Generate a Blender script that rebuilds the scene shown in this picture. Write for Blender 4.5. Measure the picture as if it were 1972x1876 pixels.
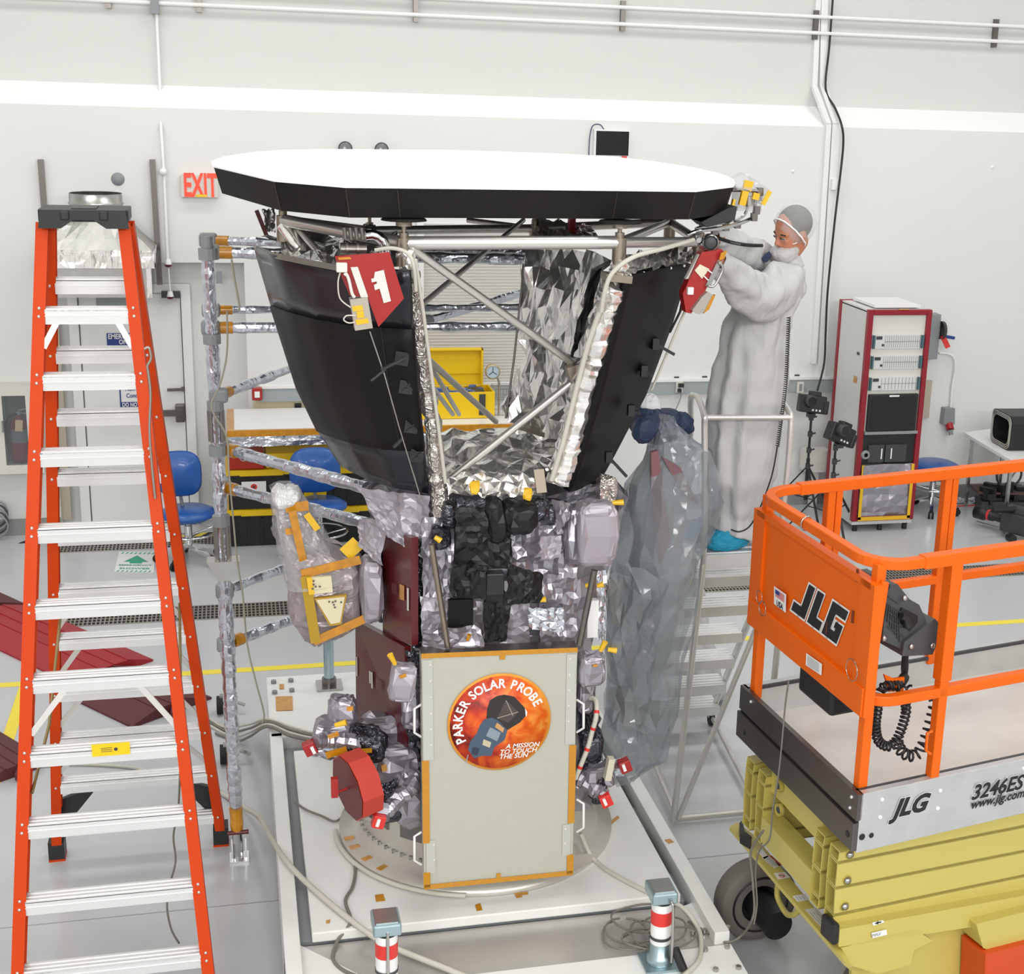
import bpy, math, random
from mathutils import Vector as V, Matrix, noise
random.seed(7)
sc = bpy.context.scene
for o in list(bpy.data.objects): bpy.data.objects.remove(o)
col = sc.collection
PI = math.pi
# ---------------- camera (solved from the photograph's vanishing points) ----------------
CX, CY, F, H = 1168.186, 938.0, 2797.99, 4.07352
EX = V((0.96902274, -0.24464278, 0.03383541))      # image right, in world axes
ED = V((-0.03395098, -0.26765534, -0.96291638))    # image down
EF = V((0.24462677, 0.93193912, -0.26766997))      # forward
cam_d = bpy.data.cameras.new('camera'); cam = bpy.data.objects.new('camera', cam_d); col.objects.link(cam)
M = Matrix((EX, -ED, -EF)).transposed().to_4x4(); M.translation = V((0, 0, H)); cam.matrix_world = M
cam_d.sensor_fit = 'HORIZONTAL'; cam_d.sensor_width = 36.0; cam_d.lens = F / 1972 * 36.0
cam_d.shift_x = -(CX - 986) / 1972; cam_d.shift_y = 0.0; cam_d.clip_end = 100; cam_d.clip_start = 0.05
sc.camera = cam
# ---------------- world, lights, exposure ----------------
w = bpy.data.worlds.new('world'); sc.world = w; w.use_nodes = True
w.node_tree.nodes['Background'].inputs[0].default_value = (0.9, 0.95, 1, 1)
w.node_tree.nodes['Background'].inputs[1].default_value = 0.25
sc.view_settings.view_transform = 'Standard'; sc.view_settings.look = 'None'
sc.view_settings.exposure = -0.25; sc.view_settings.gamma = 1.0
try: sc.view_settings.use_curve_mapping = False
except Exception: pass
def area(name, loc, sx, sy, power, rot=(0, 0, 0), colr=(1, 1, 1)):
    l = bpy.data.lights.new(name, 'AREA'); l.shape = 'RECTANGLE'; l.size = sx; l.size_y = sy; l.energy = power; l.color = colr
    o = bpy.data.objects.new(name, l); col.objects.link(o); o.location = loc; o.rotation_euler = rot; return o
for ix in range(3):
    for iy in range(4):
        area('ceiling_lamp_light', (-2.5 + ix * 5.0, -3.5 + iy * 4.6, 8.3), 2.6, 1.3, (110, 45, 95, 120)[iy], (0, 0, 0), (1, 0.995, 0.98))
for ix in range(3):
    area('added_fill_light', (-3.5 + ix * 5.0, -6.6, 6.6), 3.4, 1.6, 420, (math.radians(66), 0, math.radians((-14, 0, 14)[ix])), (1, 0.99, 0.97))  # fill lights added behind the camera to brighten surfaces facing it
# ---------------- helpers ----------------
def ray(x, y): return (EX * (x - CX) + ED * (y - CY) + EF * F).normalized()
CAM = V((0, 0, H))
def PZ(x, y, z): r = ray(x, y); return CAM + r * ((z - H) / r.z)
def PY(x, y, Y): r = ray(x, y); return CAM + r * (Y / r.y)
def PX(x, y, X): r = ray(x, y); return CAM + r * (X / r.x)
def PP(x, y, p0, n): r = ray(x, y); return CAM + r * ((V(p0) - CAM).dot(V(n)) / r.dot(V(n)))
def hexc(h):
    h = h.lstrip('#'); c = [int(h[i:i + 2], 16) / 255 for i in (0, 2, 4)]
    return tuple((x / 12.92 if x <= 0.04045 else ((x + 0.055) / 1.055) ** 2.4) for x in c) + (1,)
def mat(name, c, rough=0.5, metal=0.0, spec=0.5, bump=0, bscale=20, alpha=1, coat=0, emit=0, var=0, trans=0, btype='NOISE', stretch=None):
    m = bpy.data.materials.new(name); m.use_nodes = True; nt = m.node_tree; b = nt.nodes['Principled BSDF']
    cc = hexc(c) if isinstance(c, str) else tuple(c) + (1,)
    b.inputs['Base Color'].default_value = cc; b.inputs['Roughness'].default_value = rough; b.inputs['Metallic'].default_value = metal
    b.inputs['Specular IOR Level'].default_value = spec; b.inputs['Alpha'].default_value = alpha; b.inputs['Coat Weight'].default_value = coat
    b.inputs['Transmission Weight'].default_value = trans
    if emit: b.inputs['Emission Color'].default_value = cc; b.inputs['Emission Strength'].default_value = emit
    if bump or var:
        tc = nt.nodes.new('ShaderNodeTexCoord'); mp = nt.nodes.new('ShaderNodeMapping'); nt.links.new(tc.outputs['Object'], mp.inputs[0])
        if stretch: mp.inputs['Scale'].default_value = stretch
        n = nt.nodes.new('ShaderNodeTexNoise'); n.inputs['Scale'].default_value = bscale; n.inputs['Detail'].default_value = 4
        nt.links.new(mp.outputs[0], n.inputs['Vector'])
        if btype == 'CRUMPLE':
            n.inputs['Scale'].default_value = bscale * 0.5
            mx = nt.nodes.new('ShaderNodeVectorMath'); mx.operation = 'MULTIPLY_ADD'; mx.inputs[1].default_value = (0.25, 0.25, 0.25)
            nt.links.new(n.outputs['Color'], mx.inputs[0]); nt.links.new(mp.outputs[0], mx.inputs[2])
            v = nt.nodes.new('ShaderNodeTexVoronoi'); v.inputs['Scale'].default_value = bscale; v.feature = 'DISTANCE_TO_EDGE'
            nt.links.new(mx.outputs[0], v.inputs['Vector'])
            v2 = nt.nodes.new('ShaderNodeTexVoronoi'); v2.inputs['Scale'].default_value = bscale * 2.7; v2.feature = 'F1'
            nt.links.new(mx.outputs[0], v2.inputs['Vector'])
            ad = nt.nodes.new('ShaderNodeMath'); ad.operation = 'MULTIPLY_ADD'; ad.inputs[1].default_value = 0.35
            nt.links.new(v2.outputs['Distance'], ad.inputs[0]); nt.links.new(v.outputs['Distance'], ad.inputs[2]); hgt = ad.outputs[0]
        else: hgt = n.outputs['Fac']
        if bump:
            bp = nt.nodes.new('ShaderNodeBump'); bp.inputs['Strength'].default_value = min(1, bump); bp.inputs['Distance'].default_value = 0.02 * max(1, bump)
            nt.links.new(hgt, bp.inputs['Height']); nt.links.new(bp.outputs[0], b.inputs['Normal'])
        if var:
            mr = nt.nodes.new('ShaderNodeMapRange'); mr.inputs['From Min'].default_value = 0.3; mr.inputs['From Max'].default_value = 0.7
            mr.inputs['To Min'].default_value = 1 - var; mr.inputs['To Max'].default_value = 1 + var * 0.3
            nt.links.new(n.outputs['Fac'], mr.inputs[0])
            hs = nt.nodes.new('ShaderNodeHueSaturation'); hs.inputs['Color'].default_value = cc
            nt.links.new(mr.outputs[0], hs.inputs['Value']); nt.links.new(hs.outputs[0], b.inputs['Base Color'])
    return m
WL = {}
class MB:
    def __init__(s): s.v = []; s.f = []; s.mi = []; s.sm = []; s.cur = 0
    def add(s, vs, fs, smooth=False):
        k = len(s.v); s.v += [V(a) for a in vs]
        for f in fs: s.f.append([k + i for i in f]); s.mi.append(s.cur); s.sm.append(smooth)
        return s
    def obox(s, o, a, b, c):
        o, a, b, c = V(o), V(a), V(b), V(c)
        if a.cross(b).dot(c) < 0: a, b = b, a
        vs = [o, o + a, o + a + b, o + b]; vs += [q + c for q in vs]
        return s.add(vs, [(3, 2, 1, 0), (4, 5, 6, 7), (0, 1, 5, 4), (1, 2, 6, 5), (2, 3, 7, 6), (3, 0, 4, 7)])
    def box(s, x0, x1, y0, y1, z0, z1): return s.obox((x0, y0, z0), (x1 - x0, 0, 0), (0, y1 - y0, 0), (0, 0, z1 - z0))
    def cbox(s, c, sx, sy, sz, R=None):
        R = R or Matrix.Identity(3); c = V(c); a, b, d = R @ V((sx, 0, 0)), R @ V((0, sy, 0)), R @ V((0, 0, sz))
        return s.obox(c - (a + b + d) / 2, a, b, d)
    def bar(s, p, q, w, h, up=(0, 0, 1)):
        p, q = V(p), V(q); d = q - p; u = V(up); sd = d.cross(u)
        if sd.length < 1e-6: sd = d.cross(V((1, 0, 0)))
        sd.normalize(); u = sd.cross(d).normalized()
        return s.obox(p - sd * w / 2 - u * h / 2, d, sd * w, u * h)
    def ring(s, c, d, r, n, ref=None):
        d = V(d).normalized(); a = ref or (V((0, 0, 1)) if abs(d.z) < 0.9 else V((1, 0, 0))); x = d.cross(a).normalized(); y = d.cross(x)
        return [V(c) + (x * math.cos(2 * PI * i / n) + y * math.sin(2 * PI * i / n)) * r for i in range(n)], y
    def tube(s, pts, r, n=8, closed=False, cap=True, smooth=True):
        pts = [V(p) for p in pts]; N = len(pts); rs = r if isinstance(r, (list, tuple)) else [r] * N; ref = None; rings = []
        for i, p in enumerate(pts):
            a = pts[i - 1] if (i > 0 or closed) else p; b = pts[(i + 1) % N] if (i < N - 1 or closed) else p
            d = (b - a)
            if d.length < 1e-9: d = V((0, 0, 1))
            d.normalize()
            if ref is None: ref = V((0, 0, 1)) if abs(d.z) < 0.9 else V((1, 0, 0))
            x = d.cross(ref)
            if x.length < 1e-3: x = d.cross(V((0.3, 1, 0.2)))
            x.normalize(); y = d.cross(x); ref = -y if False else ref
            ref = (ref - d * ref.dot(d)).normalized() if (ref - d * ref.dot(d)).length > 1e-3 else ref
            rings += [p + (x * math.cos(2 * PI * j / n) + y * math.sin(2 * PI * j / n)) * rs[i] for j in range(n)]
        fs = []
        for i in range(N if closed else N - 1):
            k = (i + 1) % N
            for j in range(n): fs.append((i * n + j, k * n + j, k * n + (j + 1) % n, i * n + (j + 1) % n))
        s.add(rings, fs, smooth)
        if cap and not closed:
            s.add(rings[:n], [tuple(range(n))]); s.add(rings[-n:], [tuple(range(n))[::-1]])
        return s
    def cyl(s, p, q, r, n=16, smooth=True, r2=None): return s.tube([p, q], [r, r if r2 is None else r2], n, smooth=smooth)
    def ext(s, poly, vec):
        poly = [V(p) for p in poly]; n = len(poly); vec = V(vec)
        s.add(poly, [tuple(range(n))]); s.add([p + vec for p in poly], [tuple(range(n))[::-1]])
        s.add(poly + [p + vec for p in poly], [(i, i + n, (i + 1) % n + n, (i + 1) % n) for i in range(n)]); return s
    def face(s, poly): return s.add(poly, [tuple(range(len(poly)))])
    def grid(s, fn, nu, nv, smooth=False, tri=False, closeu=False):
        vs = [V(fn(i / nu, j / nv)) for j in range(nv + 1) for i in range(nu + (0 if closeu else 1))]; W = nu + (0 if closeu else 1); fs = []
        for j in range(nv):
            for i in range(nu):
                a, b = j * W + i, j * W + (i + 1) % W; c, d = b + W, a + W
                if tri: fs += [(a, b, c), (a, c, d)] if (i + j) % 2 else [(a, b, d), (b, c, d)]
                else: fs.append((a, b, c, d))
        return s.add(vs, fs, smooth)
    def lathe(s, prof, p=(0, 0, 0), axis=(0, 0, 1), n=24, smooth=True):
        ax = V(axis).normalized(); a = V((0, 0, 1)) if abs(ax.z) < 0.9 else V((1, 0, 0)); x = ax.cross(a).normalized(); y = ax.cross(x); vs = []
        for r, h in prof:
            for j in range(n): vs.append(V(p) + ax * h + (x * math.cos(2 * PI * j / n) + y * math.sin(2 * PI * j / n)) * r)
        fs = [(i * n + j, i * n + (j + 1) % n, (i + 1) * n + (j + 1) % n, (i + 1) * n + j) for i in range(len(prof) - 1) for j in range(n)]
        return s.add(vs, fs, smooth)
    def ell(s, c, rx, ry, rz, R=None, nu=20, nv=12, jit=0, flat=False):
        R = R or Matrix.Identity(3)
        def fn(u, v):
            a, b = u * 2 * PI, -PI / 2 + v * PI; q = V((math.cos(b) * math.cos(a), math.cos(b) * math.sin(a), math.sin(b)))
            k = 1 + (jit * (noise.noise(q * 3.1 + V(c) * 7)) if jit else 0)
            return V(c) + R @ V((q.x * rx * k, q.y * ry * k, q.z * rz * k))
        return s.grid(fn, nu, nv, smooth=not flat, closeu=True)
    def build(s, name, m, parent=None, bevel=0, solid=0, sub=0, org=None):
        me = bpy.data.meshes.new(name)
        if parent is not None: o0 = WL[parent.name]
        elif org is not None: o0 = V(org)
        else:
            xs = [p.x for p in s.v]; ys = [p.y for p in s.v]; zs = [p.z for p in s.v]
            o0 = V(((min(xs) + max(xs)) / 2, (min(ys) + max(ys)) / 2, min(zs)))
        me.from_pydata([tuple(p - o0) for p in s.v], [], s.f)
        for x in (m if isinstance(m, (list, tuple)) else [m]): me.materials.append(x)
        me.polygons.foreach_set('material_index', s.mi); me.polygons.foreach_set('use_smooth', s.sm); me.update()
        o = bpy.data.objects.new(name, me); col.objects.link(o)
        if parent is not None: o.parent = parent
        else: o.location = o0
        WL[o.name] = o0
        if solid: md = o.modifiers.new('s', 'SOLIDIFY'); md.thickness = solid; md.offset = 0
        if bevel: md = o.modifiers.new('b', 'BEVEL'); md.width = bevel; md.segments = 2; md.limit_method = 'ANGLE'
        if sub: md = o.modifiers.new('u', 'SUBSURF'); md.levels = sub; md.render_levels = sub
        return o
def tag(o, label, cat, group=None):
    o['label'] = label; o['category'] = cat
    if group: o['group'] = group
    return o
def thing(name, label, cat, loc, group=None):
    o = bpy.data.objects.new(name, None); col.objects.link(o); o.location = V(loc); o.empty_display_size = 0.1; WL[o.name] = V(loc)
    return tag(o, label, cat, group)
def struct(o): o['kind'] = 'structure'; return o
def dup(o, loc=None, label=None, parent=None, rz=None):
    c = o.copy(); col.objects.link(c); WL[c.name] = V(loc) if loc is not None else WL[o.name]
    if parent is not None: c.parent = parent
    if loc is not None: c.location = V(loc)
    if rz is not None: c.rotation_euler.z = rz
    if label: c['label'] = label
    for ch in list(o.children): dup(ch, parent=c)
    return c
def text(s, org, u, up, size, name, m, parent, h=0.0015, bold=0.0, align='CENTER', sx=1.0, shear=0, cond=None):
    cu = bpy.data.curves.new('t', 'FONT'); cu.body = s; cu.size = size; cu.align_x = align; cu.align_y = 'CENTER'; cu.extrude = 0; cu.offset = bold; cu.shear = shear
    cu.resolution_u = 3
    t = bpy.data.objects.new('t', cu); col.objects.link(t); dg = bpy.context.evaluated_depsgraph_get(); dg.update()
    me = bpy.data.meshes.new_from_object(t.evaluated_get(dg)); bpy.data.objects.remove(t)
    u, up = V(u).normalized(), V(up).normalized(); n = u.cross(up); b = MB()
    b.add([V(org) + u * p.co.x * sx + up * p.co.y + n * h for p in me.vertices], [tuple(f.vertices) for f in me.polygons])
    if name is None: return b
    return b.build(name, m, parent)
def letters(mb, s, org, u, up, size, **k):
    b = text(s, org, u, up, size, None, None, None, **k); mb.add(b.v, b.f)
def lerp(a, b, t): return a + (b - a) * t
def rnd(a=1.0): return random.uniform(-a, a)
def sheetfn(base, amp, fr=6.0, seed=0, jit=0.0):
    """crumples a parametric surface: ridged low noise plus a random bend per vertex"""
    def fn(u, v):
        p = V(base(u, v)); e = 0.01
        du = V(base(min(1, u + e), v)) - V(base(max(0, u - e), v)); dv = V(base(u, min(1, v + e))) - V(base(u, max(0, v - e)))
        n = du.cross(dv)
        n = n.normalized() if n.length > 1e-12 else V((0, -1, 0))
        q = p * fr + V((seed, seed * 1.7, -seed))
        d = (abs(noise.noise(q)) * 2 - 0.5) * amp + noise.noise(q * 2.7) * amp * 0.6
        return p + n * (d + rnd(jit)) + V((rnd(jit), rnd(jit), rnd(jit)))
    return fn
def bil(c):
    c = [V(p) for p in c]
    return lambda u, v: (c[0] * (1 - u) + c[1] * u) * (1 - v) + (c[3] * (1 - u) + c[2] * u) * v
def loft(rows):
    """rows of points, each row same length"""
    rows = [[V(p) for p in r] for r in rows]
    def fn(u, v):
        def row(r):
            t = u * (len(r) - 1); i = min(int(t), len(r) - 2); return r[i].lerp(r[i + 1], t - i)
        t = v * (len(rows) - 1); j = min(int(t), len(rows) - 2); return row(rows[j]).lerp(row(rows[j + 1]), t - j)
    return fn
def rings(rw, p=2.0, fold=0.0, nf=9, tw=0.0):
    """rw: (left px, left py, right px, right py, Y, half depth) -> closed rounded cross-sections"""
    R = []
    for xl, yl, xr, yr, Y, d in rw: R.append((PY(xl, yl, Y), PY(xr, yr, Y), d))
    def fn(u, v):
        t = v * (len(R) - 1); j = min(int(t), len(R) - 2); k = t - j; k = k * k * (3 - 2 * k) * 0.5 + k * 0.5
        L = R[j][0].lerp(R[j + 1][0], k); Q = R[j][1].lerp(R[j + 1][1], k); d = lerp(R[j][2], R[j + 1][2], k)
        c = (L + Q) / 2; h = (Q - L) / 2; a = 2 * PI * u; ca, sa = math.cos(a), math.sin(a)
        g = 1 + fold * (math.sin(nf * a + tw * v + 1.3 * math.sin(3 * v + a)) * 0.6 + 0.4 * math.sin((nf * 2 - 3) * a - 4 * v))
        e = 2.0 / p
        return c + h * math.copysign(abs(ca) ** e, ca) * g + V((0, d, 0)) * math.copysign(abs(sa) ** e, sa) * g
    return fn
def crumple(mb, c, hx, hy, hz, amp=0.02, seed=0, n=14, R=None, p=4.0, fr=7.0, jit=0.004):
    R = R or Matrix.Identity(3); e = 2.0 / p; c = V(c)
    def pw(x): return math.copysign(abs(x) ** e, x)
    def fn(u, v):
        a, b = u * 2 * PI, -PI / 2 + v * PI; cb = math.cos(b)
        q = V((hx * pw(math.cos(a)) * pw(cb), hy * pw(math.sin(a)) * pw(cb), hz * pw(math.sin(b))))
        s_ = q * fr + V((seed * 3.1, seed, -seed)); d = (abs(noise.noise(s_)) * 2 - 0.4) * amp
        dr = q.normalized() if q.length > 1e-9 else V((0, 0, 1))
        return c + R @ (q + dr * d) + V((rnd(jit), rnd(jit), rnd(jit)))
    return mb.grid(fn, int(n * 1.6), n, tri=True, closeu=True)
def smoothpath(pts, k=6):
    pts = [V(p) for p in pts]; out = []
    for i in range(len(pts) - 1):
        p0, p1, p2, p3 = pts[max(0, i - 1)], pts[i], pts[i + 1], pts[min(len(pts) - 1, i + 2)]
        for j in range(k):
            t = j / k; out.append(0.5 * ((2 * p1) + (p2 - p0) * t + (2 * p0 - 5 * p1 + 4 * p2 - p3) * t * t + (3 * p1 - p0 - 3 * p2 + p3) * t ** 3))
    return out + [pts[-1]]
def rotz(a): return Matrix.Rotation(a, 3, 'Z')
def rotx(a): return Matrix.Rotation(a, 3, 'X')
def roty(a): return Matrix.Rotation(a, 3, 'Y')
def clamp_box(mb, p, r, m=0): mb.cyl(p + V((0, 0, -m)), p + V((0, 0, m)), r)
# ---------------- materials ----------------
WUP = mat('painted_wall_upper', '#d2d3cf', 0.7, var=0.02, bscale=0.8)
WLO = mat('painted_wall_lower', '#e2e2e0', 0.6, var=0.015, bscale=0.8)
LEDGE = mat('white_ledge', '#fafafa', 0.6)
WHITE = mat('white_paint', '#ebebea', 0.4); OFFW = mat('off_white', '#d8d6cf', 0.5); BEIGE = mat('beige_panel', '#b9b09f', 0.5)
FLOOR = mat('epoxy_floor', '#c3c5c8', 0.22, var=0.05, bscale=0.7, spec=0.6)
BASEG = mat('cove_base', '#8d908e', 0.6); RACEW = mat('raceway_grey', '#9ba3a5', 0.5)
GALV = mat('galvanised', '#b9b8b4', 0.3, 0.85, bump=0.08, bscale=14, var=0.1); STEEL = mat('steel', '#b4b3b0', 0.25, 0.95)
DSTEEL = mat('dark_steel', '#7a7570', 0.32, 0.9); CHROME = mat('chrome', '#d6d6d8', 0.08, 1.0)
ALU = mat('aluminium', '#e2e2e2', 0.36, 0.55, bump=0.05, bscale=60, stretch=(0.1, 3, 3)); ALUW = mat('brushed_aluminium', '#d4d2ce', 0.4, 0.6)
BLK = mat('black_plastic', '#1c1d1f', 0.45); DARK = mat('dark_grey', '#3b3d40', 0.5); RUB = mat('rubber', '#161616', 0.7); GRY = mat('grey_plastic', '#8b8f92', 0.5)
SCREEN = mat('dark_screen', '#0b0b0c', 0.12, spec=0.6)
ORG = mat('orange_fibreglass', '#cc400a', 0.5, spec=0.2); ORGD = mat('orange_paint', '#e56409', 0.4, spec=0.3)
YEL = mat('yellow_paint', '#f2c90e', 0.35); YTAPE = mat('yellow_tape', '#f3dd45', 0.5); CREAM = mat('cream_paint', '#c8b862', 0.4, coat=0.15)
RED = mat('red_cover', '#a11d1c', 0.35); DRED = mat('dark_red_panel', '#5a1318', 0.35, coat=0.15); BRED = mat('bright_red', '#d8322c', 0.35); ARED = mat('anodised_red', '#8e2a28', 0.4, 0.3)
RAMPD = mat('ramp_dark_red', '#5d2a2f', 0.6); RAMPR = mat('ramp_red', '#a3202b', 0.5); RACKR = mat('rack_red', '#8d1627', 0.35)
BLUE = mat('blue_vinyl', '#1f56a3', 0.35, coat=0.2, bump=0.03, bscale=200); SIGNB = mat('sign_blue', '#1c3a86', 0.4); BOOT = mat('blue_bootie', '#1f93b8', 0.7, bump=0.4, bscale=60)
KAP = mat('amber_tape', '#c9870d', 0.28, coat=0.5, var=0.25, bscale=25); KAPY = mat('yellow_film_tape', '#e3b417', 0.3, coat=0.4)
FOIL = mat('silver_foil', '#f4f2ee', 0.2, 0.86, bump=0.55, bscale=5, btype='CRUMPLE', stretch=(1.6, 1.6, .7)); FOILS = mat('foil_wrap', '#ccd0da', 0.22, 0.85, bump=0.45, bscale=9, btype='CRUMPLE')
MLI = mat('grey_blanket', '#a39fa9', 0.3, 0.7, bump=0.35, bscale=4, btype='CRUMPLE'); MLIL = mat('pale_blanket', '#a59fa8', 0.38, 0.4, bump=0.3, bscale=3, btype='CRUMPLE')
MLID = mat('black_blanket', '#191a1c', 0.4, 0.0, spec=0.3, bump=0.35, bscale=3, btype='CRUMPLE'); MLIK = mat('dark_foil', '#4a4a52', 0.2, 0.8, bump=0.6, bscale=14, btype='CRUMPLE')
RAD = mat('radiator_black', '#0d0c0c', 0.5, 0.0, spec=0.25, var=0.2, bscale=3); RADG = mat('radiator_film', '#2e2f35', 0.22, 0.5, bump=0.15, bscale=3)
TPSK = mat('carbon_side', '#191614', 0.7, spec=0.25, var=0.2, bscale=9); TPSW = mat('ceramic_white', '#fbfbfb', 0.7)
def plastic(name, c, tint, mixv, rough=0.08, bump=0.6, sc_=6):
    m = mat(name, c, rough, 0.0, 0.8, bump=bump, bscale=sc_, btype='CRUMPLE'); nt = m.node_tree; b = nt.nodes['Principled BSDF']
    t = nt.nodes.new('ShaderNodeBsdfTransparent'); t.inputs[0].default_value = tuple(tint) + (1,)
    mx = nt.nodes.new('ShaderNodeMixShader'); mx.inputs[0].default_value = mixv; out = nt.nodes['Material Output']
    nt.links.new(t.outputs[0], mx.inputs[1]); nt.links.new(b.outputs[0], mx.inputs[2]); nt.links.new(mx.outputs[0], out.inputs[0]); return m
BAG = plastic('grey_bag_film', '#a9afb6', (0.80, 0.82, 0.84), 0.42, rough=.07, bump=1.3, sc_=3); CLEAR = plastic('clear_film', '#d8d8dc', (0.93, 0.93, 0.93), 0.3)
GLASS = plastic('cabinet_glass', '#b0b4b8', (0.8, 0.82, 0.83), 0.15, bump=0)
NET = plastic('white_netting', '#eeeeee', (1, 1, 1), 0.26, rough=0.7, bump=0.3, sc_=40)
GOWN = mat('white_gown', '#bfbfbf', 0.7, bump=0.9, bscale=5, spec=0.25, btype='CRUMPLE', stretch=(1.3, 1.3, .35)); SKIN = mat('skin', '#b9785a', 0.5); HAIR = mat('dark_hair', '#2b2522', 0.7)
PANEL = mat('panel_grey', '#b9b8ac', 0.35, spec=0.4, var=0.02); SHIRT = mat('navy_collar', '#232c4d', 0.8); WIRE = mat('white_cable', '#c9c6ba', 0.5); WIREG = mat('grey_cord', '#77736b', 0.5)
# ======================= the setting =======================
WY, WYU, WR = 13.3, 13.75, 13.54          # lower wall, upper wall, back of the door recess
ZL0, ZL1 = PY(986, 227, WY).z, PY(986, 186, WYU).z
struct(MB().box(-7, 14, -8, 14, -0.2, 0).build('floor', FLOOR, org=(0, 0, 0)))
rx0, rx1, rz = PY(104, 800, WY).x, PY(473, 600, WY).x, PY(400, 506, WY).z
b = MB(); b.box(-7, rx0, WY, 14.1, 0, ZL0); b.box(rx1, 14, WY, 14.1, 0, ZL0); b.box(rx0, rx1, WY, 14.1, rz, ZL0); b.box(rx0, rx1, WR, 14.1, 0, rz)
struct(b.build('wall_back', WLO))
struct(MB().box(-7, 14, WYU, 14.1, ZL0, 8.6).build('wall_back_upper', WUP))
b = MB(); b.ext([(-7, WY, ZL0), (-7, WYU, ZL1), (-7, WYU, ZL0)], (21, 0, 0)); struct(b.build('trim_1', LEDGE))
struct(MB().box(-7.2, -7, -8, 14.1, 0, 8.6).build('wall_left', WLO)); struct(MB().box(14, 14.2, -8, 14.1, 0, 8.6).build('wall_right', WLO))
struct(MB().box(-7, 14, -8.2, -8, 0, 8.6).build('wall_front', WLO))
struct(MB().box(-7.2, 14.2, -8.2, 14.1, 8.6, 8.8).build('ceiling', WUP))
b = MB(); b.box(-7, rx0, WY - 0.02, WY, 0, 0.15); b.box(rx1, 14, WY - 0.02, WY, 0, 0.15); b.box(rx0 + 0.22, rx0 + 0.3, WR - 0.02, WR, 0, 0.15)
struct(b.build('baseboard_back', BASEG))
# raceway band along the wall
za, zb = PY(1255, 736, WY - 0.06).z, PY(1255, 760, WY - 0.06).z; xa, xb = PY(500, 747, WY).x, PY(1645, 733, WY).x
b = MB(); b.box(xa, xb, WY - 0.06, WY, zb, za); struct(b.build('trim_2', RACEW)); struct(MB().box(xa, xb, WY - 0.07, WY, za, za + 0.025).build('trim_3', WHITE))
# door
dx0, dx1 = PY(172, 900, WR - 0.03).x, PY(361, 900, WR - 0.03).x; dz = PY(352, 565, WR - 0.03).z
d = MB().box(dx0, dx1, WR - 0.05, WR - 0.01, 0.01, dz).build('door_1', WHITE); struct(d)
b = MB(); b.box(dx0 - 0.09, dx0 - 0.01, WR - 0.08, WR, 0, dz + 0.09); b.box(dx1 + 0.01, dx1 + 0.09, WR - 0.08, WR, 0, dz + 0.09); b.box(dx0 - 0.01, dx1 + 0.01, WR - 0.08, WR, dz + 0.01, dz + 0.09); b.build('door_frame', WHITE, d)
yb = WR - 0.13; p, q = PY(270, 797, yb), PY(350, 795, yb); p.x = dx0 + 0.1
b = MB(); b.bar(p, q, 0.03, 0.055); b.build('panic_bar', DSTEEL, d)
b = MB(); c = PY(347, 795, WR - 0.09); b.cbox(c, 0.08, 0.09, 0.16); b.build('latch_box', DSTEEL, d, bevel=0.01)
b = MB(); p, q = PY(322, 751, WR - 0.09), PY(356, 750, WR - 0.09); b.bar(p, q, 0.02, 0.025); b.cyl(q + V((-.02, .06, 0)), q + V((-.02, 0, 0)), 0.02); b.build('door_handle', DSTEEL, d)
b = MB(); b.cbox(PY(329, 567, WR - 0.11), 0.16, 0.07, 0.055); b.build('door_closer', DARK, d)
b = MB(); b.cbox(PY(215, 580, WR - 0.055), 0.26, 0.01, 0.08); b.build('vent_plate', RACEW, d)
tag(MB().box(PY(104, 900, WY).x, PY(129, 900, WY).x, WY - 0.012 + .1, WR - 0.1, 0.1, dz - 0.2).build('wall_panel', BEIGE), 'narrow beige panel standing beside the emergency door', 'panel')
# slatted roll-up door
sx0, sx1 = PY(812, 560, WY).x, PY(1075, 560, WY).x; sz0, sz1 = 1.30, PY(900, 430, WY).z
s = MB().box(sx0, sx1, WY - 0.02, WY, sz0, sz1).build('door_2', WHITE); struct(s)
b = MB(); n = 52; hh = (sz1 - sz0) / n
b.grid(lambda u, v: (lerp(sx0 + .01, sx1 - .01, u), WY - 0.03 - (0.018 if int(round(v * 2 * n)) % 2 else 0), sz0 + (int(round(v * 2 * n)) // 2 + (0.82 if int(round(v * 2 * n)) % 2 else 0)) * hh), 1, 2 * n)
b.build('slat_panel', mat('slat_white', '#dedcd8', 0.5), s, solid=0.004)
b = MB(); b.box(sx0 - 0.05, sx0 + .01, WY - 0.08, WY, 1.2, sz1 + 0.05); b.box(sx1 - .01, sx1 + 0.05, WY - 0.08, WY, 1.2, sz1 + 0.05); b.build('door_frame', WHITE, s)
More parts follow.
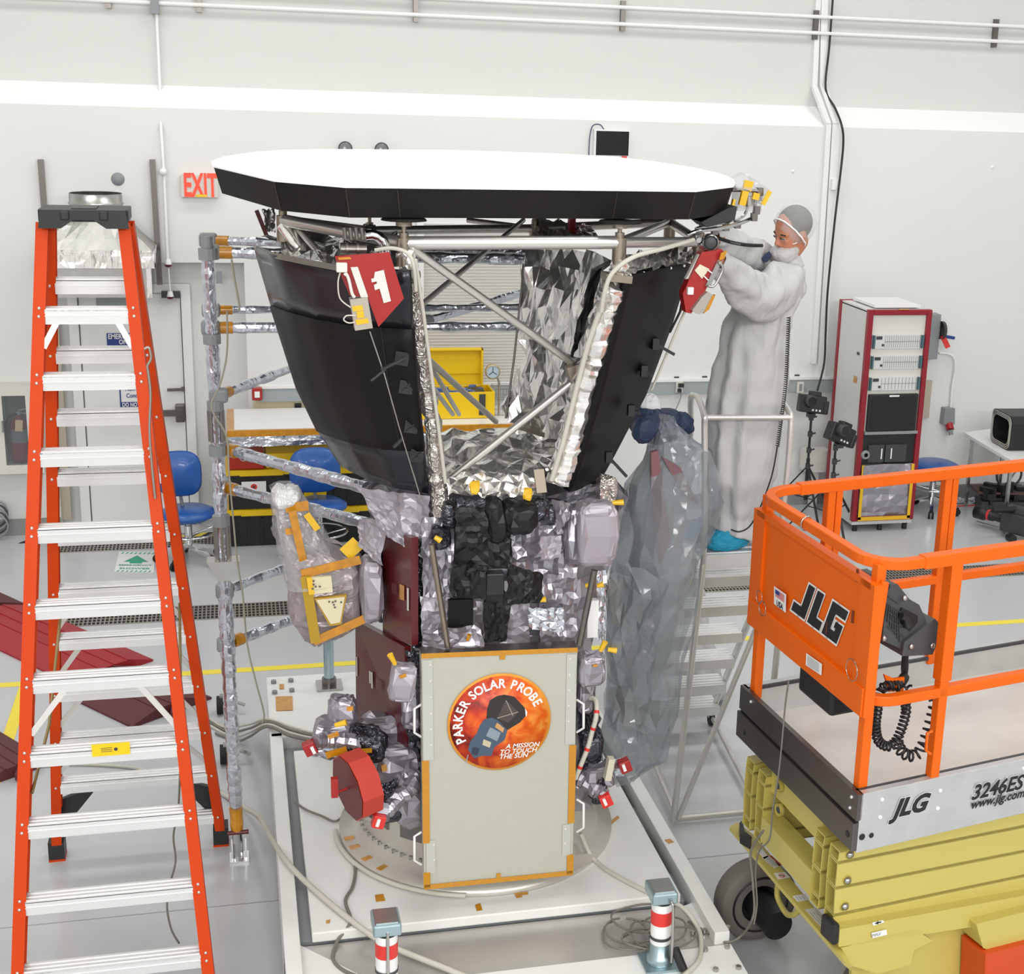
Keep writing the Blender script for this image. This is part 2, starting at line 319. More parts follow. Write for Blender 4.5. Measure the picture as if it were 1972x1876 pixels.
# ---- wall fittings ----
def conduit(px, y0, Y, label, x0=-6.5, x1=13.5):
    z = PY(px, y0, Y).z
    tag(MB().cyl((x0, Y, z), (x1, Y, z), 0.018, 8).build('conduit_pipe', WHITE), label, 'pipe'); return z
z1 = conduit(1672, 37, WYU - .07, 'upper of the two thin white pipes running along the top of the wall')
z2 = conduit(1672, 68, WYU - .07, 'lower of the two thin white pipes running along the top of the wall')
for i, x in enumerate((210, 384, 801, 1200, 1573, 1921)):
    X = PY(x, 30, WYU - .04).x; b = MB(); b.box(X - 0.022, X + 0.022, WYU - 0.05, WYU, z2 - 0.06, z1 + 0.06); o = b.build('pipe_bracket', DSTEEL)
    tag(o, ['first metal strut bracket from the left holding the wall pipes', 'second metal strut bracket from the left holding the wall pipes', 'metal strut bracket on the wall pipes above the left half of the white disc', 'metal strut bracket on the wall pipes above the small black screen', 'metal strut bracket on the wall pipes just left of the black cable', 'rightmost metal strut bracket holding the wall pipes'][i], 'bracket', 'strut brackets of the wall pipes')
# vertical pipe with dome sensors, left
t = thing('sensor_pipe', 'thin white vertical pipe with round sensor heads beside the exit sign', 'pipe', PY(320, 500, WY - .1))
pts = [PY(301, 20, WYU - .06), PY(307, 150, WYU - .06), PY(309, 200, WYU - .15), PY(310, 245, WY - .06), PY(316, 340, WY - .06), PY(323, 505, WY - .06)]
MB().tube(pts, 0.014).build('pipe', WHITE, t)
MB().tube([PY(324, 515, WY - .08), PY(328, 566, WR - .25)], 0.008).build('pipe', WHITE, t)
for (x, y, Y) in ((324, 509, WY - .08), (328, 571, WR - .25)):
    c = PY(x, y, Y); hd = MB().lathe([(0.0, 0.05), (0.02, 0.045), (0.03, 0.0)], c, n=16).build('sensor_head', WHITE, t); MB().lathe([(0.031, 0.0), (0.026, -0.02), (0, -0.024)], c, n=16).build('lens', DRED, hd)
c = PY(314, 331, WY - .07); b = MB(); b.lathe([(0, -0.03), (0.03, -0.02), (0.035, 0.01), (0, 0.03)], c, (0, 1, 0), 16); b.lathe([(0, -0.034), (0.008, -0.033)], c, (0, 1, 0), 8); b.build('round_junction', WHITE, t)
MB().cbox(PY(298, 8, WYU - .06), 0.07, 0.1, 0.16).build('junction_box', GRY, t)
# right cable trunk
t = thing('cable_trunk', 'white vertical cable trunk stepping over the wall ledge beside the black cable', 'cable trunk', PY(1573, 700, WY))
for x0, x1, y0, y1, wd in ((1575, 1568, 0, 168, .05), (1587, 1584, 0, 168, .07)):
    b = MB(); b.bar(PY(x0, y0, WYU - .02), PY(x1, y1, WYU - .02), wd, .04, (0, 1, 0)); b.build('channel', WHITE, t)
b = MB(); b.bar(PY(1568, 168, WYU - .03), PY(1595, 240, WY - .02), .05, .04, (0, 1, 0)); b.bar(PY(1584, 168, WYU - .03), PY(1609, 240, WY - .02), .07, .04, (0, 1, 0)); b.build('channel', WHITE, t)
b = MB(); b.bar(PY(1595, 240, WY - .02), PY(1566, 700, WY - .02), .05, .04, (0, 1, 0)); b.bar(PY(1609, 240, WY - .02), PY(1580, 725, WY - .02), .08, .05, (0, 1, 0)); b.build('channel', WHITE, t)
MB().cbox(PY(1606, 355, WY - .06), .06, .06, .1).build('cable_clamp', WHITE, t)
pp = [PY(x, y, Y) for x, y, Y in ((1604, -5, 13.68), (1597, 90, 13.68), (1590, 170, 13.66), (1608, 208, 13.4), (1621, 242, 13.2), (1624, 275, 13.2), (1619, 330, 13.2), (1607, 430, 13.18), (1594, 560, 13.18), (1590, 640, 13.16), (1587, 700, 13.1), (1574, 752, 12.95))]
tag(MB().tube(smoothpath(pp), 0.011).build('power_cable', BLK), 'thick black cable hanging down the wall to the small camera', 'cable')
# exit sign
t = thing('exit_sign', 'lit EXIT sign with red letters above the emergency door', 'sign', PY(384, 380, WY - .04))
a, c = PY(347, 337, WY - .06), PY(421, 381, WY - .06); b = MB(); b.box(a.x, c.x, WY - .07, WY, c.z, a.z); b.build('housing', mat('sign_housing', '#cfcdc6', .5), t, bevel=.006)
text('EXIT', PY(386, 359, WY - .075), (1, 0, 0), (0, 0, 1), 0.275, 'lettering', mat('exit_red', '#e8452f', .5, emit=.6), t, bold=.008, sx=.5)
MB().cbox(PY(388, 377, WY - .075), .09, .006, .02).build('sticker', YEL, t)
# round plate, wall switch plate
tag(MB().lathe([(0, -.012), (.05, -.01), (.056, 0)], PY(227, 345, WY), (0, 1, 0), 28).build('round_wall_plate', GRY), 'small round grey plate on the wall above the duct hood', 'plate')
tag(MB().cbox(PY(422, 534, WY - .006), .055, .012, .11).build('switch_plate', GRY, bevel=.003), 'small grey switch plate on the wall near the top of the foil-wrapped pipes', 'switch')
# duct hood with two rails
t = thing('duct_hood', 'metal duct hood with round collar and foil taped lip behind the stepladder', 'duct', PY(180, 570, 13.0))
yf, yb = 12.62, 13.22; L, Rr = PY(72, 500, yf).x, PY(297, 500, yf).x; zt, zm, zb = PY(180, 487, yf).z, PY(180, 517, yf).z, PY(180, 575, yf).z
cx_, cy_, r_ = PY(184, 375, 12.92).x, 12.92, .21; zc = PY(184, 405, 12.92).z; ztop = PY(184, 372, 12.92).z
def hoodf(u, v):
    a = 2 * PI * u; ca, sa = math.cos(a), math.sin(a); m = max(abs(ca), abs(sa)); s_ = V(((L + Rr) / 2 + (Rr - L) / 2 * ca / m, (yf + yb) / 2 + (yb - yf) / 2 * sa / m, zt)); c_ = V((cx_ + r_ * ca, cy_ + r_ * sa, zc)); return s_.lerp(c_, v)
b = MB(); b.grid(hoodf, 32, 3, closeu=True); b.build('funnel', GALV, t, solid=.003)
b = MB(); b.lathe([(r_ - .004, ztop), (r_, ztop), (r_, ztop - .07), (r_ + .012, ztop - .08), (r_, ztop - .09), (r_, zc)], (cx_, cy_, 0), n=40); b.build('collar', GALV, t, solid=.003)
b = MB(); b.box(L + .1, Rr - .04, yf + .05, yb, zb, zm); b.build('box', GALV, t)
b = MB(); b.grid(sheetfn(bil([(L, yf, zm), (Rr, yf, zm), (Rr, yf, zt + .02), (L, yf, zt + .02)]), .006, 9), 40, 3, tri=True); b.grid(sheetfn(bil([(Rr, yf, zm), (Rr, yb, zm), (Rr, yb, zt + .02), (Rr, yf, zt + .02)]), .006, 9), 14, 3, tri=True); b.build('foil_lip', FOIL, t)
b = MB(); b.box(Rr - .07, Rr - .03, yf + .02, yf + .06, zb, zm); b.build('tape_strip', FOIL, t)
for i, (x0, y0, x1, y1) in enumerate(((78, 307, 94, 520), (293, 307, 308, 548))):
    b = MB(); b.bar(PY(x0, y0, WY - .03), PY(x1, y1, WY - .03), .045, .05, (0, 1, 0)); tag(b.build('wall_rail', DSTEEL), ['vertical steel channel on the wall left of the duct hood', 'vertical steel channel on the wall right of the duct hood'][i], 'rail', 'steel channels beside the duct hood')
    b = MB(); b.bar(PY(x0 - 3, 512, 12.7) if i == 0 else PY(296, 512, 12.65), PY(x0 + 4 if i == 0 else 304, 480, WY - .05), .03, .03); b.build('support_arm', DARK, t)
# emergency lamp heads and the small black screen
for i, (x, y) in enumerate(((665, 286), (735, 288))):
    c = PY(x, y, WY - .1); t = thing('lamp_head', ['left of the two round lamp heads peeking over the white disc', 'right of the two round lamp heads peeking over the white disc'][i], 'lamp', c, 'round emergency lamp heads')
    MB().lathe([(.012, .09), (.05, .06), (.062, 0), (.055, -.005)], c, (0, 1, 0), 24).build('lamp_shade', DARK, t); MB().lathe([(0, -.014), (.04, -.01), (.056, 0)], c, (0, 1, 0), 24).build('lens', CLEAR, t)
    MB().cbox(c + V((.06 if i == 0 else -.08, .06, -.06)), .08, .06, .05).build('mount', WHITE, t)
t = thing('wall_screen', 'small black screen in a pale frame on the wall above the white disc', 'screen', PY(1178, 300, WY - .05))
a, c = PY(1145, 249, WY - .05), PY(1212, 312, WY - .05); MB().box(a.x, c.x, WY - .05, WY, c.z, a.z).build('frame', WHITE, t, bevel=.004)
a, c = PY(1149, 252, WY - .056), PY(1210, 300, WY - .056); MB().box(a.x, c.x, WY - .056, WY - .05, c.z, a.z).build('screen', SCREEN, t)
MB().cbox(PY(1202, 303, WY - .055), .05, .008, .02).build('sticker', BRED, t)
tag(MB().tube(smoothpath([PY(x, y, WY - .03) for x, y in ((1163, 249), (1155, 240), (1142, 242), (1136, 262), (1134, 300), (1136, 340))]), .005).build('screen_cable', mat('blue_cable', '#3d3f66', .5)), 'thin dark cable looping from the black screen', 'cable')
# door signs
t = thing('door_sign', 'blue sign reading EMERGENCY ONLY on the white door', 'sign', PY(235, 664, WR - .06))
a, c = PY(205, 642, WR - .056), PY(276, 665, WR - .056); MB().box(a.x, c.x, WR - .058, WR - .052, c.z, a.z).build('board', SIGNB, t)
text('EMERGENCY', PY(240, 648.5, WR - .06), (1, 0, 0), (0, 0, 1), .062, 'lettering', WHITE, t, bold=.0015, sx=.8); text('ONLY', PY(243, 659, WR - .06), (1, 0, 0), (0, 0, 1), .058, 'lettering', WHITE, t, bold=.0015, sx=.8)
t = thing('door_sign', 'white and blue sign about non-clean conditions on the door, below the small blue sign', 'sign', PY(262, 786, WR - .06))
a, c = PY(229, 736, WR - .056), PY(300, 786, WR - .056); MB().box(a.x, c.x, WR - .057, WR - .052, c.z, a.z).build('board', SIGNB, t)
zc_ = PY(262, 774, WR - .06).z; MB().box(a.x + .012, c.x - .012, WR - .059, WR - .056, zc_, a.z - .02).build('white_field', WHITE, t)
text('Non-Clean', PY(263, 749, WR - .061), (1, 0, 0), (0, 0, 1), .055, 'lettering', SIGNB, t, bold=.001, sx=.8); text('Conditions', PY(265, 762, WR - .061), (1, 0, 0), (0, 0, 1), .055, 'lettering', SIGNB, t, bold=.001, sx=.8)
text('DO NOT ENTER', PY(266, 779.5, WR - .06), (1, 0, 0), (0, 0, 1), .05, 'lettering', WHITE, t, bold=.0015, sx=.75)
# fire extinguisher cabinet
t = thing('extinguisher_cabinet', 'pale wall cabinet with grey glass behind the stepladder at the left edge', 'cabinet', PY(40, 903, WY - .02))
a, c = PY(-30, 738, WY - .05), PY(90, 903, WY - .05); g0, g1 = PY(7, 756, WY - .05), PY(62, 887, WY - .05); Yc = WY - .2
b = MB(); b.box(a.x, g0.x, Yc, WY, c.z, a.z); b.box(g1.x, c.x, Yc, WY, c.z, a.z); b.box(g0.x, g1.x, Yc, WY, g1.z, a.z) if False else b.box(g0.x, g1.x, Yc, WY, g0.z, a.z); b.box(g0.x, g1.x, Yc, WY, c.z, g1.z); b.build('body', OFFW, t)
MB().box(g0.x, g1.x, WY - .015, WY - .005, g1.z, g0.z).build('back_plate', mat('cabinet_inside', '#8a8d90', .5), t)
MB().box(g0.x, g1.x, Yc + .005, Yc + .009, g1.z, g0.z).build('glass', GLASS, t)
MB().cbox(PY(5, 822, Yc - .012), .012, .025, .1).build('handle', GRY, t)
tb = MB()
for i, ch in enumerate('FIRE'): letters(tb, ch, PY(64.5, 762 + i * 10.5, Yc - .004), (1, 0, 0), (0, 0, 1), .05, bold=.002)
tb.build('lettering', mat('fire_letters', '#9e1b22', .5), t)
ec = PY(42, 886, WY - .1); t = thing('fire_extinguisher', 'red fire extinguisher with tag inside the wall cabinet', 'fire extinguisher', ec)
MB().lathe([(0, 0), (.07, 0), (.078, .02), (.078, .3), (.06, .36), (.028, .385), (.028, .41)], ec, n=28).build('cylinder', mat('extinguisher_red', '#a3161d', .3), t)
MB().lathe([(.0795, .17), (.0795, .29)], ec, n=28).build('label', GRY, t)
b = MB(); b.cbox(ec + V((0, 0, .42)), .04, .05, .04); b.bar(ec + V((0, 0, .45)), ec + V((.12, 0, .47)), .02, .012); b.bar(ec + V((0, 0, .43)), ec + V((.11, 0, .41)), .02, .012); b.build('valve', STEEL, t)
MB().tube(smoothpath([ec + V(p) for p in ((-.01, -.02, .42), (-.07, -.04, .4), (-.11, -.04, .3), (-.1, -.03, .16))]), .012).build('hose', RUB, t)
MB().cbox(ec + V((.01, -.09, .33)), .06, .004, .1, roty(.1)).build('tag', mat('paper_tag', '#d9bf9c', .7), t)
# alarm box and cream panel
t = thing('alarm_box', 'small red alarm box on the wall above the white workbench', 'alarm', PY(495, 772, WY - .08))
c = PY(495, 758, WY - .1); MB().cbox(c, .09, .08, .11).build('body', RED, t, bevel=.006); MB().cbox(c + V((0, -.045, 0)), .045, .01, .055).build('plate', WHITE, t)
a, c = PY(488, 772, WY - .02), PY(640, 812, WY - .02); tag(MB().box(a.x, c.x, WY - .03, WY - .005, c.z - .1, a.z).build('bench_backboard', mat('cream_board', '#d3c9ab', .6)), 'cream backboard on the wall behind the white workbench', 'board')
tag(MB().cbox(PY(574, 782, WY - .04), .06, .02, .05).build('wall_socket', BLK), 'small black socket on the cream backboard', 'socket')
for i, (x, y) in enumerate(((1308, 745), (1541, 746))):
    c = PY(x, y, WY - .075); t = thing('wall_outlet', ['pale outlet with two black plugs on the grey wall band left of the worker', 'pale outlet on the grey wall band right of the worker'][i], 'outlet', c, 'outlets on the grey wall band'); MB().cbox(c, .07, .02, .11).build('plate', OFFW, t, bevel=.003)
    if i == 0: b = MB(); b.cbox(c + V((.01, -.025, .02)), .05, .04, .035); b.cbox(c + V((-.005, -.025, -.03)), .03, .04, .03); b.build('plug', BLK, t)
    else: MB().cbox(c + V((0, -.012, 0)), .03, .006, .07).build('socket', GRY, t)
for x, y, l in ((1303, 727, 'small dark label above the wall band left of the worker'), (1357, 726, 'small dark label above the wall band just behind the worker gown'), (1535, 723, 'small dark label above the wall band right of the worker')):
    tag(MB().cbox(PY(x, y, WY - .004), .05, .008, .016).build('wall_label', DARK), l, 'label')
tag(MB().tube(smoothpath([PY(x, y, WY - .1) for x, y in ((1312, 750), (1311, 765), (1303, 785), (1296, 796))]), .006).build('plug_cable', GRY), 'grey cord dropping from the black plugs on the wall', 'cord')
# disconnect box, panel, conduit and socket at right
t = thing('disconnect_box', 'grey electrical switch box with red lever behind the tall rack', 'electrical box', PY(1800, 692, WY))
a, c = PY(1792, 606, WY - .14), PY(1812, 692, WY - .14); MB().box(a.x, PY(1810, 640, WY - .14).x, WY - .14, WY, c.z, a.z).build('box', GRY, t, bevel=.004)
c = PY(1811, 636, WY - .17); MB().lathe([(.09, 0), (.09, .03), (0, .03)], c, (1, 0, 0), 20).build('dial', DARK, t); MB().bar(c + V((.03, 0, -.06)), c + V((.09, -.02, -.17)), .05, .05).build('lever', BRED, t); MB().bar(c + V((.04, 0, -.06)), c + V((.16, 0, -.08)), .03, .03).build('latch', SIGNB, t)
t = thing('power_socket', 'grey industrial wall socket with red plug below a white conduit', 'socket', PY(1829, 838, WY))
MB().tube(smoothpath([PY(x, y, WY - .04) for x, y in ((1808, 680), (1828, 682), (1838, 692), (1839, 715), (1834, 745), (1831, 785))]), .013).build('conduit', WHITE, t)
c = PY(1829, 803, WY - .09); b = MB(); b.ext([c + V((-.06, 0, .09)), c + V((.05, 0, .09)), c + V((.065, 0, -.08)), c + V((-.065, 0, -.08))], (0, .09, 0)); b.build('housing', GRY, t, bevel=.008); MB().cyl(c + V((.01, .02, -.08)), c + V((.01, -.02, -.13)), .04).build('red_plug', RED, t); MB().cyl(c + V((.01, -.02, -.13)), c + V((.02, -.03, -.18)), .025).build('plug_end', GRY, t)
tag(MB().box(PY(1765, 760, WY - .04).x, PY(1793, 760, WY - .04).x, WY - .04, WY, PY(1780, 803, WY).z, PY(1780, 732, WY).z).build('wall_board', BEIGE), 'narrow pale board on the wall right of the tall rack', 'board')
for x, y, l in ((1527, 330, 'tiny white cap on the bare wall left of the black cable'), (1911, 322, 'tiny white cap on the bare wall at the far right')):
    tag(MB().lathe([(0, -.01), (.015, -.008), (.018, 0)], PY(x, y, WY), (0, 1, 0), 12).build('blank_plug', WHITE), l, 'plug')
# ======================= floor markings and drains =======================
yl = PZ(383, 1296, 0).y
tag(MB().box(-3.2, 9.5, yl - .038, yl + .038, .0005, .0025).build('floor_tape', YTAPE), 'long yellow tape line running across the floor parallel to the wall', 'tape')
a, c = PZ(24, 1400, 0), PZ(10, 1475, 0); tag(MB().box(a.x - .04, a.x + .035, 4.5, yl - .04, .0005, .0022).build('floor_tape', YTAPE), 'yellow tape line on the floor left of the stepladder', 'tape')
def drain(x0, x1, y0, y1, label, step=.031):
    t = thing('floor_drain', label, 'floor drain', ((x0 + x1) / 2, (y0 + y1) / 2, 0)); MB().box(x0, x1, y0, y1, .0005, .0015).build('channel', mat('drain_black', '#101010', .8), t)
    b = MB(); n = int((x1 - x0) / step)
    for i in range(n + 1): b.box(x0 + i * step - .005, x0 + i * step + .005, y0, y1, .0015, .005)
    m = max(2, round((y1 - y0) / .062))
    for j in range(m + 1): y = y0 + (y1 - y0) * j / m; b.box(x0, x1, y - .006, y + .006, .0015, .0055)
    b.build('grate', mat('grate_steel', '#a9a39a', .4, .6), t)
d0, d1 = PZ(380, 1194, 0), PZ(380, 1168, 0); drain(PZ(78, 1200, 0).x, 9.0, d0.y, d1.y, 'long steel grate drain crossing the floor behind the stepladder')
d0, d1 = PZ(250, 1059, 0), PZ(250, 1040, 0); drain(PZ(92, 1064, 0).x, PZ(440, 1050, 0).x, d0.y, d1.y, 'short steel grate drain in front of the emergency door')
a, c = PZ(37, 1043, 0), PZ(416, 1029, 0); y_ = (a.y + c.y) / 2; n = 26; wdt = .05; t = thing('hazard_tape', 'yellow and black striped tape on the floor before the emergency door', 'tape', ((a.x + c.x) / 2, y_, 0))
b1, b2 = MB(), MB(); L_ = (c.x - a.x) / n
for i in range(n):
    q = (b1 if i % 2 else b2); x = a.x + i * L_; q.ext([(x, y_ - wdt, .001), (x + L_, y_ - wdt, .001), (x + L_ + .06, y_ + wdt, .001), (x + .06, y_ + wdt, .001)], (0, 0, .002))
b1.build('yellow_stripes', YTAPE, t); b2.build('black_stripes', BLK, t)
P4 = [PZ(x, y, .001) for x, y in ((229, 1063), (300, 1063), (296, 1103), (220, 1102))]; sg = thing('floor_sign', 'white and green floor sign reading EMERGENCY SHOWER beside the blue chair', 'sign', (P4[0] + P4[2]) / 2)
o_, u_, v_ = P4[3], (P4[2] - P4[3]), (P4[0] - P4[3]); v_ = V((u_.y * -1, u_.x, 0)).normalized() * v_.length if False else v_
MB().ext([P4[3], P4[2], P4[1], P4[0]], (0, 0, .0015)).build('sheet', WHITE, sg)
GRN = mat('sign_green', '#1fa27c', .5); fp = lambda a, c: o_ + u_ * a + v_ * c + V((0, 0, .0025))
MB().face([fp(.18, .5), fp(.5, .82), (fp(.82, .5)), fp(.66, .5), fp(.66, .42), fp(.34, .42), fp(.34, .5)]).build('arrow', GRN, sg); b = MB()
for k in range(8): b.face([fp(.06 + k * .115, .9), fp(.11 + k * .115, .9), fp(.16 + k * .115, .98), fp(.11 + k * .115, .98)]); b.face([fp(.04 + k * .115, .02), fp(.09 + k * .115, .02), fp(.14 + k * .115, .08), fp(.09 + k * .115, .08)])
b.build('border_stripes', GRN, sg)
text('EMERGENCY', fp(.5, .33), u_, v_, u_.length * .15, 'lettering', GRN, sg, h=.001, bold=.001); text('SHOWER', fp(.5, .17), u_, v_, u_.length * .19, 'lettering', GRN, sg, h=.001, bold=.001)
for y, l in ((PZ(300, 1758, 0).y, 'thin seam'),):
    struct(MB().box(-7, 14, y - .003, y + .003, .0002, .0008).build('trim_4', mat('floor_seam', '#8f9294', .5)))
# ======================= orange stepladder =======================
def ladder():
    N1, N2, P0 = V((0, 1, -.27)), V((0, 1, .23)), V((0, 6.62, 3.49))
    t = thing('step_ladder', 'tall orange fibreglass stepladder with aluminium steps at the left', 'ladder', (-.3, 6.6, 0))
    fz = lambda p0, p1, z: p0.lerp(p1, (z - p0.z) / (p1.z - p0.z))
    def rail(a, c, Nn, zb, sgn, front):
        p0, p1 = PP(a[0], a[1], P0, Nn), PP(c[0], c[1], P0, Nn); top, bot = fz(p0, p1, 3.42), fz(p0, p1, zb); d = (bot - top).normalized(); xs = V((sgn, 0, 0)); yv = d.cross(xs).normalized()
        if yv.y > 0: yv = -yv
        b = MB(); b.bar(top + xs * .022, bot + xs * .022, .006, .08, yv); b.bar(top + yv * .038, bot + yv * .038, .05, .006, yv); b.bar(top - yv * .038, bot - yv * .038, .05, .006, yv)
        b.cur = 1
        for z in (ZF if front else ZR):
            for dz in ((.012, -.022) if front else (0,)):
                q = fz(p0, p1, z + dz) + yv * .043; b.ell(q, .007, .005, .007, nu=8, nv=5)
        b.build('rail', [ORG, ALUW], t); return p0, p1
    ZF = [.07, .37, .66, .97, 1.26, 1.56, 1.86, 2.17, 2.48, 2.79, 3.06]; ZR = [.2, .48, .76, 1.05, 1.35, 1.63, 1.93, 2.24, 2.54, 2.84, 3.16]
    fl = rail((83, 437), (36, 1870), N1, 0.0, -1, True); fr = rail((240, 437), (401, 1870), N1, 0.0, 1, True)
    rl = rail((96, 445), (110, 1600), N2, 0.07, -1, False); rr = rail((250, 453), (424, 1594), N2, 0.07, 1, False)
    def step(a, c, z, yd):
        p, q = fz(*a, z), fz(*c, z); b = MB(); y0 = p.y
        p, q = p + V((.022, 0, 0)), q - V((.022, 0, 0)); w = .085
        b.obox((p.x, y0 - w / 2, z + .012), (q.x - p.x, q.y - p.y, 0), (0, w, 0), (0, 0, .006))
        for k in range(3): b.obox((p.x, y0 - w / 2 + .01 + k * .028, z + .018), (q.x - p.x, 0, 0), (0, .012, 0), (0, 0, .004))
        b.obox((p.x, y0 - w / 2, z - .045), (q.x - p.x, 0, 0), (0, .005, 0), (0, 0, .06)); b.obox((p.x, y0 + w / 2 - .005, z - .03), (q.x - p.x, 0, 0), (0, .005, 0), (0, 0, .045))
        b.obox((p.x, y0 - w / 2 - .004, z - .012), (q.x - p.x, 0, 0), (0, .004, 0), (0, 0, .006))
        b.build('step', ALU, t); return p, q
    for z in ZF: p, q = step(fl, fr, z, 1)
    for z in ZR: step(rl, rr, z, 1)
    def brace(A, C, z, f, drop):
        p, q = fz(*A, z), fz(*C, z); w = q.x - p.x
        for s_, a_, c_ in ((1, p, A), (-1, q, C)):
            lo = fz(*c_, z - drop); MB().bar(a_ + V((s_ * w * f, -.03, -.02)), lo + V((s_ * .02, -.03, 0)), .025, .006, (0, 1, 0)).build('brace', ALUW, t)
    brace(fl, fr, 3.06, .2, .14); brace(fl, fr, 1.56, .27, .21); brace(fl, fr, .07, .2, -.15) if False else None
    for z in (1.35, 1.05, .76, 1.63): brace(rl, rr, z, .2, .2)
    # top cap
    a, c = PY(73, 402, 6.54), PY(249, 437, 6.54); b = MB(); x0, x1, zb, zt = a.x, c.x, c.z, a.z
    b.box(x0, x1, 6.52, 6.74, zb + .02, zt); b.ext([(x0, 6.5, zb - .005), (x0 + .09, 6.5, zb - .005), (x0 + .14, 6.5, zb + .03), (x1 - .14, 6.5, zb + .03), (x1 - .09, 6.5, zb - .005), (x1, 6.5, zb - .005), (x1 - .01, 6.5, zt), (x0 + .01, 6.5, zt)], (0, .025, 0))
    for k in (.25, .68): x = lerp(x0, x1, k); b.box(x, x + .035, 6.49, 6.5, zb + .03, zt - .005)
    cp = b.build('top_cap', BLK, t, bevel=.006); MB().box(x0 + .13, x1 - .13, 6.55, 6.7, zt + .001, zt + .004).build('tray', DARK, cp)
    for P_, s_ in ((rl, 1), (rr, -1)):
        q = fz(*P_, .06); b = MB(); b.box(q.x - .04, q.x + .04, q.y - .05, q.y + .05, 0.008, .11); b.ext([q + V((s_ * .03, -.02, .1)), q + V((s_ * .03, -.02, .28)), q + V((s_ * .2, -.02, .34)), q + V((s_ * .2, -.02, .31))], (0, .03, 0)); o = b.build('foot', BLK, t); MB().box(q.x - .041, q.x + .041, q.y - .051, q.y + .051, 0, .012).build('tread_pad', ORG, o)
    def sp(a, k, c): MB().tube([a, k, c], .007, 6).build('spreader', mat('brass_strip', '#a08c5c', .4, .6), t)
    kn = PY(95, 1395, 6.3); sp(fz(*fl, 1.1) + V((.03, 0, 0)), kn, fz(*rl, 1.52) + V((.03, 0, 0)))
    kn = PY(349, 1440, 6.4); sp(fz(*fr, 1.0) - V((.0, 0, 0)), kn, fz(*rr, 1.52) + V((-.03, 0, 0)))
    z = 1.26; p, q = fz(*fl, z), fz(*fr, z); y = p.y - .05; a, c = PY(176, 1434, y), PY(251, 1452, y); lb = MB().box(a.x, c.x, y - .002, y, c.z, a.z).build('caution_label', YEL, t)
    b = MB(); zc = (a.z + c.z) / 2; mx = (a.x + c.x) / 2
    b.lathe([(0, 0), (.008, 0)], (mx + .02, y - .003, zc), (0, -1, 0), 12)
    for k in (-1, 0, 1): b.box(mx - .04, mx + .005, y - .0035, y - .0025, zc + k * .008 - .001, zc + k * .008 + .001)
    b.build('caution_print', DARK, lb)
ladder()
pp = smoothpath([PY(x, y, 6.25) for x, y in ((278, 672), (287, 670), (291, 690), (284, 705), (286, 720), (290, 760), (288, 830), (293, 900), (299, 960))])
tag(MB().tube(pp, .006, 6).build('lanyard', mat('steel_lanyard', '#a39d92', .35, .7)), 'thin steel lanyard hanging along the right rail of the stepladder', 'lanyard')
pp = smoothpath([PY(x, y, 6.05) for x, y in ((347, 1480), (343, 1560), (334, 1610), (338, 1660), (325, 1710), (322, 1750), (330, 1790), (345, 1817))])
tag(MB().tube(pp, .005, 6).build('hanging_cord', WIREG), 'thin grey cord dangling below the lower steps of the stepladder', 'cord')
# ======================= foil wrapped pipe frame =======================
t = thing('pipe_frame', 'foil-wrapped upright pipe frame between the stepladder and the spacecraft', 'pipe frame', (-.07, 7.21, 0))
pz = lambda y: PY(398 + (y - 455) * .0512, y, 7.21)
def post(y0, y1, r, m, name='post', jit=.004):
    p, q = pz(y0), pz(y1); n = max(2, int((p - q).length / .03)); pts = [p.lerp(q, i / n) for i in range(n + 1)]
    b = MB(); b.tube(pts, [r + rnd(jit) for _ in pts], 12, smooth=False); return b.build(name, m, t)
post(490, 1555, .032, FOILS); post(1085, 1540, .036, FOILS, 'foil_sleeve')
for y0, y1, r in ((478, 500, .043), (643, 662, .042), (772, 790, .04), (857, 877, .042), (992, 1012, .043)): post(y0, y1, r, GRY, 'collar', 0)
for y0, y1 in ((1012, 1080), (790, 850)):
    c0, c1 = pz(y0), pz(y1); b = MB()
    for k in range(8): a = k * PI / 4; b.bar(c0 + V((math.cos(a) * .036, math.sin(a) * .036, 0)), c1 + V((math.cos(a) * .036, math.sin(a) * .036, 0)), .012, .012)
    b.build('ribbed_sleeve', DSTEEL, t)
post(1555, 1598, .034, KAP, 'amber_tape_band', .003); post(1598, 1655, .026, CHROME, 'foot_tube', 0)
b = MB(); c = pz(1600); b.cyl(c + V((-.05, -.02, 0)), c + V((.06, -.02, 0)), .012); b.build('clamp_bolt', DRED, t)
b = MB(); b.box(-.12, -.02, 7.16, 7.27, 0, .012); b.box(-.11, -.1, 7.18, 7.25, 0, .1); b.box(-.04, -.03, 7.18, 7.25, 0, .1); b.build('foot_plate', CHROME, t)
c = pz(1095); b = MB(); b.ext([c + V((-.08, -.05, .05)), c + V((.08, -.05, .05)), c + V((.03, -.05, -.05)), c + V((-.03, -.05, -.05))], (0, .1, 0)); b.build('clamp', STEEL, t)
post(455, 478, .026, GRY, 'post_top', 0)
def arm(p, q, r, name='foil_arm', m=FOILS, tape=True, jit=.004):
    n = max(3, int((q - p).length / .05)); b = MB(); pts = [p.lerp(q, i / n) for i in range(n + 1)]; b.tube(pts, [r + rnd(jit) for _ in pts], 10, smooth=False); o = b.build(name, m, t)
    if tape: d = (q - p).normalized(); MB().tube([p + d * .0, p + d * .06], r + .004, 10).build('amber_band', KAP, o)
    k = MB(); k.cbox(p - (q - p).normalized() * .045, .09, .07, .07); k.build('coupler', GRY, o, bevel=.015)
def hz(a, c, r=.027, Y=7.25, **k): p = PY(a[0], a[1], Y); arm(p, PZ(c[0], c[1], p.z), r, **k)
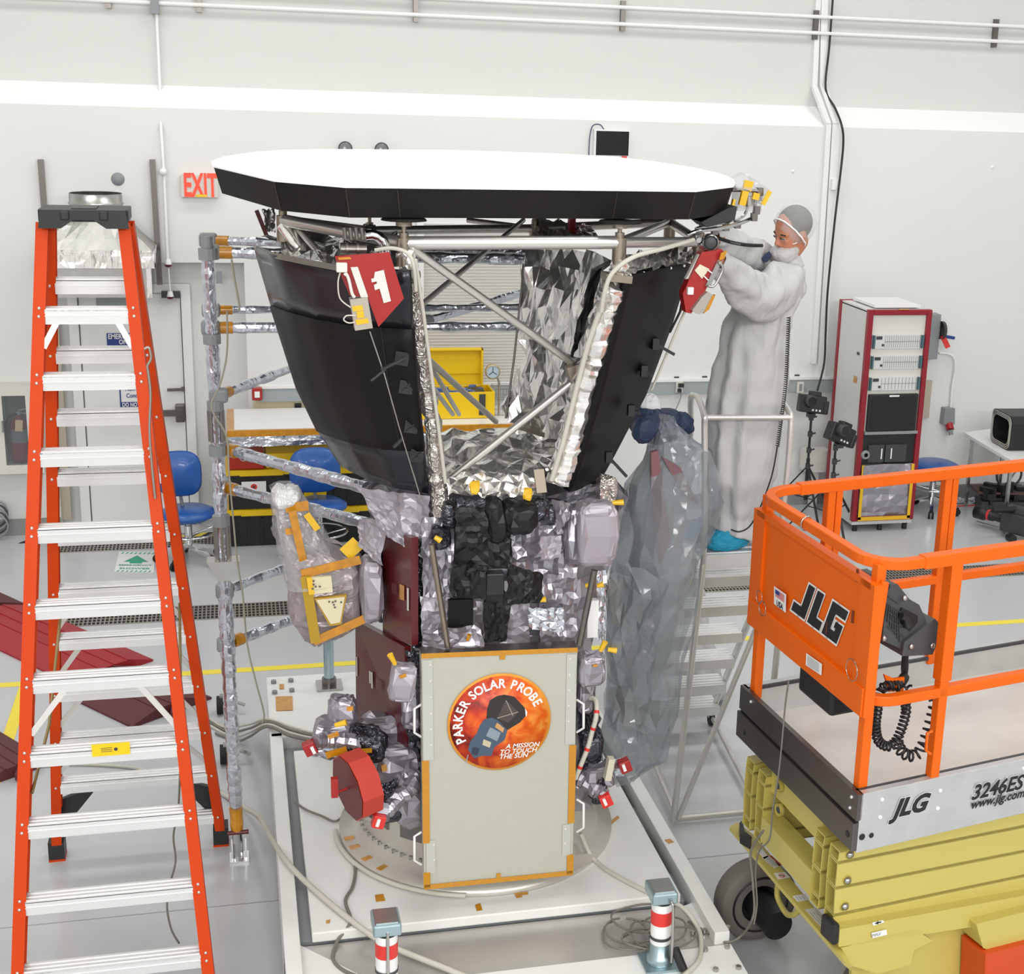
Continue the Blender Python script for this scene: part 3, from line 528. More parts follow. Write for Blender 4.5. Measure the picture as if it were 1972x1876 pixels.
hz((418, 463), (1012, 486), .022, 7.6); hz((424, 486), (1010, 500), .027); hz((424, 597), (1000, 592), .02, 7.6); hz((424, 631), (1000, 629), .026)
hz((430, 758), (600, 695), .024); hz((440, 866), (705, 940), .03); hz((440, 940), (735, 1015), .028, tape=True); hz((445, 1133), (600, 1075), .026, tape=False); hz((448, 1236), (600, 1180), .03)
p = PY(830, 615, 7.9); arm(p, PY(1010, 562, 8.3), .024, tape=False)
for (x, y, Y) in ((425, 1356, 7.9), (432, 1452, 7.5)):
    pass
for i, (x, y) in enumerate(((424, 1374), (431, 1470))):
    c = PZ(x, y, 0); c.z = .06; t2 = thing('caster_wheel', ['black caster wheel on the floor behind the foil-wrapped post, the farther one', 'black caster wheel on the floor behind the foil-wrapped post, the nearer one'][i], 'wheel', (c.x, c.y, 0), 'casters by the foil-wrapped post')
    MB().cyl(c + V((-.02, 0, 0)), c + V((.02, 0, 0)), .06, 20).build('tyre', RUB, t2, bevel=.006); b = MB(); b.box(c.x + .0, c.x + .1, c.y - .02, c.y + .02, .11, .13); b.bar(c + V((.025, 0, 0)), c + V((.06, 0, .06)), .03, .02); b.bar(c + V((.03, 0, .05)), c + V((.16, -.03, .0)), .03, .01); b.build('bracket', STEEL, t2)
pp = smoothpath([PY(x, y, 7.1) for x, y in ((446, 500), (452, 540), (461, 590), (457, 598))], 4); tag(MB().tube(pp, .006, 6).build('ribbon', mat('tan_ribbon', '#9a9788', .6)), 'short tan ribbon hanging between the two upper foil-wrapped pipes', 'ribbon')
pp = smoothpath([PY(x, y, 7.05) for x, y in ((437, 600), (437, 680), (424, 740), (407, 785), (436, 840), (441, 910), (450, 1010), (457, 1080), (468, 1150), (476, 1240), (492, 1310), (508, 1372), (505, 1392))], 5); tag(MB().tube(pp, .005, 6).build('ribbon', mat('tan_ribbon2', '#9a9788', .6)), 'long tan ribbon running down beside the foil-wrapped post to the cart', 'ribbon')
# ======================= red floor ramps =======================
def ramp(p0, p1, wd, m, label, h=.07):
    p0, p1 = V(p0), V(p1); d = p1 - p0; s_ = V((-d.y, d.x, 0)).normalized() * wd
    pr = [(0, 0), (.0, .015), (.3, h), (.7, h), (1, .015), (1, 0)]; b = MB(); b.ext([p0 + s_ * a + V((0, 0, z)) for a, z in pr], d)
    for k in (.32, .5, .68): b.bar(p0 + s_ * k + V((0, 0, h + .002)), p1 + s_ * k + V((0, 0, h + .002)), .01, .006)
    n = d.normalized(); b.cbox(p1 + s_ * .5 + n * .02 + V((0, 0, .03)), .04, wd * .3, .04); tag(b.build('floor_ramp', m), label, 'ramp')
def fr2(*q): return [PZ(x, y, 0.0) for x, y in q]
A = fr2((-60, 1100), (85, 1180), (-90, 1215)); B = fr2((0, 1200), (150, 1315)); 
q0, q1 = fr2((-40, 1160), (150, 1318)); q0, q1 = V((-2.12, 11.0, 0)), V((-1.13, 9.72, 0)); ramp(q0, q1, .62, RAMPR, 'bright red floor ramp section, the middle one of the row behind the ladder')
q2, q3 = V((-1.22, 9.62, 0)), V((-.72, 8.98, 0)); ramp(q2, q3, .62, RAMPD, 'dark red floor ramp section ending near the right rail of the ladder')
ramp(V((-2.75, 11.85, 0)), V((-2.16, 11.06, 0)), .62, RAMPD, 'dark red floor ramp section, the farthest one at the left edge'); ramp(V((-2.0, 9.0, 0)), V((-1.5, 8.3, 0)), .42, RAMPD, 'dark red floor ramp piece at the left edge, nearest to the camera')
# ======================= blue chairs =======================
def chair(px, py, sx, sy, label, back=None, rot=0, Y=None, seat_r=.22, bz=None):
    g = PZ(px, py, 0); g.z = 0; t = thing('lab_chair' if back else 'lab_stool', label, 'chair' if back else 'stool', g, None)
    sz = PY(sx, sy, g.y).z; sxw = PY(sx, sy, g.y).x
    MB().lathe([(0, .03), (seat_r * .75, .03), (seat_r, 0), (seat_r, -.03), (seat_r * .7, -.07), (0, -.075)], (sxw, g.y, sz), n=32).build('seat', BLUE, t)
    b = MB(); b.cyl((sxw, g.y, .3), (sxw, g.y, sz - .07), .02); b.cyl((sxw, g.y, .12), (sxw, g.y, .35), .032); b.build('gas_post', CHROME, t)
    R_ = .23; b = MB(); b.tube([V((sxw + R_ * math.cos(a * PI / 12), g.y + R_ * math.sin(a * PI / 12), .27)) for a in range(24)], .01, 8, closed=True)
    for k in range(3): a = k * 2.1 + rot; b.cyl((sxw, g.y, .23), (sxw + R_ * math.cos(a), g.y + R_ * math.sin(a), .27), .007, 6)
    b.build('foot_ring', CHROME, t)
    for k in range(5):
        a = k * 2 * PI / 5 + rot; d = V((math.cos(a), math.sin(a), 0)); e = V((sxw, g.y, .08)) + d * .27; o = MB().bar((sxw, g.y, .15), e, .035, .03).build('leg', CHROME, t)
        w = MB(); c = e + V((0, 0, -.045)); sd = V((-d.y, d.x, 0)); w.cyl(c - sd * .028, c - sd * .006, .034, 14); w.cyl(c + sd * .006, c + sd * .028, .034, 14); w.cyl(c + V((0, 0, .03)), c + V((0, 0, .05)), .02, 8); w.build('caster', RUB, o)
    if back:
        bx, by, bw, bh, dY = back; c = PY(bx, by, g.y + dY); e = 3.0
        def fn(u, v):
            a = 2 * PI * u; k = [0, .9, 1, .9, 0][min(4, int(round(v * 4)))]; th = [-.035, -.03, 0, .03, .035][min(4, int(round(v * 4)))]
            x = bw * math.copysign(abs(math.cos(a)) ** (2 / e), math.cos(a)) * k; z = bh * math.copysign(abs(math.sin(a)) ** (2 / e), math.sin(a)) * k * (1 - .0 * x)
            return c + V((x, th - (x * x) * .8, z))
        MB().grid(fn, 32, 4, smooth=True, closeu=True).build('backrest', BLUE, t); b = MB(); b.tube(smoothpath([V((sxw, g.y, sz - .08)), V((c.x * .5 + sxw * .5, c.y + .06, sz - .05)), V((c.x, c.y + .06, c.z - bh)), c + V((0, .04, 0))]), .016, 8); b.build('back_support', GRY, t)
    return t
chair(354, 1082, 361, 985, 'blue lab chair with round foot ring beside the emergency door', (345, 912, .185, .2, .02), .5, seat_r=.235)
chair(614, 1080, 616, 970, 'blue lab chair in front of the black totes', (606, 905, .215, .2, .02), .2, seat_r=.23)
chair(1793, 985, 1800, 895, 'low blue stool beside the tall equipment rack', None, .5, seat_r=.25)
# ======================= totes, workbench =======================
y0 = PZ(480, 1053, 0).y; xL = PY(436, 960, y0).x; X2 = PY(577, 1040, y0).x; X3 = PY(718, 1040, y0).x
zl = [PY(480, 982, y0).z, PY(480, 905, y0).z]
TB = mat('tote_black', '#1b1c1f', .55)
for i, (a, c) in enumerate(((xL, X2 - .01), (X2 + .01, X3))):
    for j in range(2):
        zb_, zt_ = (0.0, zl[0]) if j == 0 else (zl[0], zl[1]); L = ['lower', 'upper'][j] + ' black storage tote with yellow lid, ' + ['left stack under the white workbench', 'right stack behind the blue chair'][i]
        t = thing('storage_tote', L, 'storage box', ((a + c) / 2, y0 + .25, zb_), 'black totes with yellow lids')
        b = MB(); b.box(a + .02, c - .02, y0 + .02, y0 + .48, zb_ + .002, zt_ - .05)
        for k in range(5): x = lerp(a + .06, c - .1, k / 4); b.box(x, x + .02, y0 + .008, y0 + .02, zb_ + .03, zt_ - .08)
        b.build('body', TB, t); b = MB(); b.box(a, c, y0, y0 + .5, zt_ - .05, zt_ - .002); b.box(a + .12, c - .12, y0 - .012, y0, zt_ - .055, zt_ - .002); b.build('lid', YEL, t)
a, c = PY(465, 928, y0 - .005), PY(513, 953, y0 - .005); t = thing('paper_sign', 'white paper with a red round mark taped to the upper left tote', 'paper', PY(489, 953, y0 - .005)); MB().box(a.x, c.x, y0 - .01, y0 - .006, c.z, a.z).build('sheet', WHITE, t)
MB().lathe([(0, -.001), (.028, 0)], PY(489, 938, y0 - .011), (0, 1, 0), 20).build('round_mark', BRED, t); MB().lathe([(0, -.001), (.012, 0)], PY(489, 938, y0 - .0125), (0, 1, 0), 12).build('dark_centre', DARK, t)
tag(MB().box(PY(438, 880, y0).x, PY(508, 880, y0).x, y0, y0 + .4, zl[1] + .002, PY(438, 872, y0).z).build('red_tool_box', mat('tool_box_red', '#b3280f', .4), bevel=.01), 'red box standing on the left upper tote', 'box')
tag(MB().box(PY(511, 880, y0).x, PY(640, 880, y0).x, y0 + .02, y0 + .42, zl[1] + .002, PY(538, 874, y0).z).build('yellow_case', YEL, bevel=.015), 'yellow case on the totes between the red box and the blue chair', 'case')
tag(MB().tube(smoothpath([PY(x, y, y0 - .02) for x, y in ((461, 880), (464, 886), (470, 888), (476, 884))]), .004, 6).build('twine', WIRE), 'loop of pale twine on the front of the red box', 'twine')
tag(MB().cbox(PY(607, 951, y0 - .3), .19, .02, .045).build('yellow_level', YEL), 'small yellow level behind the blue chair back', 'tool')
zt = PY(440, 793, 13.1).z; yf = PZ(437, 831, zt).y; xa, xb = PY(437, 831, yf).x, 3.05
t = thing('workbench', 'long white workbench edged with amber tape along the back wall', 'workbench', ((xa + xb) / 2, (yf + 13.2) / 2, 0))
MB().box(xa + .05, xb, yf + .03, 13.2, zt - .03, zt).build('tabletop', WHITE, t)
b = MB(); b.box(xa, xb, yf, yf + .035, zt - .05, zt + .004); b.box(xa, xa + .06, yf + .035, 13.2, zt - .05, zt + .004); b.build('edge_tape', KAP, t)
b = MB(); b.grid(sheetfn(bil([(xa + .02, yf + .01, zt - .14), (xb, yf + .01, zt - .14), (xb, yf + .01, zt - .05), (xa + .02, yf + .01, zt - .05)]), .015, 8, jit=.004), 60, 4, tri=True); b.build('foil_apron', FOILS, t)
for x in (xa + .06, xb - .1): MB().box(x, x + .05, 13.14, 13.19, 0, zt - .05).build('leg', GRY, t)
MB().box(xb - .1, xb - .05, yf + .06, yf + .11, 0, zt - .05).build('leg', GRY, t)
# yellow tool case
yc = 12.75; a, c = PY(826, 668, yc + .22), PY(937, 752, yc + .22); t = thing('tool_case', 'open yellow tool case standing on the white workbench', 'tool case', (PY(885, 780, yc - .1).x, yc, zt + .002)); e0, e1 = PY(800, 780, yc - .12), PY(952, 780, yc - .12)
hb = PY(880, 755, yc - .12).z; zz = zt + .003
b = MB(); b.box(e0.x, e1.x, yc - .14, yc - .125, zz, hb); b.box(e0.x, e1.x, yc + .18, yc + .195, zz, hb); b.box(e0.x, e0.x + .015, yc - .125, yc + .18, zz, hb); b.box(e1.x - .015, e1.x, yc - .125, yc + .18, zz, hb); b.box(e0.x, e1.x, yc - .125, yc + .18, zz, zz + .01); b.build('body', YEL, t, bevel=.004)
b = MB(); lz0, lz1 = hb, PY(880, 668, yc + .24).z; b.box(e0.x, e1.x - .06, yc + .2, yc + .215, lz0, lz1); b.box(e0.x, e1.x - .06, yc + .14, yc + .2, lz1 - .02, lz1); b.box(e1.x - .08, e1.x - .06, yc + .14, yc + .2, lz0, lz1); b.box(e0.x, e1.x - .06, yc + .19, yc + .2, lz0 + .1, lz0 + .25); b.build('lid', YEL, t, bevel=.004)
b = MB()
for k in range(26): x = random.uniform(e0.x + .05, e1.x - .08); y = random.uniform(yc - .1, yc + .14); b.cbox((x, y, hb - .02 + rnd(.015)), .05, .04, .03, rotz(rnd(3)))
b.build('contents', mat('blue_fittings', '#4a6fb0', .4), t); MB().box(PY(923, 775, yc - .15).x, PY(935, 775, yc - .15).x, yc - .15, yc - .141, zz + .03, hb - .02).build('latch', DARK, t); MB().box(PY(903, 775, yc - .15).x, PY(935, 775, yc - .15).x, yc - .1, yc + .1, hb - .02, hb + .0).build('tray', DARK, t)
c = PY(949, 716, 12.7); t = thing('pressure_gauge', 'round dial gauge on the workbench right of the yellow tool case', 'gauge', (c.x, c.y, zt)); MB().lathe([(0, .03), (.068, .03), (.068, -.01), (.058, -.012)], c, (0, 1, 0), 28).build('case', mat('brassy', '#b9a67e', .35, .5), t); MB().lathe([(0, -.006), (.058, -.006)], c, (0, 1, 0), 28).build('dial', mat('dial_face', '#b7c9d6', .3), t)
b = MB()
for a in (PI / 2, PI * 1.2, -.6): b.bar(c + V((0, -.008, 0)), c + V((.045 * math.cos(a), -.008, .045 * math.sin(a))), .005, .003, (0, 1, 0))
b.build('pointer', DARK, t); MB().tube(smoothpath([c + V((.04, 0, -.05)), c + V((.06, 0, -.12)), V((c.x + .06, c.y, zt + .002))]), .01).build('stem', STEEL, t)
t = thing('wire_basket', 'small wire basket on the workbench between the gauge and the foil panel', 'basket', PY(975, 780, 12.8)); b = MB(); a, c = PY(955, 750, 12.7), PY(1000, 782, 12.7)
for k in range(9):
    x = lerp(a.x, c.x + .05, k / 8); b.bar((x, 12.7, zt + .003), (x, 12.7, a.z), .004, .004)
for k in range(6): z = lerp(zt + .005, a.z, k / 5); b.bar((a.x, 12.7, z), (c.x + .05, 12.7, z), .004, .004); b.bar((a.x, 12.95, z), (c.x + .05, 12.95, z), .004, .004); b.bar((a.x, 12.7, z), (a.x, 12.95, z), .004, .004)
b.build('mesh', STEEL, t)
# ======================= equipment rack =======================
yr = 12.3; X0 = (PY(1675, 601, yr).x + PY(1640, 1000, yr).x) / 2; X1 = (PY(1798, 604, yr).x + PY(1757, 1001, yr).x) / 2; ZT = PY(1735, 597, yr).z; ZB = PY(1700, 1003, yr).z; D = PX(1616, 577, X0).y - yr; D = min(D, .92); yb2 = yr + D
t = thing('equipment_rack', 'tall grey electronics rack with red frame beside the back wall', 'rack', ((X0 + X1) / 2, yr + D / 2, 0)); RW = mat('rack_grey', '#d5d5d3', .4); fw = .05
b = MB(); b.box(X0 + .01, X0 + .025, yr + .05, yb2 - .04, ZB, ZT - .02); b.box(X1 - .025, X1 - .01, yr + .05, yb2 - .04, ZB, ZT - .02); b.box(X0 + .01, X1 - .01, yb2 - .02, yb2 - .005, ZB, ZT); b.build('cabinet', RW, t)
tp = MB().box(X0 + .01, X1 - .01, yr + .02, yb2 - .01, ZT - .03, ZT - .005).build('top_panel', RW, t); MB().box(X0 + .1, X1 - .08, yr + .1, yb2 - .1, ZT + .005, ZT + .03).build('vent_cover', WHITE, tp); MB().box(X0 + .13, X1 - .11, yr + .13, yb2 - .13, ZT - .004, ZT + .006).build('vent_gap', DARK, tp)
b = MB()
for y_, d_ in ((yr, .06), (yb2 - .06, .06)):
    b.box(X0, X0 + fw, y_, y_ + d_, ZB, ZT); b.box(X1 - fw, X1, y_, y_ + d_, ZB, ZT); b.box(X0 + fw, X1 - fw, y_, y_ + d_, ZT - fw, ZT); b.box(X0 + fw, X1 - fw, y_, y_ + d_, ZB, ZB + fw)
b.build('frame', RACKR, t, bevel=.008)
MB().box(X0 + .01, X1 - .01, yr + .02, yb2, .07, ZB).build('plinth', RW, t)
for x in (X0 + .06, X1 - .06, (X0 + X1) / 2): MB().cyl((x, yr + .06, 0), (x, yr + .06, .07), .025).build('foot', BLK, t)
pl = lambda x, y: PY(x, y, yr + .03); xi0, xi1 = X0 + fw, X1 - fw
zr = lambda y: PY(1715, y, yr + .03).z
MB().box(xi0, xi1, yr + .03, yr + .05, zr(890), zr(606)).build('front_panel', OFFW, t)
for k, (ya, yb_) in enumerate(((644, 671), (684, 710), (725, 751))):
    m_ = MB().box(xi0 + .01, xi1 - .01, yr + .015, yr + .03, zr(yb_), zr(ya)).build('card_module', RW, t); b = MB(); n = 16 if k < 2 else 10
    for i in range(n + 1): x = lerp(xi0 + .14, xi1 - .05, i / n); b.box(x - .0015, x + .0015, yr + .012, yr + .015, zr(yb_) + .01, zr(ya) - .01)
    b.box(xi0 + .14, xi1 - .05, yr + .012, yr + .015, lerp(zr(ya), zr(yb_), .5) - .002, lerp(zr(ya), zr(yb_), .5) + .002); b.build('card_slots', GRY, m_)
    b = MB(); b.box(xi0 + .012, xi0 + .03, yr - .015, yr + .015, zr(yb_) + .005, zr(ya) - .005); b.box(xi1 - .04, xi1 - .015, yr - .01, yr + .015, zr(yb_) + .005, zr(ya) - .005); b.build('handle', mat('teal_handle', '#44606a', .4), m_)
    b = MB(); b.box(xi0 + .05, xi0 + .11, yr + .012, yr + .015, zr(ya) - .045, zr(ya) - .015); b.build('display', DARK, m_); MB().lathe([(0, 0), (.012, 0), (.012, .01)], (xi0 + .12, yr + .008, zr(yb_) + .035), (0, 1, 0), 12).build('knob', DARK, m_)
mo = MB().box(xi0 + .02, xi1 - .02, yr - .01, yr + .03, zr(828), zr(758)).build('monitor', BLK, t, bevel=.006); MB().box(xi0 + .045, xi1 - .045, yr - .013, yr - .009, zr(822), zr(764)).build('screen', SCREEN, mo); MB().cbox((lerp(xi0, xi1, .5), yr - .013, zr(761)), .1, .004, .015).build('sticker', WHITE, mo)
MB().box(xi0, xi1, yr - .02, yr + .03, zr(834), zr(829)).build('shelf', GRY, t)
b = MB(); b.box(xi0 + .005, xi1 - .005, yr + .02, yr + .03, zr(890), zr(834)); bay = b.build('bay', BLK, t)
b = MB(); b.box(xi0 + .06, xi0 + .22, yr - .0, yr + .02, zr(888), zr(855)); b.box(xi0 + .235, xi1 - .09, yr - .0, yr + .02, zr(888), zr(855)); b.build('computer', DARK, t); 
for x in (xi0 + .19, xi0 + .29): MB().box(x, x + .012, yr - .003, yr, zr(882), zr(862)).build('label', WHITE, t)
b = MB(); b.lathe([(.02, -.02), (.035, -.03), (.045, 0)], (xi0 + .03, yr, zr(873)), (0, 1, 0), 20); b.build('cable_coil', GRY, t)
b = MB(); b.grid(sheetfn(bil([(xi0 + .01, yr + .0, zr(995)), (xi1 - .01, yr + .0, zr(995)), (xi1 - .01, yr + .0, zr(893)), (xi0 + .01, yr + .0, zr(893))]), .025, 4, 2, .006), 7, 9, tri=True); fo = b.build('foil_cover', MLI, t)
b = MB()
for q in ((xi0, xi0 + .03, zr(996), zr(892)), (xi1 - .03, xi1, zr(996), zr(892)), (xi0, xi1, zr(998), zr(991))): b.box(q[0], q[1], yr - .02, yr - .016, q[2], q[3])
b.build('tape_border', KAPY, fo); MB().box(X0 + .3, X0 + .4, yr - .004, yr + .03, ZT + .001, ZT + .006).build('tape_patch', KAP, t)
MB().cbox((X0 + .003, yr + .18, PX(1650, 680, X0).z), .004, .05, .025).build('badge', DARK, t); MB().cbox((X0 + .003, yr + .2, PX(1655, 735, X0).z), .004, .06, .06).build('warning_label', KAP, t)
# ======================= cameras on black stands =======================
def camstand(cx_, cy_, fx, fy, label, tilt, yaw):
    g = PZ(fx, fy, 0); g.z = 0; c = PY(cx_, cy_, g.y); t = thing('camera_stand', 'tripod stand carrying the ' + label, 'stand', g)
    top = V((g.x, g.y, c.z - .13)); b = MB(); b.cyl((g.x, g.y, .2), top, .012); b.cyl((g.x, g.y, .2), (g.x, g.y, top.z * .6), .018); pole = b.build('pole', BLK, t)
    for k in range(4): z = lerp(.5, .97, k / 3) * top.z; b = MB(); b.cyl((g.x, g.y, z), (g.x, g.y, z + .05), .024); b.cyl((g.x, g.y, z + .02), (g.x + .05, g.y - .02, z + .04), .008); b.build('clamp', DARK, pole)
    for k in range(3): a = k * 2 * PI / 3 + .5; d = V((math.cos(a), math.sin(a), 0)); b = MB(); b.bar(V((g.x, g.y, .52)) + d * .02, V((g.x, g.y, .012)) + d * .42, .02, .014); b.bar((g.x, g.y, .22), V((g.x, g.y, .26)) + d * .22, .012, .008); b.build('leg', BLK, t)
    t = thing('camera', label, 'camera', c - V((0, 0, .12))); R_ = rotz(yaw) @ roty(tilt) @ rotx(-.15)
    b = MB(); b.cbox(c, .26, .13, .17, R_); b.cbox(c + R_ @ V((.02, 0, .1)), .11, .1, .05, R_); bd = b.build('body', BLK, t, bevel=.012)
    b = MB(); b.lathe([(.0, -.05), (.05, -.05), (.058, -.03), (.055, .04)], c + R_ @ V((-.04, -.09, .03)), R_ @ V((0, 1, 0)), 24); b.build('lens', DARK, t); MB().lathe([(0, -.052), (.042, -.052)], c + R_ @ V((-.04, -.09, .03)), R_ @ V((0, 1, 0)), 24).build('front_glass', SCREEN, t)
    b = MB(); b.cbox(c + R_ @ V((.13, -.02, -.02)), .05, .11, .13, R_); b.build('grip', BLK, t, bevel=.012); b = MB()
    for k in range(3): b.cbox(c + R_ @ V((.0 + k * .035, -.066, -.055)), .018, .004, .018, R_)
    b.build('white_marks', WHITE, bd); MB().cbox(c + V((0, 0, -.11)), .07, .07, .04).build('mount_plate', DARK, t)
camstand(1563, 778, 1548, 1000, 'black camera with round lens, the upper of two beside the rack', .12, -.1)
camstand(1617, 836, 1596, 1030, 'black camera tilted down, the lower of two beside the rack', .42, .1)
t = thing('floor_cabinet_box', 'small pale box on a pipe standing against the wall behind the camera stands', 'box', PY(1572, 930, 13.1)); MB().cbox(PY(1570, 885, 13.15), .25, .2, .22).build('housing', OFFW, t, bevel=.005); MB().bar(PY(1569, 900, 13.15), (PY(1569, 900, 13.15).x, 13.15, 0), .08, .06).build('pedestal', OFFW, t)
# ======================= table, ridged case, film camera pile at the right =======================
zt2 = .76; q = [PZ(x, y, zt2) for x, y in ((1857, 833), (1950, 888), (2060, 870), (1985, 822))]
t = thing('work_table', 'white folding table at the right edge carrying the black ridged case', 'table', (q[0] + q[2]) / 2 - V((0, 0, zt2)))
q[2] = q[1] + (q[2] - q[1]).normalized() * .6; q[3] = q[0] + (q[2] - q[1]); MB().ext(q, (0, 0, -.03)).build('tabletop', WHITE, t)
for k in (0, 1, 2, 3): p = q[k].lerp((q[0] + q[2]) / 2, .2); MB().bar(p - V((0, 0, .03)), (p.x, p.y, 0), .03, .03).build('leg', STEEL, t)
u = (q[1] - q[0]).normalized(); n_ = V((-u.y, u.x, 0)); n_ = n_ if n_.dot(q[2] - q[1]) > 0 else -n_; t = thing('ridged_case', 'black open-ended ridged case standing on the white table', 'case', q[0].lerp(q[1], .55) + n_ * .3)
cs = q[0].lerp(q[1], .5) + n_ * .12 + V((0, 0, .003)); wd, ht, dp = .46, .34, .5
def prof(k, w_, h_):
    r = min(.07, w_ / 3); out = []
    for (cx2, cz2, a0) in ((w_ / 2 - r, h_ - r, 0), (-w_ / 2 + r, h_ - r, PI / 2), (-w_ / 2 + r, r, PI), (w_ / 2 - r, r, 1.5 * PI)):
        for i in range(5): a = a0 + i * PI / 8; out.append((cx2 + r * math.cos(a), cz2 + r * math.sin(a)))
    return out
def rim(off, y, z0=0): return [cs + u * a + V((0, 0, c + off)) + n_ * y for a, c in prof(0, wd - 2 * off, ht - 2 * off)]
b = MB(); A_, B_, C_, D_ = rim(0, 0), rim(0, dp), rim(.05, 0), rim(.05, dp); n = len(A_)
b.add(A_ + B_, [(i, (i + 1) % n, (i + 1) % n + n, i + n) for i in range(n)]); b.add(C_ + D_, [(i + n, (i + 1) % n + n, (i + 1) % n, i) for i in range(n)]); b.add(A_ + C_, [(i, (i + 1) % n, (i + 1) % n + n, i + n) for i in range(n)]); b.add(B_ + D_, [(i + n, (i + 1) % n + n, (i + 1) % n, i) for i in range(n)]); b.build('shell', BLK, t)
for off in (.012, .027, .042): b = MB(); b.tube(rim(off, -.002), .0035, 6, closed=True); b.build('pale_ridge', WIRE, t)
tag(MB().cbox(cs + u * .1 + n_ * .3 + V((0, 0, ht + .03)), .03, .03, .07).build('metal_knob', STEEL), 'small metal knob on top of the ridged case', 'knob')
g = PZ(1935, 1015, 0); t = thing('film_camera', 'black film camera with red-ringed lens lying on the floor at the right edge', 'camera', g)
ax = (PZ(1972, 1000, .1) - PZ(1880, 975, .1)); ax.z = 0; ax.normalize(); p = PZ(1880, 985, .15)
b = MB(); b.lathe([(0, .02), (.055, .02), (.066, 0), (.066, .1), (.05, .12), (.052, .2), (.04, .22), (.045, .3)], p, ax, 28); b.build('lens', BLK, t); MB().lathe([(.053, .14), (.055, .15), (.053, .165)], p, ax, 28).build('red_ring', BRED, t)
cb = p + ax * .5; Rc = rotz(math.atan2(ax.y, ax.x)); b = MB(); b.cbox(cb, .36, .16, .2, Rc); b.cbox(cb + V((-.02, 0, .13)), .25, .1, .07, Rc); b.build('body', DARK, t, bevel=.015); b = MB(); b.cyl(p + V((0, 0, -.1)), p + ax * .5 + V((0, 0, -.1)), .008); b.build('rod', CHROME, t); b = MB(); b.cyl(cb + V((-.12, -.1, -.12)), cb + V((-.12, -.02, -.12)), .04); b.build('focus_wheel', BLK, t); b = MB(); b.cyl(cb + V((-.3, .02, .14)), cb + V((-.05, .02, .14)), .03); b.build('viewfinder', BLK, t)
g2 = PZ(1935, 1000, 0); t = thing('gear_cart', 'low pile of black camera gear on a rusty tray under the white table', 'equipment', g2 + V((.15, .3, 0)))
b = MB(); b.cbox(g2 + V((.2, .35, .2)), .7, .3, .02, rotz(-.2)); b.build('tray', mat('rusty_tray', '#5b4038', .6), t); b = MB()
for k in range(26): b.cbox(g2 + V((.2 + rnd(.3), .3 + rnd(.1), .1 + random.random() * .16)), .05 + random.random() * .12, .04 + random.random() * .08, .03 + random.random() * .09, rotz(rnd(2)))
b.build('gear', BLK, t); b = MB(); b.cbox(g2 + V((.2, .33, .06)), .6, .24, .1, rotz(-.2)); b.build('base', DARK, t)
b = MB(); b.tube([g2 + V((.2 + .14 * math.cos(a * .35), .35, .36 + .13 * math.sin(a * .35))) for a in range(18)], .012, 6, closed=True); b.build('hose_loop', DARK, t); b = MB(); b.bar(g2 + V((.1, .3, .22)), g2 + V((.4, .4, .5)), .014, .014); b.build('strut', STEEL, t)
tag(MB().grid(sheetfn(bil([PZ(1832, 970, .01), PZ(1885, 968, .01), PZ(1885, 958, .03), PZ(1832, 960, .03)]), .015, 12, jit=.006), 14, 4, tri=True).build('plastic_bundle', FOILS), 'strip of crumpled plastic on the floor by the baseboard, right of the stool', 'plastic')
tag(MB().tube([PZ(1832, 975, .008), PZ(1880, 973, .008)], .006).build('red_cable', BRED), 'short red cable on the floor right of the stool', 'cable')
# coil at left edge
t = thing('cable_coil', 'dark cable coil on the floor at the left edge below the extinguisher cabinet', 'cable', PZ(-4, 1040, 0)); c = PZ(-6, 1038, .02)
for k in range(5): b = MB(); b.tube([c + V((.1 * math.cos(a * .314), .03 * k * .3, .02 + .03 * k + .1 + .1 * math.sin(a * .314))) for a in range(20)], .009, 6, closed=True); b.build('loop', DARK if k % 2 else GRY, t)
# ======================= white cart under the spacecraft =======================
zc = .35
CW = mat('cart_white', '#e8e8e5', .4, var=.04, bscale=5); CGREY = mat('cart_grey_plate', '#bdbab6', .28, .4, var=.12, bscale=2)
t = thing('cart', 'large white wheeled cart frame carrying the spacecraft', 'cart', (1.1, 6.8, 0))
FL, FR_, BLc = PZ(601, 1800, zc), PZ(1310, 1720, zc), PZ(563, 1456, zc); yf = (FL.y + FR_.y) / 2
MB().box(FL.x, FR_.x, yf, 7.75, zc - .05, zc).build('deck_plate', CW, t, bevel=.006)
xo0, xi0_ = PZ(555, 1876, zc).x - .01, PZ(588, 1876, zc).x - .01; xi1_, xo1 = PZ(1341, 1734, zc).x, PZ(1403, 1789, zc).x
for a, c in ((xo0, xi0_), (xi1_, xo1)): MB().box(a, c, 5.45 if a < 1 else 5.52, 8.0, .06, zc).build('side_beam', CW, t, bevel=.004)
MB().box(xo0, xo1, 4.6, yf - .005, .1, .29).build('front_plate', CGREY, t)
MB().box(xo0 + .05, xo1, 4.6, 5.5, .285, .297).build('front_strip', CW, t)
for pq in (((1341, 1735), (1403, 1789), (1345, 1796), (1325, 1765), (1310, 1748)), ((547, 1818), (571, 1817), (649, 1855), (690, 1876), (558, 1880))): MB().ext([PZ(x, y, .294) for x, y in pq], (0, 0, -.003)).build('corner_patch', CW, t)
b = MB(); b.box(FL.x - .06, FR_.x + .03, 5.9, 7.9, .08, zc - .06); b.build('under_tray', GRY, t)
for x in (xi0_ + .03, xi1_ - .02):
    for y in (6.05, 6.75, 7.45): MB().cyl((x, y - .1, .2), (x, y + .14, .2), .07, 16).build('roller', GRY, t)
b = MB(); b.box(xo0, 2.0, 7.95, 8.85, .12, zc + .0); b.build('rear_plate', CW, t, bevel=.01)
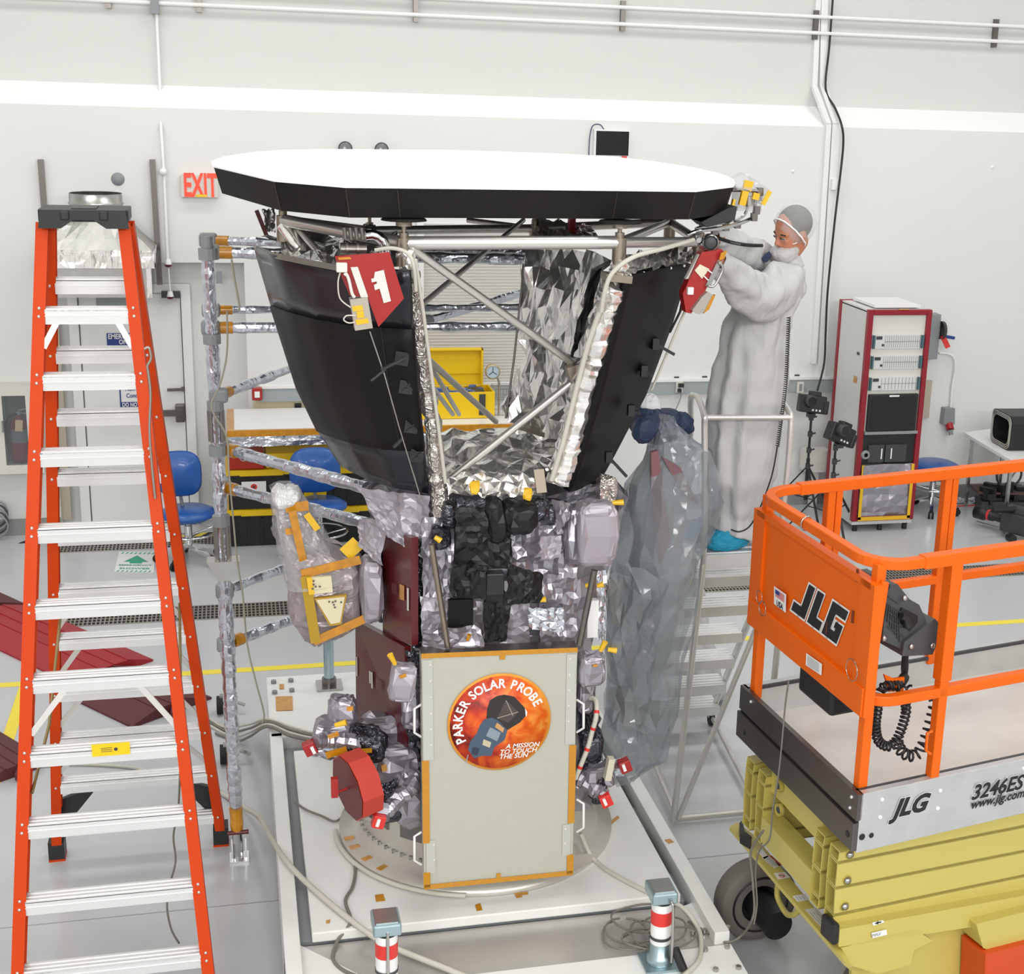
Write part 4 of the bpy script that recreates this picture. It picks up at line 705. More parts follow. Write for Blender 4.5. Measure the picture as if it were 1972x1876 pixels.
q = [PZ(x, y, zc + .003) for x, y in ((531, 1342), (563, 1341), (564, 1368), (532, 1369))]; MB().ext(q, (0, 0, .002)).build('amber_patch', KAP, t)
q = [PZ(x, y, zc + .003) for x, y in ((538, 1318), (547, 1318), (547, 1327), (538, 1327))]; MB().ext(q, (0, 0, .002)).build('amber_patch', KAP, t)
for x, y in ((527, 1316), (560, 1313), (529, 1336), (562, 1332)): p = PZ(x, y, zc); MB().cyl(p, p + V((0, 0, .02)), .018, 6).build('bolt', GRY, t)
for x, y in ((1358, 1832), (1400, 1826), (1378, 1870), (1422, 1866), (1334, 1798), (1356, 1795), (1401, 1789)): p = PZ(x, y, .297); MB().cyl(p, p + V((0, 0, .015)), .013, 6).build('bolt', STEEL, t)
for pxs in (((722, 1724), (738, 1722), (742, 1735), (724, 1737)), ((915, 1743), (925, 1740), (929, 1753), (918, 1755)), ((988, 1717), (1001, 1715), (1006, 1728), (995, 1730)), ((1003, 1719), (1017, 1718), (1017, 1723), (1005, 1724)), ((1112, 1550), (1121, 1549), (1126, 1560), (1116, 1562)), ((1122, 1590), (1137, 1590), (1136, 1595), (1123, 1594)), ((1162, 1592), (1189, 1571), (1193, 1575), (1170, 1594)), ((1108, 1537), (1115, 1537), (1114, 1541), (1108, 1541)), ((762, 1675), (784, 1679), (781, 1686), (760, 1682)), ((628, 1773), (636, 1771), (635, 1778), (628, 1779))):
    MB().ext([PZ(x, y, zc + .0015) for x, y in pxs], (0, 0, .0015)).build('amber_patch', KAP, t)
MB().ext([PZ(x, y, zc + .0015) for x, y in ((1280, 1618), (1290, 1616), (1298, 1622), (1288, 1625))], (0, 0, .0015)).build('amber_patch', KAP, t)
# zinc jacks
def jack(x, yb, yt, Y, label, crank):
    p = PY(x, yb, Y); p.z = .297; zt = PY(x, yt, Y).z; t = thing('trailer_jack', label, 'jack', p, 'zinc screw jacks on the cart'); ZN = mat('zinc_blue', '#9fb4bb', .3, .8)
    MB().box(p.x - .08, p.x + .08, p.y - .08, p.y + .08, .297, .31).build('base_plate', ZN, t); MB().lathe([(.06, .014), (.06, .05), (.045, .06), (.045, zt - .42)], (p.x, p.y, .297), n=24).build('outer_tube', ZN, t)
    MB().lathe([(.046, zt - .33), (.046, zt - .13)], (p.x, p.y, .207 - .14), n=24).build('white_label', WHITE, t)
    MB().lathe([(.0475, zt - .235), (.0475, zt - .17)], (p.x, p.y, .07), n=24).build('red_label', BRED, t); MB().lathe([(.0485, zt - .31), (.0485, zt - .295)], (p.x, p.y, .07), n=24).build('black_band', DARK, t)
    MB().box(p.x - .058, p.x + .058, p.y - .05, p.y + .09, zt - .055, zt).build('head', ZN, t, bevel=.008); MB().box(p.x - .045, p.x + .045, p.y - .035, p.y + .075, zt, zt + .004).build('head_cap', GALV, t)
    if crank: MB().tube(smoothpath([V((p.x + .02, p.y - .05, zt - .03)), V((p.x + .025, p.y - .075, zt - .04)), V((p.x + .03, p.y - .075, zt - .1)), V((p.x + .035, p.y - .07, zt - .33))]), .007, 8).build('crank_rod', STEEL, t); MB().cyl((p.x + .05, p.y - .06, zt - .27), (p.x + .085, p.y - .09, zt - .36), .02).build('crank_grip', BLK, t)
    else: MB().tube([V((p.x, p.y - .052, zt - .03)), V((p.x, p.y - .055, zt - .25))], .007, 8).build('crank_rod', STEEL, t); MB().cyl((p.x, p.y - .055, zt - .25), (p.x + .01, p.y - .07, zt - .34), .02).build('crank_grip', BLK, t)
jack(745, 1905, 1770, 5.32, 'zinc jack with red and white label at the left front of the cart', False); jack(1269, 1862, 1712, 5.42, 'zinc jack with red and white label and black crank grip, right front of the cart', True)
# cables on the cart and floor
def cable(pts, r, m, name, label, cat='cable', k=7):
    return tag(MB().tube(smoothpath(pts, k), r, 8).build(name, m), label, cat)
cable([PZ(x, y, z) for x, y, z in ((300, 1485, .012), (370, 1500, .012), (430, 1530, .012), (470, 1555, .05), (500, 1575, .2), (522, 1612, .3), (545, 1650, .37), (590, 1700, .37), (660, 1760, .37), (720, 1805, .35), (770, 1830, .32), (850, 1862, .31), (930, 1895, .31))], .014, WIRE, 'white_hose', 'thick white hose lying over the left cart beam and front plate')
cable([PZ(x, y, z) for x, y, z in ((20, 1482, .015), (60, 1475, .015), (160, 1472, .012), (250, 1478, .012), (300, 1490, .012))], .009, WIRE, 'white_cord', 'thin white cord on the floor beneath the stepladder')
cable([PZ(x, y, z) for x, y, z in ((680, 1600, .36), (681, 1640, .36), (684, 1680, .36), (678, 1710, .36), (665, 1735, .36), (675, 1775, .36), (650, 1812, .31), (641, 1845, .3), (660, 1868, .3), (700, 1885, .3))], .008, WIREG, 'grey_cord', 'dark grey cord winding down the left front of the cart')
cable([PZ(x, y, z) for x, y, z in ((568, 1545, .36), (590, 1560, .36), (620, 1572, .36), (645, 1582, .36), (662, 1568, .37), (668, 1545, .42))], .006, WIREG, 'grey_cord', 'thin grey cord curling below the red dish cover')
cable([PZ(x, y, z) for x, y, z in ((1118, 1605, .5), (1140, 1650, .37), (1175, 1680, .36), (1250, 1720, .36), (1310, 1745, .36), (1340, 1780, .32), (1350, 1810, .31), (1345, 1850, .31), (1310, 1885, .31))], .011, WIRE, 'white_cable', 'white cable running from the spacecraft past the right jack')
rr = random.Random(3)
for k in range(6):
    c = PZ(1225 + rr.uniform(-20, 70), 1785 + rr.uniform(-15, 28), .297 + k * .006); a0 = rr.uniform(0, 6); rx, ry = rr.uniform(.08, .2), rr.uniform(.06, .13)
    tag(MB().tube([c + V((rx * math.cos(a0 + a * .3), ry * math.sin(a0 + a * .3), .01 * math.sin(a * .7 + k) + .012)) for a in range(int(rr.uniform(17, 26)))], .005, 6).build('grey_cord_loop', WIREG), 'loose grey cord loop lying around the right jack', 'cord', 'loose cord loops around the right jack')
cable([PZ(x, y, z) for x, y, z in ((1325, 1775, .3), (1370, 1800, .3), (1400, 1815, .3), (1430, 1800, .33), (1452, 1760, .5), (1450, 1700, .6), (1446, 1640, .75), (1470, 1600, .9))], .006, WIREG, 'grey_cord', 'grey cord rising from the cart corner to the cream lift')
rr = random.Random(5)
for k, (y0_, y1_) in enumerate(((1400, 1420), (1408, 1380), (1395, 1430), (1415, 1400))):
    cable([PZ(385 + 10 * k, 1370 + k * 14, .012), PZ(430 + 8 * k, 1400 + k * 9, .012), PZ(480, 1395 + k * 8, .1), PZ(515, 1385 + 5 * k, .36), PZ(560, 1400 + 6 * k, .37), PZ(610, 1412 + 5 * k, .4), PZ(660, 1408 + k * 6, .5)], .008, (WIRE, WIREG)[k % 2], 'bundle_cable', ['pale cable of the bundle behind the left cart beam, farthest one', 'grey cable of the bundle behind the left cart beam, second one', 'pale cable of the bundle behind the left cart beam, third one', 'grey cable of the bundle behind the left cart beam, nearest one'][k])
p = PZ(634, 1322, zc); t = thing('zinc_post', 'short round zinc post standing on the rear left of the cart', 'post', V((p.x, p.y, zc))); ztp = PY(634, 1210, p.y).z; MB().cyl((p.x, p.y, zc + .03), (p.x, p.y, ztp), .032, 20).build('tube', mat('zinc_post', '#a8bcc6', .25, .85), t); MB().box(p.x - .08, p.x + .08, p.y - .08, p.y + .08, zc, zc + .015).build('foot_plate', STEEL, t); MB().cyl((p.x, p.y, zc + .015), (p.x, p.y, zc + .06), .045).build('collar', DSTEEL, t)
# ======================= the spacecraft =======================
SC = thing('spacecraft', 'large spacecraft with white-topped black disc heat shield on the white cart', 'spacecraft', (1.1, 6.7, .35))
def part(b, n, m, par=None, **k): return b.build(n, m, par or SC, **k)
TZ = 3.66
top = [(407, 312), (430, 303), (490, 294), (545, 290), (640, 288.5), (870, 290), (1075, 297), (1180, 303), (1260, 312), (1330, 323), (1385, 335), (1413, 346), (1416, 355), (1412, 360), (1340, 369), (1190, 367), (765, 362), (665, 361), (527, 349), (409, 321)]
TP = [PZ(x, y, TZ) for x, y in top]; cen = sum(TP, V()) / len(TP)
bot = [p + (cen - p).normalized() * .038 + V((0, 0, -.116)) for p in TP]; n = len(TP)
b = MB(); b.add([p + V((0, 0, -.002)) + (cen - p).normalized() * .006 for p in TP] + bot, [(i, (i + 1) % n, (i + 1) % n + n, i + n) for i in range(n)]); b.face(bot[::-1]); hs = part(b, 'heat_shield', TPSK)
b = MB(); b.ext([p + V((0, 0, -.002)) for p in TP], (0, 0, .006)); part(b, 'white_coating', TPSW, hs)
for i in (14, 15, 16, 17, 18): q = bot[i]; MB().bar(TP[i] + (cen - TP[i]).normalized() * .004 + V((0, 0, -.008)), q, .0025, .0025).build('seam', mat('seam_%d' % i, '#3a3632', .6), hs)
# truss
TI = mat('titanium_tube', '#d3d1cc', .32, .8, bump=.03, bscale=40); FIT = mat('titanium_fitting', '#958a7c', .35, .9)
nA, nB, nC, nD, nE, nG, nI = PY(778, 468, 5.75), PY(1193, 467, 5.75), PY(545, 424, 6.5), PY(1348, 466, 6.15), PY(712, 444, 7.4), PY(1030, 440, 7.4), PY(1290, 428, 7.0)
def tub(p, q, r=.024, n_='truss_tube', m=TI): return part(MB().cyl(p, q, r, 14), n_, m)
tub(nA, nB, .027); tub(nC, nA, .026); tub(nB, nD, .022); tub(nC, nE, .022); tub(nE, nG, .022); tub(nG, nI, .022); tub(nI, nD, .022); tub(nB, nI, .02); tub(nG, PY(900, 424, 7.6), .014)
mid = PY(1103, 699, 6.05); low = PY(1100, 738, 6.05)
tub(nA + V((.03, 0, -.02)), mid, .017); tub(low, PY(862, 926, 6.15), .017); tub(PY(1008, 424, 7.3), PY(812, 587, 5.86), .012); tub(PY(818, 686, 5.92), PY(955, 812, 7.0), .014); tub(PY(822, 692, 5.94), PY(884, 798, 7.1), .011); tub(PY(820, 728, 5.96), PY(872, 798, 7.1), .011)
tub(nC + V((.05, 0, -.02)), PY(612, 486, 6.25), .014); tub(nC + V((0, 0, -.02)), PY(578, 478, 6.45), .034, 'wrapped_leg', FOIL)
for nd, pt in ((nA, (775, 424)), (nB, (1198, 424)), (nC, (542, 404)), (nD, (1353, 424)), (nE, (716, 428)), (nG, (1026, 430)), (nI, (1292, 415))):
    b = MB(); tp_ = V((nd.x, nd.y, 3.54)); b.cyl(nd + V((0, 0, -.09)), nd + V((0, 0, .02)), .029, 14); b.cyl(nd + V((0, 0, .02)), nd + V((0, 0, .04)), .02, 6); b.cyl(nd, tp_, .009, 8); b.cyl(tp_ + V((0, 0, -.03)), tp_ + V((0, 0, -.008)), .032, 8); part(b, 'standoff', FIT)
    b = MB(); b.lathe([(.0, .0), (.085, .0), (.09, -.008), (0, -.01)], tp_, n=18); part(b, 'shield_pad', TPSK)
# left radiator
def lo(rows, nu, nv, **k): return MB().grid(loft([[PY(*p) for p in r] for r in rows]), nu, nv, **k)
Lr = [[(492, 474, 6.75), (530, 490, 6.35), (600, 503, 6.1), (680, 517, 5.85), (789, 522, 5.65)],
      [(525, 588, 6.72), (560, 600, 6.4), (612, 614, 6.15), (690, 627, 5.92), (795, 632, 5.76)],
      [(575, 745, 6.7), (600, 755, 6.45), (648, 768, 6.2), (715, 775, 5.99), (808, 782, 5.9)],
      [(615, 828, 6.68), (640, 838, 6.48), (680, 850, 6.25), (740, 862, 6.08), (817, 866, 6.0)],
      [(657, 893, 6.66), (676, 905, 6.5), (712, 922, 6.3), (758, 937, 6.15), (826, 948, 6.1)]]
part(lo(Lr[:2], 16, 4, smooth=True), 'radiator_film', RADG, solid=.02); part(lo(Lr[1:4], 16, 8, smooth=True), 'radiator', RAD, solid=.03); part(lo(Lr[3:], 16, 4, smooth=True), 'radiator_film', RADG, solid=.02)
ed = [[(492, 472, 6.74), (530, 487, 6.34), (600, 500, 6.09), (668, 513, 5.87)], [(494, 482, 6.73), (531, 498, 6.33), (600, 512, 6.08), (666, 524, 5.86)]]
f_ = loft([[PY(*p) + V((0, -.012, 0)) for p in r] for r in ed]); b = MB(); b.grid(f_, 16, 1); part(b, 'edge_trim', mat('grey_edge_tape', '#7f7a72', .4, .4))
for k in range(1, 7):
    u = k / 7.0; b = MB(); fL = loft([[PY(*p) for p in r] for r in Lr]); b.tube([fL(u, .25 + .5 * j / 8) + V((-.004, -.017, 0)) for j in range(9)], .0022, 5); part(b, 'panel_seam', BLK)
b = MB(); b.grid(sheetfn(lambda u, v: loft([[PY(*p) for p in r] for r in Lr])(0, u) + V((.0, .12 * v, 0)), .008, 6), 20, 2, tri=True); part(b, 'side_foil', MLIK)
for (x, y) in ((774, 691), (782, 746), (792, 822), (803, 878)):
    Y = 5.66 + (y - 522) * .00105 - .0; b = MB(); c = PY(x, y, Y - .03); b.cbox(c, .055, .004, .055, roty(.15)); b.bar(c + V((-.02, -.006, -.02)), c + V((.02, -.006, .02)), .005, .004, (0, 1, 0)); b.bar(c + V((-.02, -.006, .02)), c + V((.02, -.006, -.02)), .005, .004, (0, 1, 0)); part(b, 'panel_clip', BLK)
b = MB(); b.bar(PY(778, 690, 5.78), PY(735, 712, 5.72), .012, .008); b.bar(PY(742, 712, 5.72), PY(716, 733, 5.75), .014, .008); b.bar(PY(775, 845, 5.9), PY(758, 862, 5.88), .012, .008); part(b, 'hinge_rod', DARK); part(MB().tube([PY(712, 638, 5.72), PY(740, 720, 5.74), PY(768, 820, 5.84), PY(812, 965, 5.95)], .003, 6), 'tether_wire', STEEL)
# right radiator
Rr = [[(1205, 530, 5.75), (1262, 517, 5.9), (1325, 506, 6.15)], [(1180, 630, 5.83), (1237, 622, 5.98), (1290, 622, 6.2)], [(1143, 780, 5.95), (1188, 775, 6.1), (1240, 757, 6.3)], [(1108, 899, 6.05), (1145, 893, 6.2), (1180, 872, 6.38)], [(1090, 944, 6.1), (1120, 938, 6.25), (1150, 926, 6.4)]]
part(lo(Rr, 12, 16, smooth=True), 'radiator', RAD, solid=.03)
for k in range(1, 6):
    fR = loft([[PY(*p) for p in r] for r in Rr]); b = MB(); b.tube([fR(k / 6, .02 + .96 * j / 8) + V((0, -.017, 0)) for j in range(9)], .0022, 5); part(b, 'panel_seam', BLK)
for x0, y0, x1, y1 in ((1262, 662, 1299, 683), (1240, 714, 1256, 724), (1215, 790, 1232, 796), (1172, 880, 1207, 918)):
    Y = 6.1; b = MB(); b.bar(PY(x0, y0, Y), PY(x1, y1, Y - .02), .016, .012); b.cbox(PY(x0, y0, Y), .03, .03, .05); b.bar(PY(x0, y0 - 10, Y), PY(x0 + 6, y0 + 12, Y - .01), .006, .006); part(b, 'hinge_rod', BLK)
b = MB(); b.tube([PY(1330, 575, 6.1), PY(1310, 620, 6.1), PY(1268, 720, 6.2), PY(1255, 750, 6.25)], .006, 6); part(b, 'white_wire', WIRE); b = MB(); b.tube([PY(1316, 567, 6.0), PY(1310, 600, 6.05), PY(1290, 640, 6.1)], .006, 6); part(b, 'black_wire', BLK)
for i in range(5): part(MB().ell(PY(1214 + i * 26, 530 - i * 4.5, 5.75 + i * .08), .006, .004, .006, nu=8, nv=6), 'rivet', WHITE)
# columns in foil
def fcol(pts, r, m=FOIL, n_='foil_column', jit=.006, n=9):
    pts = smoothpath([PY(*p) for p in pts], 14); b = MB(); N = len(pts); b.tube([p + V((rnd(jit), rnd(jit), 0)) for p in pts], [r[0] + (r[1] - r[0]) * i / N + rnd(jit) for i in range(N)], n, smooth=False); return part(b, n_, m)
FOILP = mat('foil_wrap_worn', '#cfc8c2', .22, .8, bump=.8, bscale=18, btype='CRUMPLE')
fcol([(793, 520, 5.75), (803, 620, 5.82), (828, 790, 5.98), (845, 935, 6.08), (850, 985, 6.05)], (.032, .04), FOILP)
part(MB().tube([PY(*p) for p in ((800, 500, 5.66), (815, 600, 5.76), (840, 790, 5.93), (858, 930, 6.03))], .008, 8), 'white_wire', WIRE)
fcol([(1183, 545, 5.8), (1160, 625, 5.87), (1125, 745, 5.98), (1098, 850, 6.03), (1072, 930, 6.08)], (.052, .055), FOIL)
part(MB().tube([PY(*p) for p in ((1160, 585, 5.78), (1133, 660, 5.85), (1112, 740, 5.93), (1085, 850, 5.98), (1062, 925, 6.03))], .012, 8), 'conduit', WIRE); part(MB().cbox(PY(1187, 534, 5.76), .11, .1, .03, roty(.1)), 'clamp_plate', FIT)
b = MB(); b.cbox(PY(1104, 718, 6.0), .05, .06, .07, roty(-.3)); part(b, 'mid_bracket', FIT)
fcol([(1196, 505, 5.75), (1188, 530, 5.78)], (.036, .04), FOIL); fcol([(779, 478, 5.76), (790, 528, 5.75)], (.036, .036), FOIL)
# foil sheets
def fs(c, nu, nv, amp, m=FOIL, n_='foil_blanket', jit=.006, fr=5, seed=0): return part(MB().grid(sheetfn(loft([[PY(*p) for p in r] for r in c]), amp, fr, seed, jit), nu, nv, tri=True), n_, m)
fs([[(1012, 478, 7.3), (1060, 476, 7.1), (1110, 478, 6.7), (1178, 500, 6.1)], [(1001, 620, 7.25), (1040, 620, 7.05), (1085, 620, 6.7), (1150, 600, 6.12)], [(990, 720, 7.2), (1025, 725, 7.0), (1070, 725, 6.7), (1112, 730, 6.2)], [(975, 806, 7.15), (1005, 820, 7.0), (1045, 830, 6.7), (1085, 850, 6.3)]], 20, 11, .08, jit=.012, fr=4)
part(MB().tube([PY(*p) for p in ((1010, 478, 7.2), (1004, 560, 7.2), (990, 690, 7.15), (974, 806, 7.1))], .006, 6), 'edge_rod', DSTEEL)
fs([[(1140, 520, 6.0), (1160, 518, 5.98)], [(1108, 640, 6.02), (1122, 640, 6.0)], [(1098, 690, 6.04), (1104, 690, 6.04)]], 3, 10, .01, m=RAD, n_='dark_gap_strip')  # black strip stands in for the shaded gap between the foils
fs([[(1025, 425, 7.5), (1080, 428, 7.4), (1140, 435, 7.0)], [(1028, 455, 7.3), (1085, 462, 7.1), (1160, 465, 6.8)]], 18, 8, .04); part(MB().cbox(PY(1101, 430, 7.2), .03, .05, .08), 'red_tab', RED)
fs([[(1178, 505, 5.85), (1250, 478, 6.2), (1335, 470, 6.4)], [(1205, 532, 5.72), (1265, 518, 5.88), (1330, 505, 6.12)]], 16, 6, .035, fr=6)
fs([[(500, 458, 6.9), (640, 452, 7.1), (765, 455, 6.8)], [(540, 475, 6.6), (640, 480, 6.5), (770, 485, 6.2)], [(530, 489, 6.37), (640, 503, 6.05), (778, 521, 5.72)]], 20, 8, .05, fr=5)
fs([[(505, 402, 7.4), (528, 402, 7.4)], [(512, 452, 7.3), (532, 450, 7.3)]], 6, 8, .03); part(MB().bar(PY(494, 405, 7.3), PY(514, 455, 7.3), .03, .02), 'red_cover_edge', DRED)
fs([[(700, 425, 7.3), (722, 425, 7.3)], [(690, 462, 7.2), (728, 455, 7.2)]], 6, 6, .03)
fs([[(845, 828, 7.1), (950, 810, 7.2), (1075, 835, 6.9)], [(842, 880, 6.6), (955, 875, 6.6), (1068, 890, 6.55)], [(850, 925, 6.15), (955, 925, 6.15), (1055, 925, 6.15)]], 8, 18, .06, jit=.012, fr=4)
fs([[(855, 915, 6.12), (950, 915, 6.1), (1045, 915, 6.12)], [(860, 955, 6.02), (950, 955, 6.0), (1040, 957, 6.02)]], 16, 5, .04, jit=.01)
part(MB().bar(PY(1005, 822, 6.8), PY(1070, 842, 6.5), .05, .02), 'grey_bracket', FIT); part(MB().bar(PY(1037, 905, 6.05), PY(1043, 950, 6.0), .045, .02, (0, 1, 0)), 'grey_bracket', FIT)
for x, y in ((914, 940), (1016, 952)): b = MB(); crumple(b, PY(x, y, 5.98), .022, .015, .03, .01, x, 6); part(b, 'yellow_tape_knot', KAPY)
# feed cluster and cable on the truss
b = MB(); c = PY(690, 475, 5.75)
for k in range(4): b.cyl(c + V((-.05 + k * .022, -.02, .03)), c + V((-.055 + k * .022, -.02, .075)), .008, 10)
b.cyl(c + V((-.07, -.01, -.01)), c + V((.03, -.01, -.01)), .026, 14); b.cyl(c + V((-.05, -.01, -.01)), c + V((-.04, -.01, -.01)), .034, 14); b.cyl(c + V((-.01, -.01, -.01)), c + V((0, -.01, -.01)), .034, 14); part(b, 'connector_cluster', DSTEEL)
part(MB().tube([c + V((.05 + .055 * math.cos(a), .0, -.01 + .055 * math.sin(a))) for a in [PI * (.62 - i * .14) for i in range(9)]], .022, 12), 'elbow_duct', CHROME)
part(MB().tube(smoothpath([PY(*p) for p in ((722, 482, 5.7), (755, 478, 5.68), (785, 488, 5.66), (797, 515, 5.66), (801, 560, 5.7))]), .008, 8), 'white_wire', WIRE)
part(MB().tube(smoothpath([PY(*p) for p in ((1158, 600, 5.76), (1165, 560, 5.72), (1180, 525, 5.7), (1220, 495, 5.7), (1280, 478, 5.8), (1335, 462, 5.95))]), .01, 8), 'white_wire', WIRE)
part(MB().tube(smoothpath([PY(*p) for p in ((1325, 452, 6.0), (1345, 445, 6.0), (1395, 438, 6.1), (1440, 424, 6.2), (1452, 412, 6.25), (1455, 375, 6.25))]), .009, 8), 'boom_rod', CHROME); part(MB().tube(smoothpath([PY(*p) for p in ((1340, 440, 6.05), (1400, 428, 6.2), (1432, 416, 6.3), (1440, 395, 6.3))]), .007, 8), 'boom_rod', CHROME)
part(MB().tube([PY(1410, 366, 6.2), PY(1465, 368, 6.2)], .008, 8), 'boom_rod', DSTEEL)
for x, y in ((1420, 432), (1452, 418), (1457, 405), (1463, 369), (1398, 437), (1376, 444)): b = MB(); b.cbox(PY(x, y, 6.2), .025, .03, .035); part(b, 'rod_clamp', DSTEEL)
part(MB().cbox(PY(1438, 383, 6.25), .11, .1, .1), 'clear_box', CLEAR); part(MB().cyl(PY(1442, 378, 6.2), PY(1442, 396, 6.2), .025), 'sensor_can', STEEL)
for x, y, w_, h_ in ((1432, 380, .03, .07), (1455, 378, .03, .03), (1440, 358, .04, .045), (1412, 390, .012, .03)): part(MB().cbox(PY(x, y, 6.17), w_, .02, h_, roty(.2)), 'amber_tape', KAPY)
b = MB(); b.ext([PY(1414, 345, 6.2), PY(1436, 334, 6.2), PY(1484, 366, 6.2), PY(1472, 395, 6.2), PY(1462, 369, 6.15), PY(1420, 366, 6.15)], (0, .08, 0)); part(b, 'clear_cover', CLEAR); part(MB().bar(PY(1483, 368, 6.15), PY(1469, 394, 6.15), .006, .02), 'amber_tape', KAPY)
part(MB().ext([PY(1350, 428, 6.0), PY(1405, 400, 6.0), PY(1420, 398, 6.0), PY(1415, 424, 6.0), PY(1362, 438, 6.0)], (0, .15, 0)), 'black_bracket', BLK)
b = MB(); c = PY(1368, 467, 5.95); b.lathe([(0, -.02), (.022, -.02), (.03, -.012), (.034, .05)], c, (.2, 1, 0), 20); part(b, 'round_connector', DARK); part(MB().lathe([(.03, -.02), (.036, -.016), (.036, .03)], c, (.2, 1, 0), 20), 'connector_ring', STEEL)
for k in range(5): part(MB().cyl(PY(1340 + k * 7, 455 + (k % 3) * 8, 6.0), PY(1346 + k * 8, 463 + (k % 2) * 12, 5.95), .012 + .004 * (k % 2)), 'fitting', (STEEL, CHROME)[k % 2])
# red covers
def pl(pts, Y, th, m, n_, par=None, **k): return part(MB().ext([PY(x, y, Y) for x, y in pts], (0, th, 0)), n_, m, par, **k)
rc = pl([(645, 494), (750, 486), (778, 575), (729, 630), (708, 573), (674, 570)], 5.58, .015, RED, 'red_cover')
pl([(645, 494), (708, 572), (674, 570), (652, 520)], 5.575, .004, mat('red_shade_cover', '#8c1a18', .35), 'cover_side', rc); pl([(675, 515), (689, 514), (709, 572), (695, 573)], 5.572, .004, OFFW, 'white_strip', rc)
pl([(715, 537), (720, 536), (722, 524), (739, 520), (753, 580), (739, 584), (731, 556), (722, 559), (720, 549), (726, 546), (725, 542), (716, 544)], 5.572, .004, OFFW, 'numeral', rc); pl([(651, 496), (674, 495), (677, 499), (652, 501)], 5.572, .004, KAP, 'amber_label', rc)
part(MB().cbox(PY(658, 515, 5.56), .04, .03, .035), 'white_block', OFFW, rc, bevel=.003); pl([(674, 577), (708, 573), (718, 632), (684, 637)], 5.56, .06, mat('clear_case', '#b5ada0', .25, .2), 'instrument_case', rc)
for q_ in (((678, 590), (698, 588), (700, 598), (680, 600)), ((686, 600), (700, 599), (702, 612), (688, 613)), ((684, 616), (708, 613), (711, 622), (687, 626))): pl(q_, 5.556, .003, KAPY, 'amber_tape', rc)
part(MB().tube(smoothpath([PY(x, y, 5.56) for x, y in ((655, 525), (651, 545), (655, 575), (675, 592))]), .003, 6), 'thin_wire', WIRE, rc); part(MB().tube(smoothpath([PY(x, y, 5.55) for x, y in ((685, 608), (668, 608), (662, 616), (672, 622), (684, 620))]), .003, 6), 'thin_wire', WIRE, rc)
part(MB().tube(smoothpath([PY(x, y, 5.55) for x, y in ((663, 530), (667, 528), (672, 540), (678, 565), (683, 573))]), .006, 8), 'handle', OFFW, rc)
rc = pl([(1352, 486), (1390, 480), (1397, 487), (1345, 585), (1331, 604), (1321, 602), (1315, 566)], 5.93, .06, RED, 'red_cover')
pl([(1338, 521), (1348, 509), (1366, 518), (1352, 537)], 5.922, .006, mat('cream_square', '#d8cfb8', .5), 'cream_square', rc); part(MB().tube(smoothpath([PY(x, y, 5.9) for x, y in ((1384, 505), (1391, 512), (1390, 525), (1376, 550), (1364, 551))]), .006, 8), 'handle', STEEL, rc); part(MB().bar(PY(1386, 502, 5.92), PY(1362, 552, 5.92), .014, .02), 'rail', STEEL, rc)
pl([(1352, 572), (1363, 562), (1374, 568), (1366, 596), (1346, 606), (1333, 598)], 5.9, .05, mat('scuffed_bracket', '#a8a39a', .4, .4), 'bracket', rc); pl([(1372, 570), (1378, 568), (1366, 596), (1355, 604)], 5.895, .02, KAP, 'amber_tape', rc); pl([(1389, 488), (1400, 482), (1396, 497), (1385, 502)], 5.9, .01, KAP, 'amber_tape', rc); part(MB().cbox(PY(1329, 560, 5.92), .025, .02, .03), 'white_block', WHITE, rc)
pl([(1346, 490), (1351, 492), (1330, 535), (1321, 538)], 5.95, .03, OFFW, 'white_edge', rc); part(MB().tube([PY(1363, 520, 5.91), PY(1371, 526, 5.91)], .003, 6), 'pin', WHITE, rc); part(MB().tube([PY(1356, 532, 5.91), PY(1364, 540, 5.91)], .003, 6), 'pin', WHITE, rc)
# body in grey blanket
b = MB(); b.grid(sheetfn(rings([(705, 950, 1200, 940, 6.62, .5), (745, 1010, 1165, 1010, 6.6, .5), (770, 1150, 1130, 1150, 6.55, .46), (775, 1300, 1130, 1290, 6.55, .46), (775, 1420, 1140, 1420, 6.55, .45), (785, 1500, 1130, 1500, 6.55, .42)], 3.2), .045, 3, 3, .008), 34, 26, tri=True); part(b, 'bus_blanket', MLI)
part(MB().lathe([(0, 1.62), (.36, 1.62), (.36, .65), (.3, .45), (.3, .37)], (1.1, 6.62, 0), n=8, smooth=False), 'bus_core', MLIK)
# adapter ring
rc_ = V((1.13, 6.72, 0)); b = MB(); b.lathe([(.7, .352), (.7, .385), (.63, .39), (.62, .44), (.56, .46), (.55, .75), (.52, .78)], rc_, n=64); ri = part(b, 'adapter_ring', mat('ring_alu', '#c9c5bc', .35, .5))
for k in range(40): a = PI * .55 + k * .09; part(MB().cbox(rc_ + V((.555 * math.cos(a), .555 * math.sin(a), .62)), .01, .16, .2, rotz(a)), 'window', mat('window_grey_%d' % k, '#6f6e6a', .5), ri) if k % 5 == 0 else None
for k in range(22): a = PI * 1.0 + k * .045; part(MB().cyl(rc_ + V((.6 * math.cos(a), .6 * math.sin(a), .44)), rc_ + V((.6 * math.cos(a), .6 * math.sin(a), .462)), .009, 6), 'bolt', STEEL, ri) if k % 2 else None
for a in (3.28, 3.42, 3.62, 3.8): c = rc_ + V((.665 * math.cos(a), .665 * math.sin(a), .389)); part(MB().cbox(c, .05, .03, .004, rotz(a)), 'amber_patch', KAP, ri)
part(MB().tube([rc_ + V((.72 * math.cos(3.1 + k * .06), .72 * math.sin(3.1 + k * .06), .37)) for k in range(24)], .012, 8), 'white_wire', WIRE, ri)
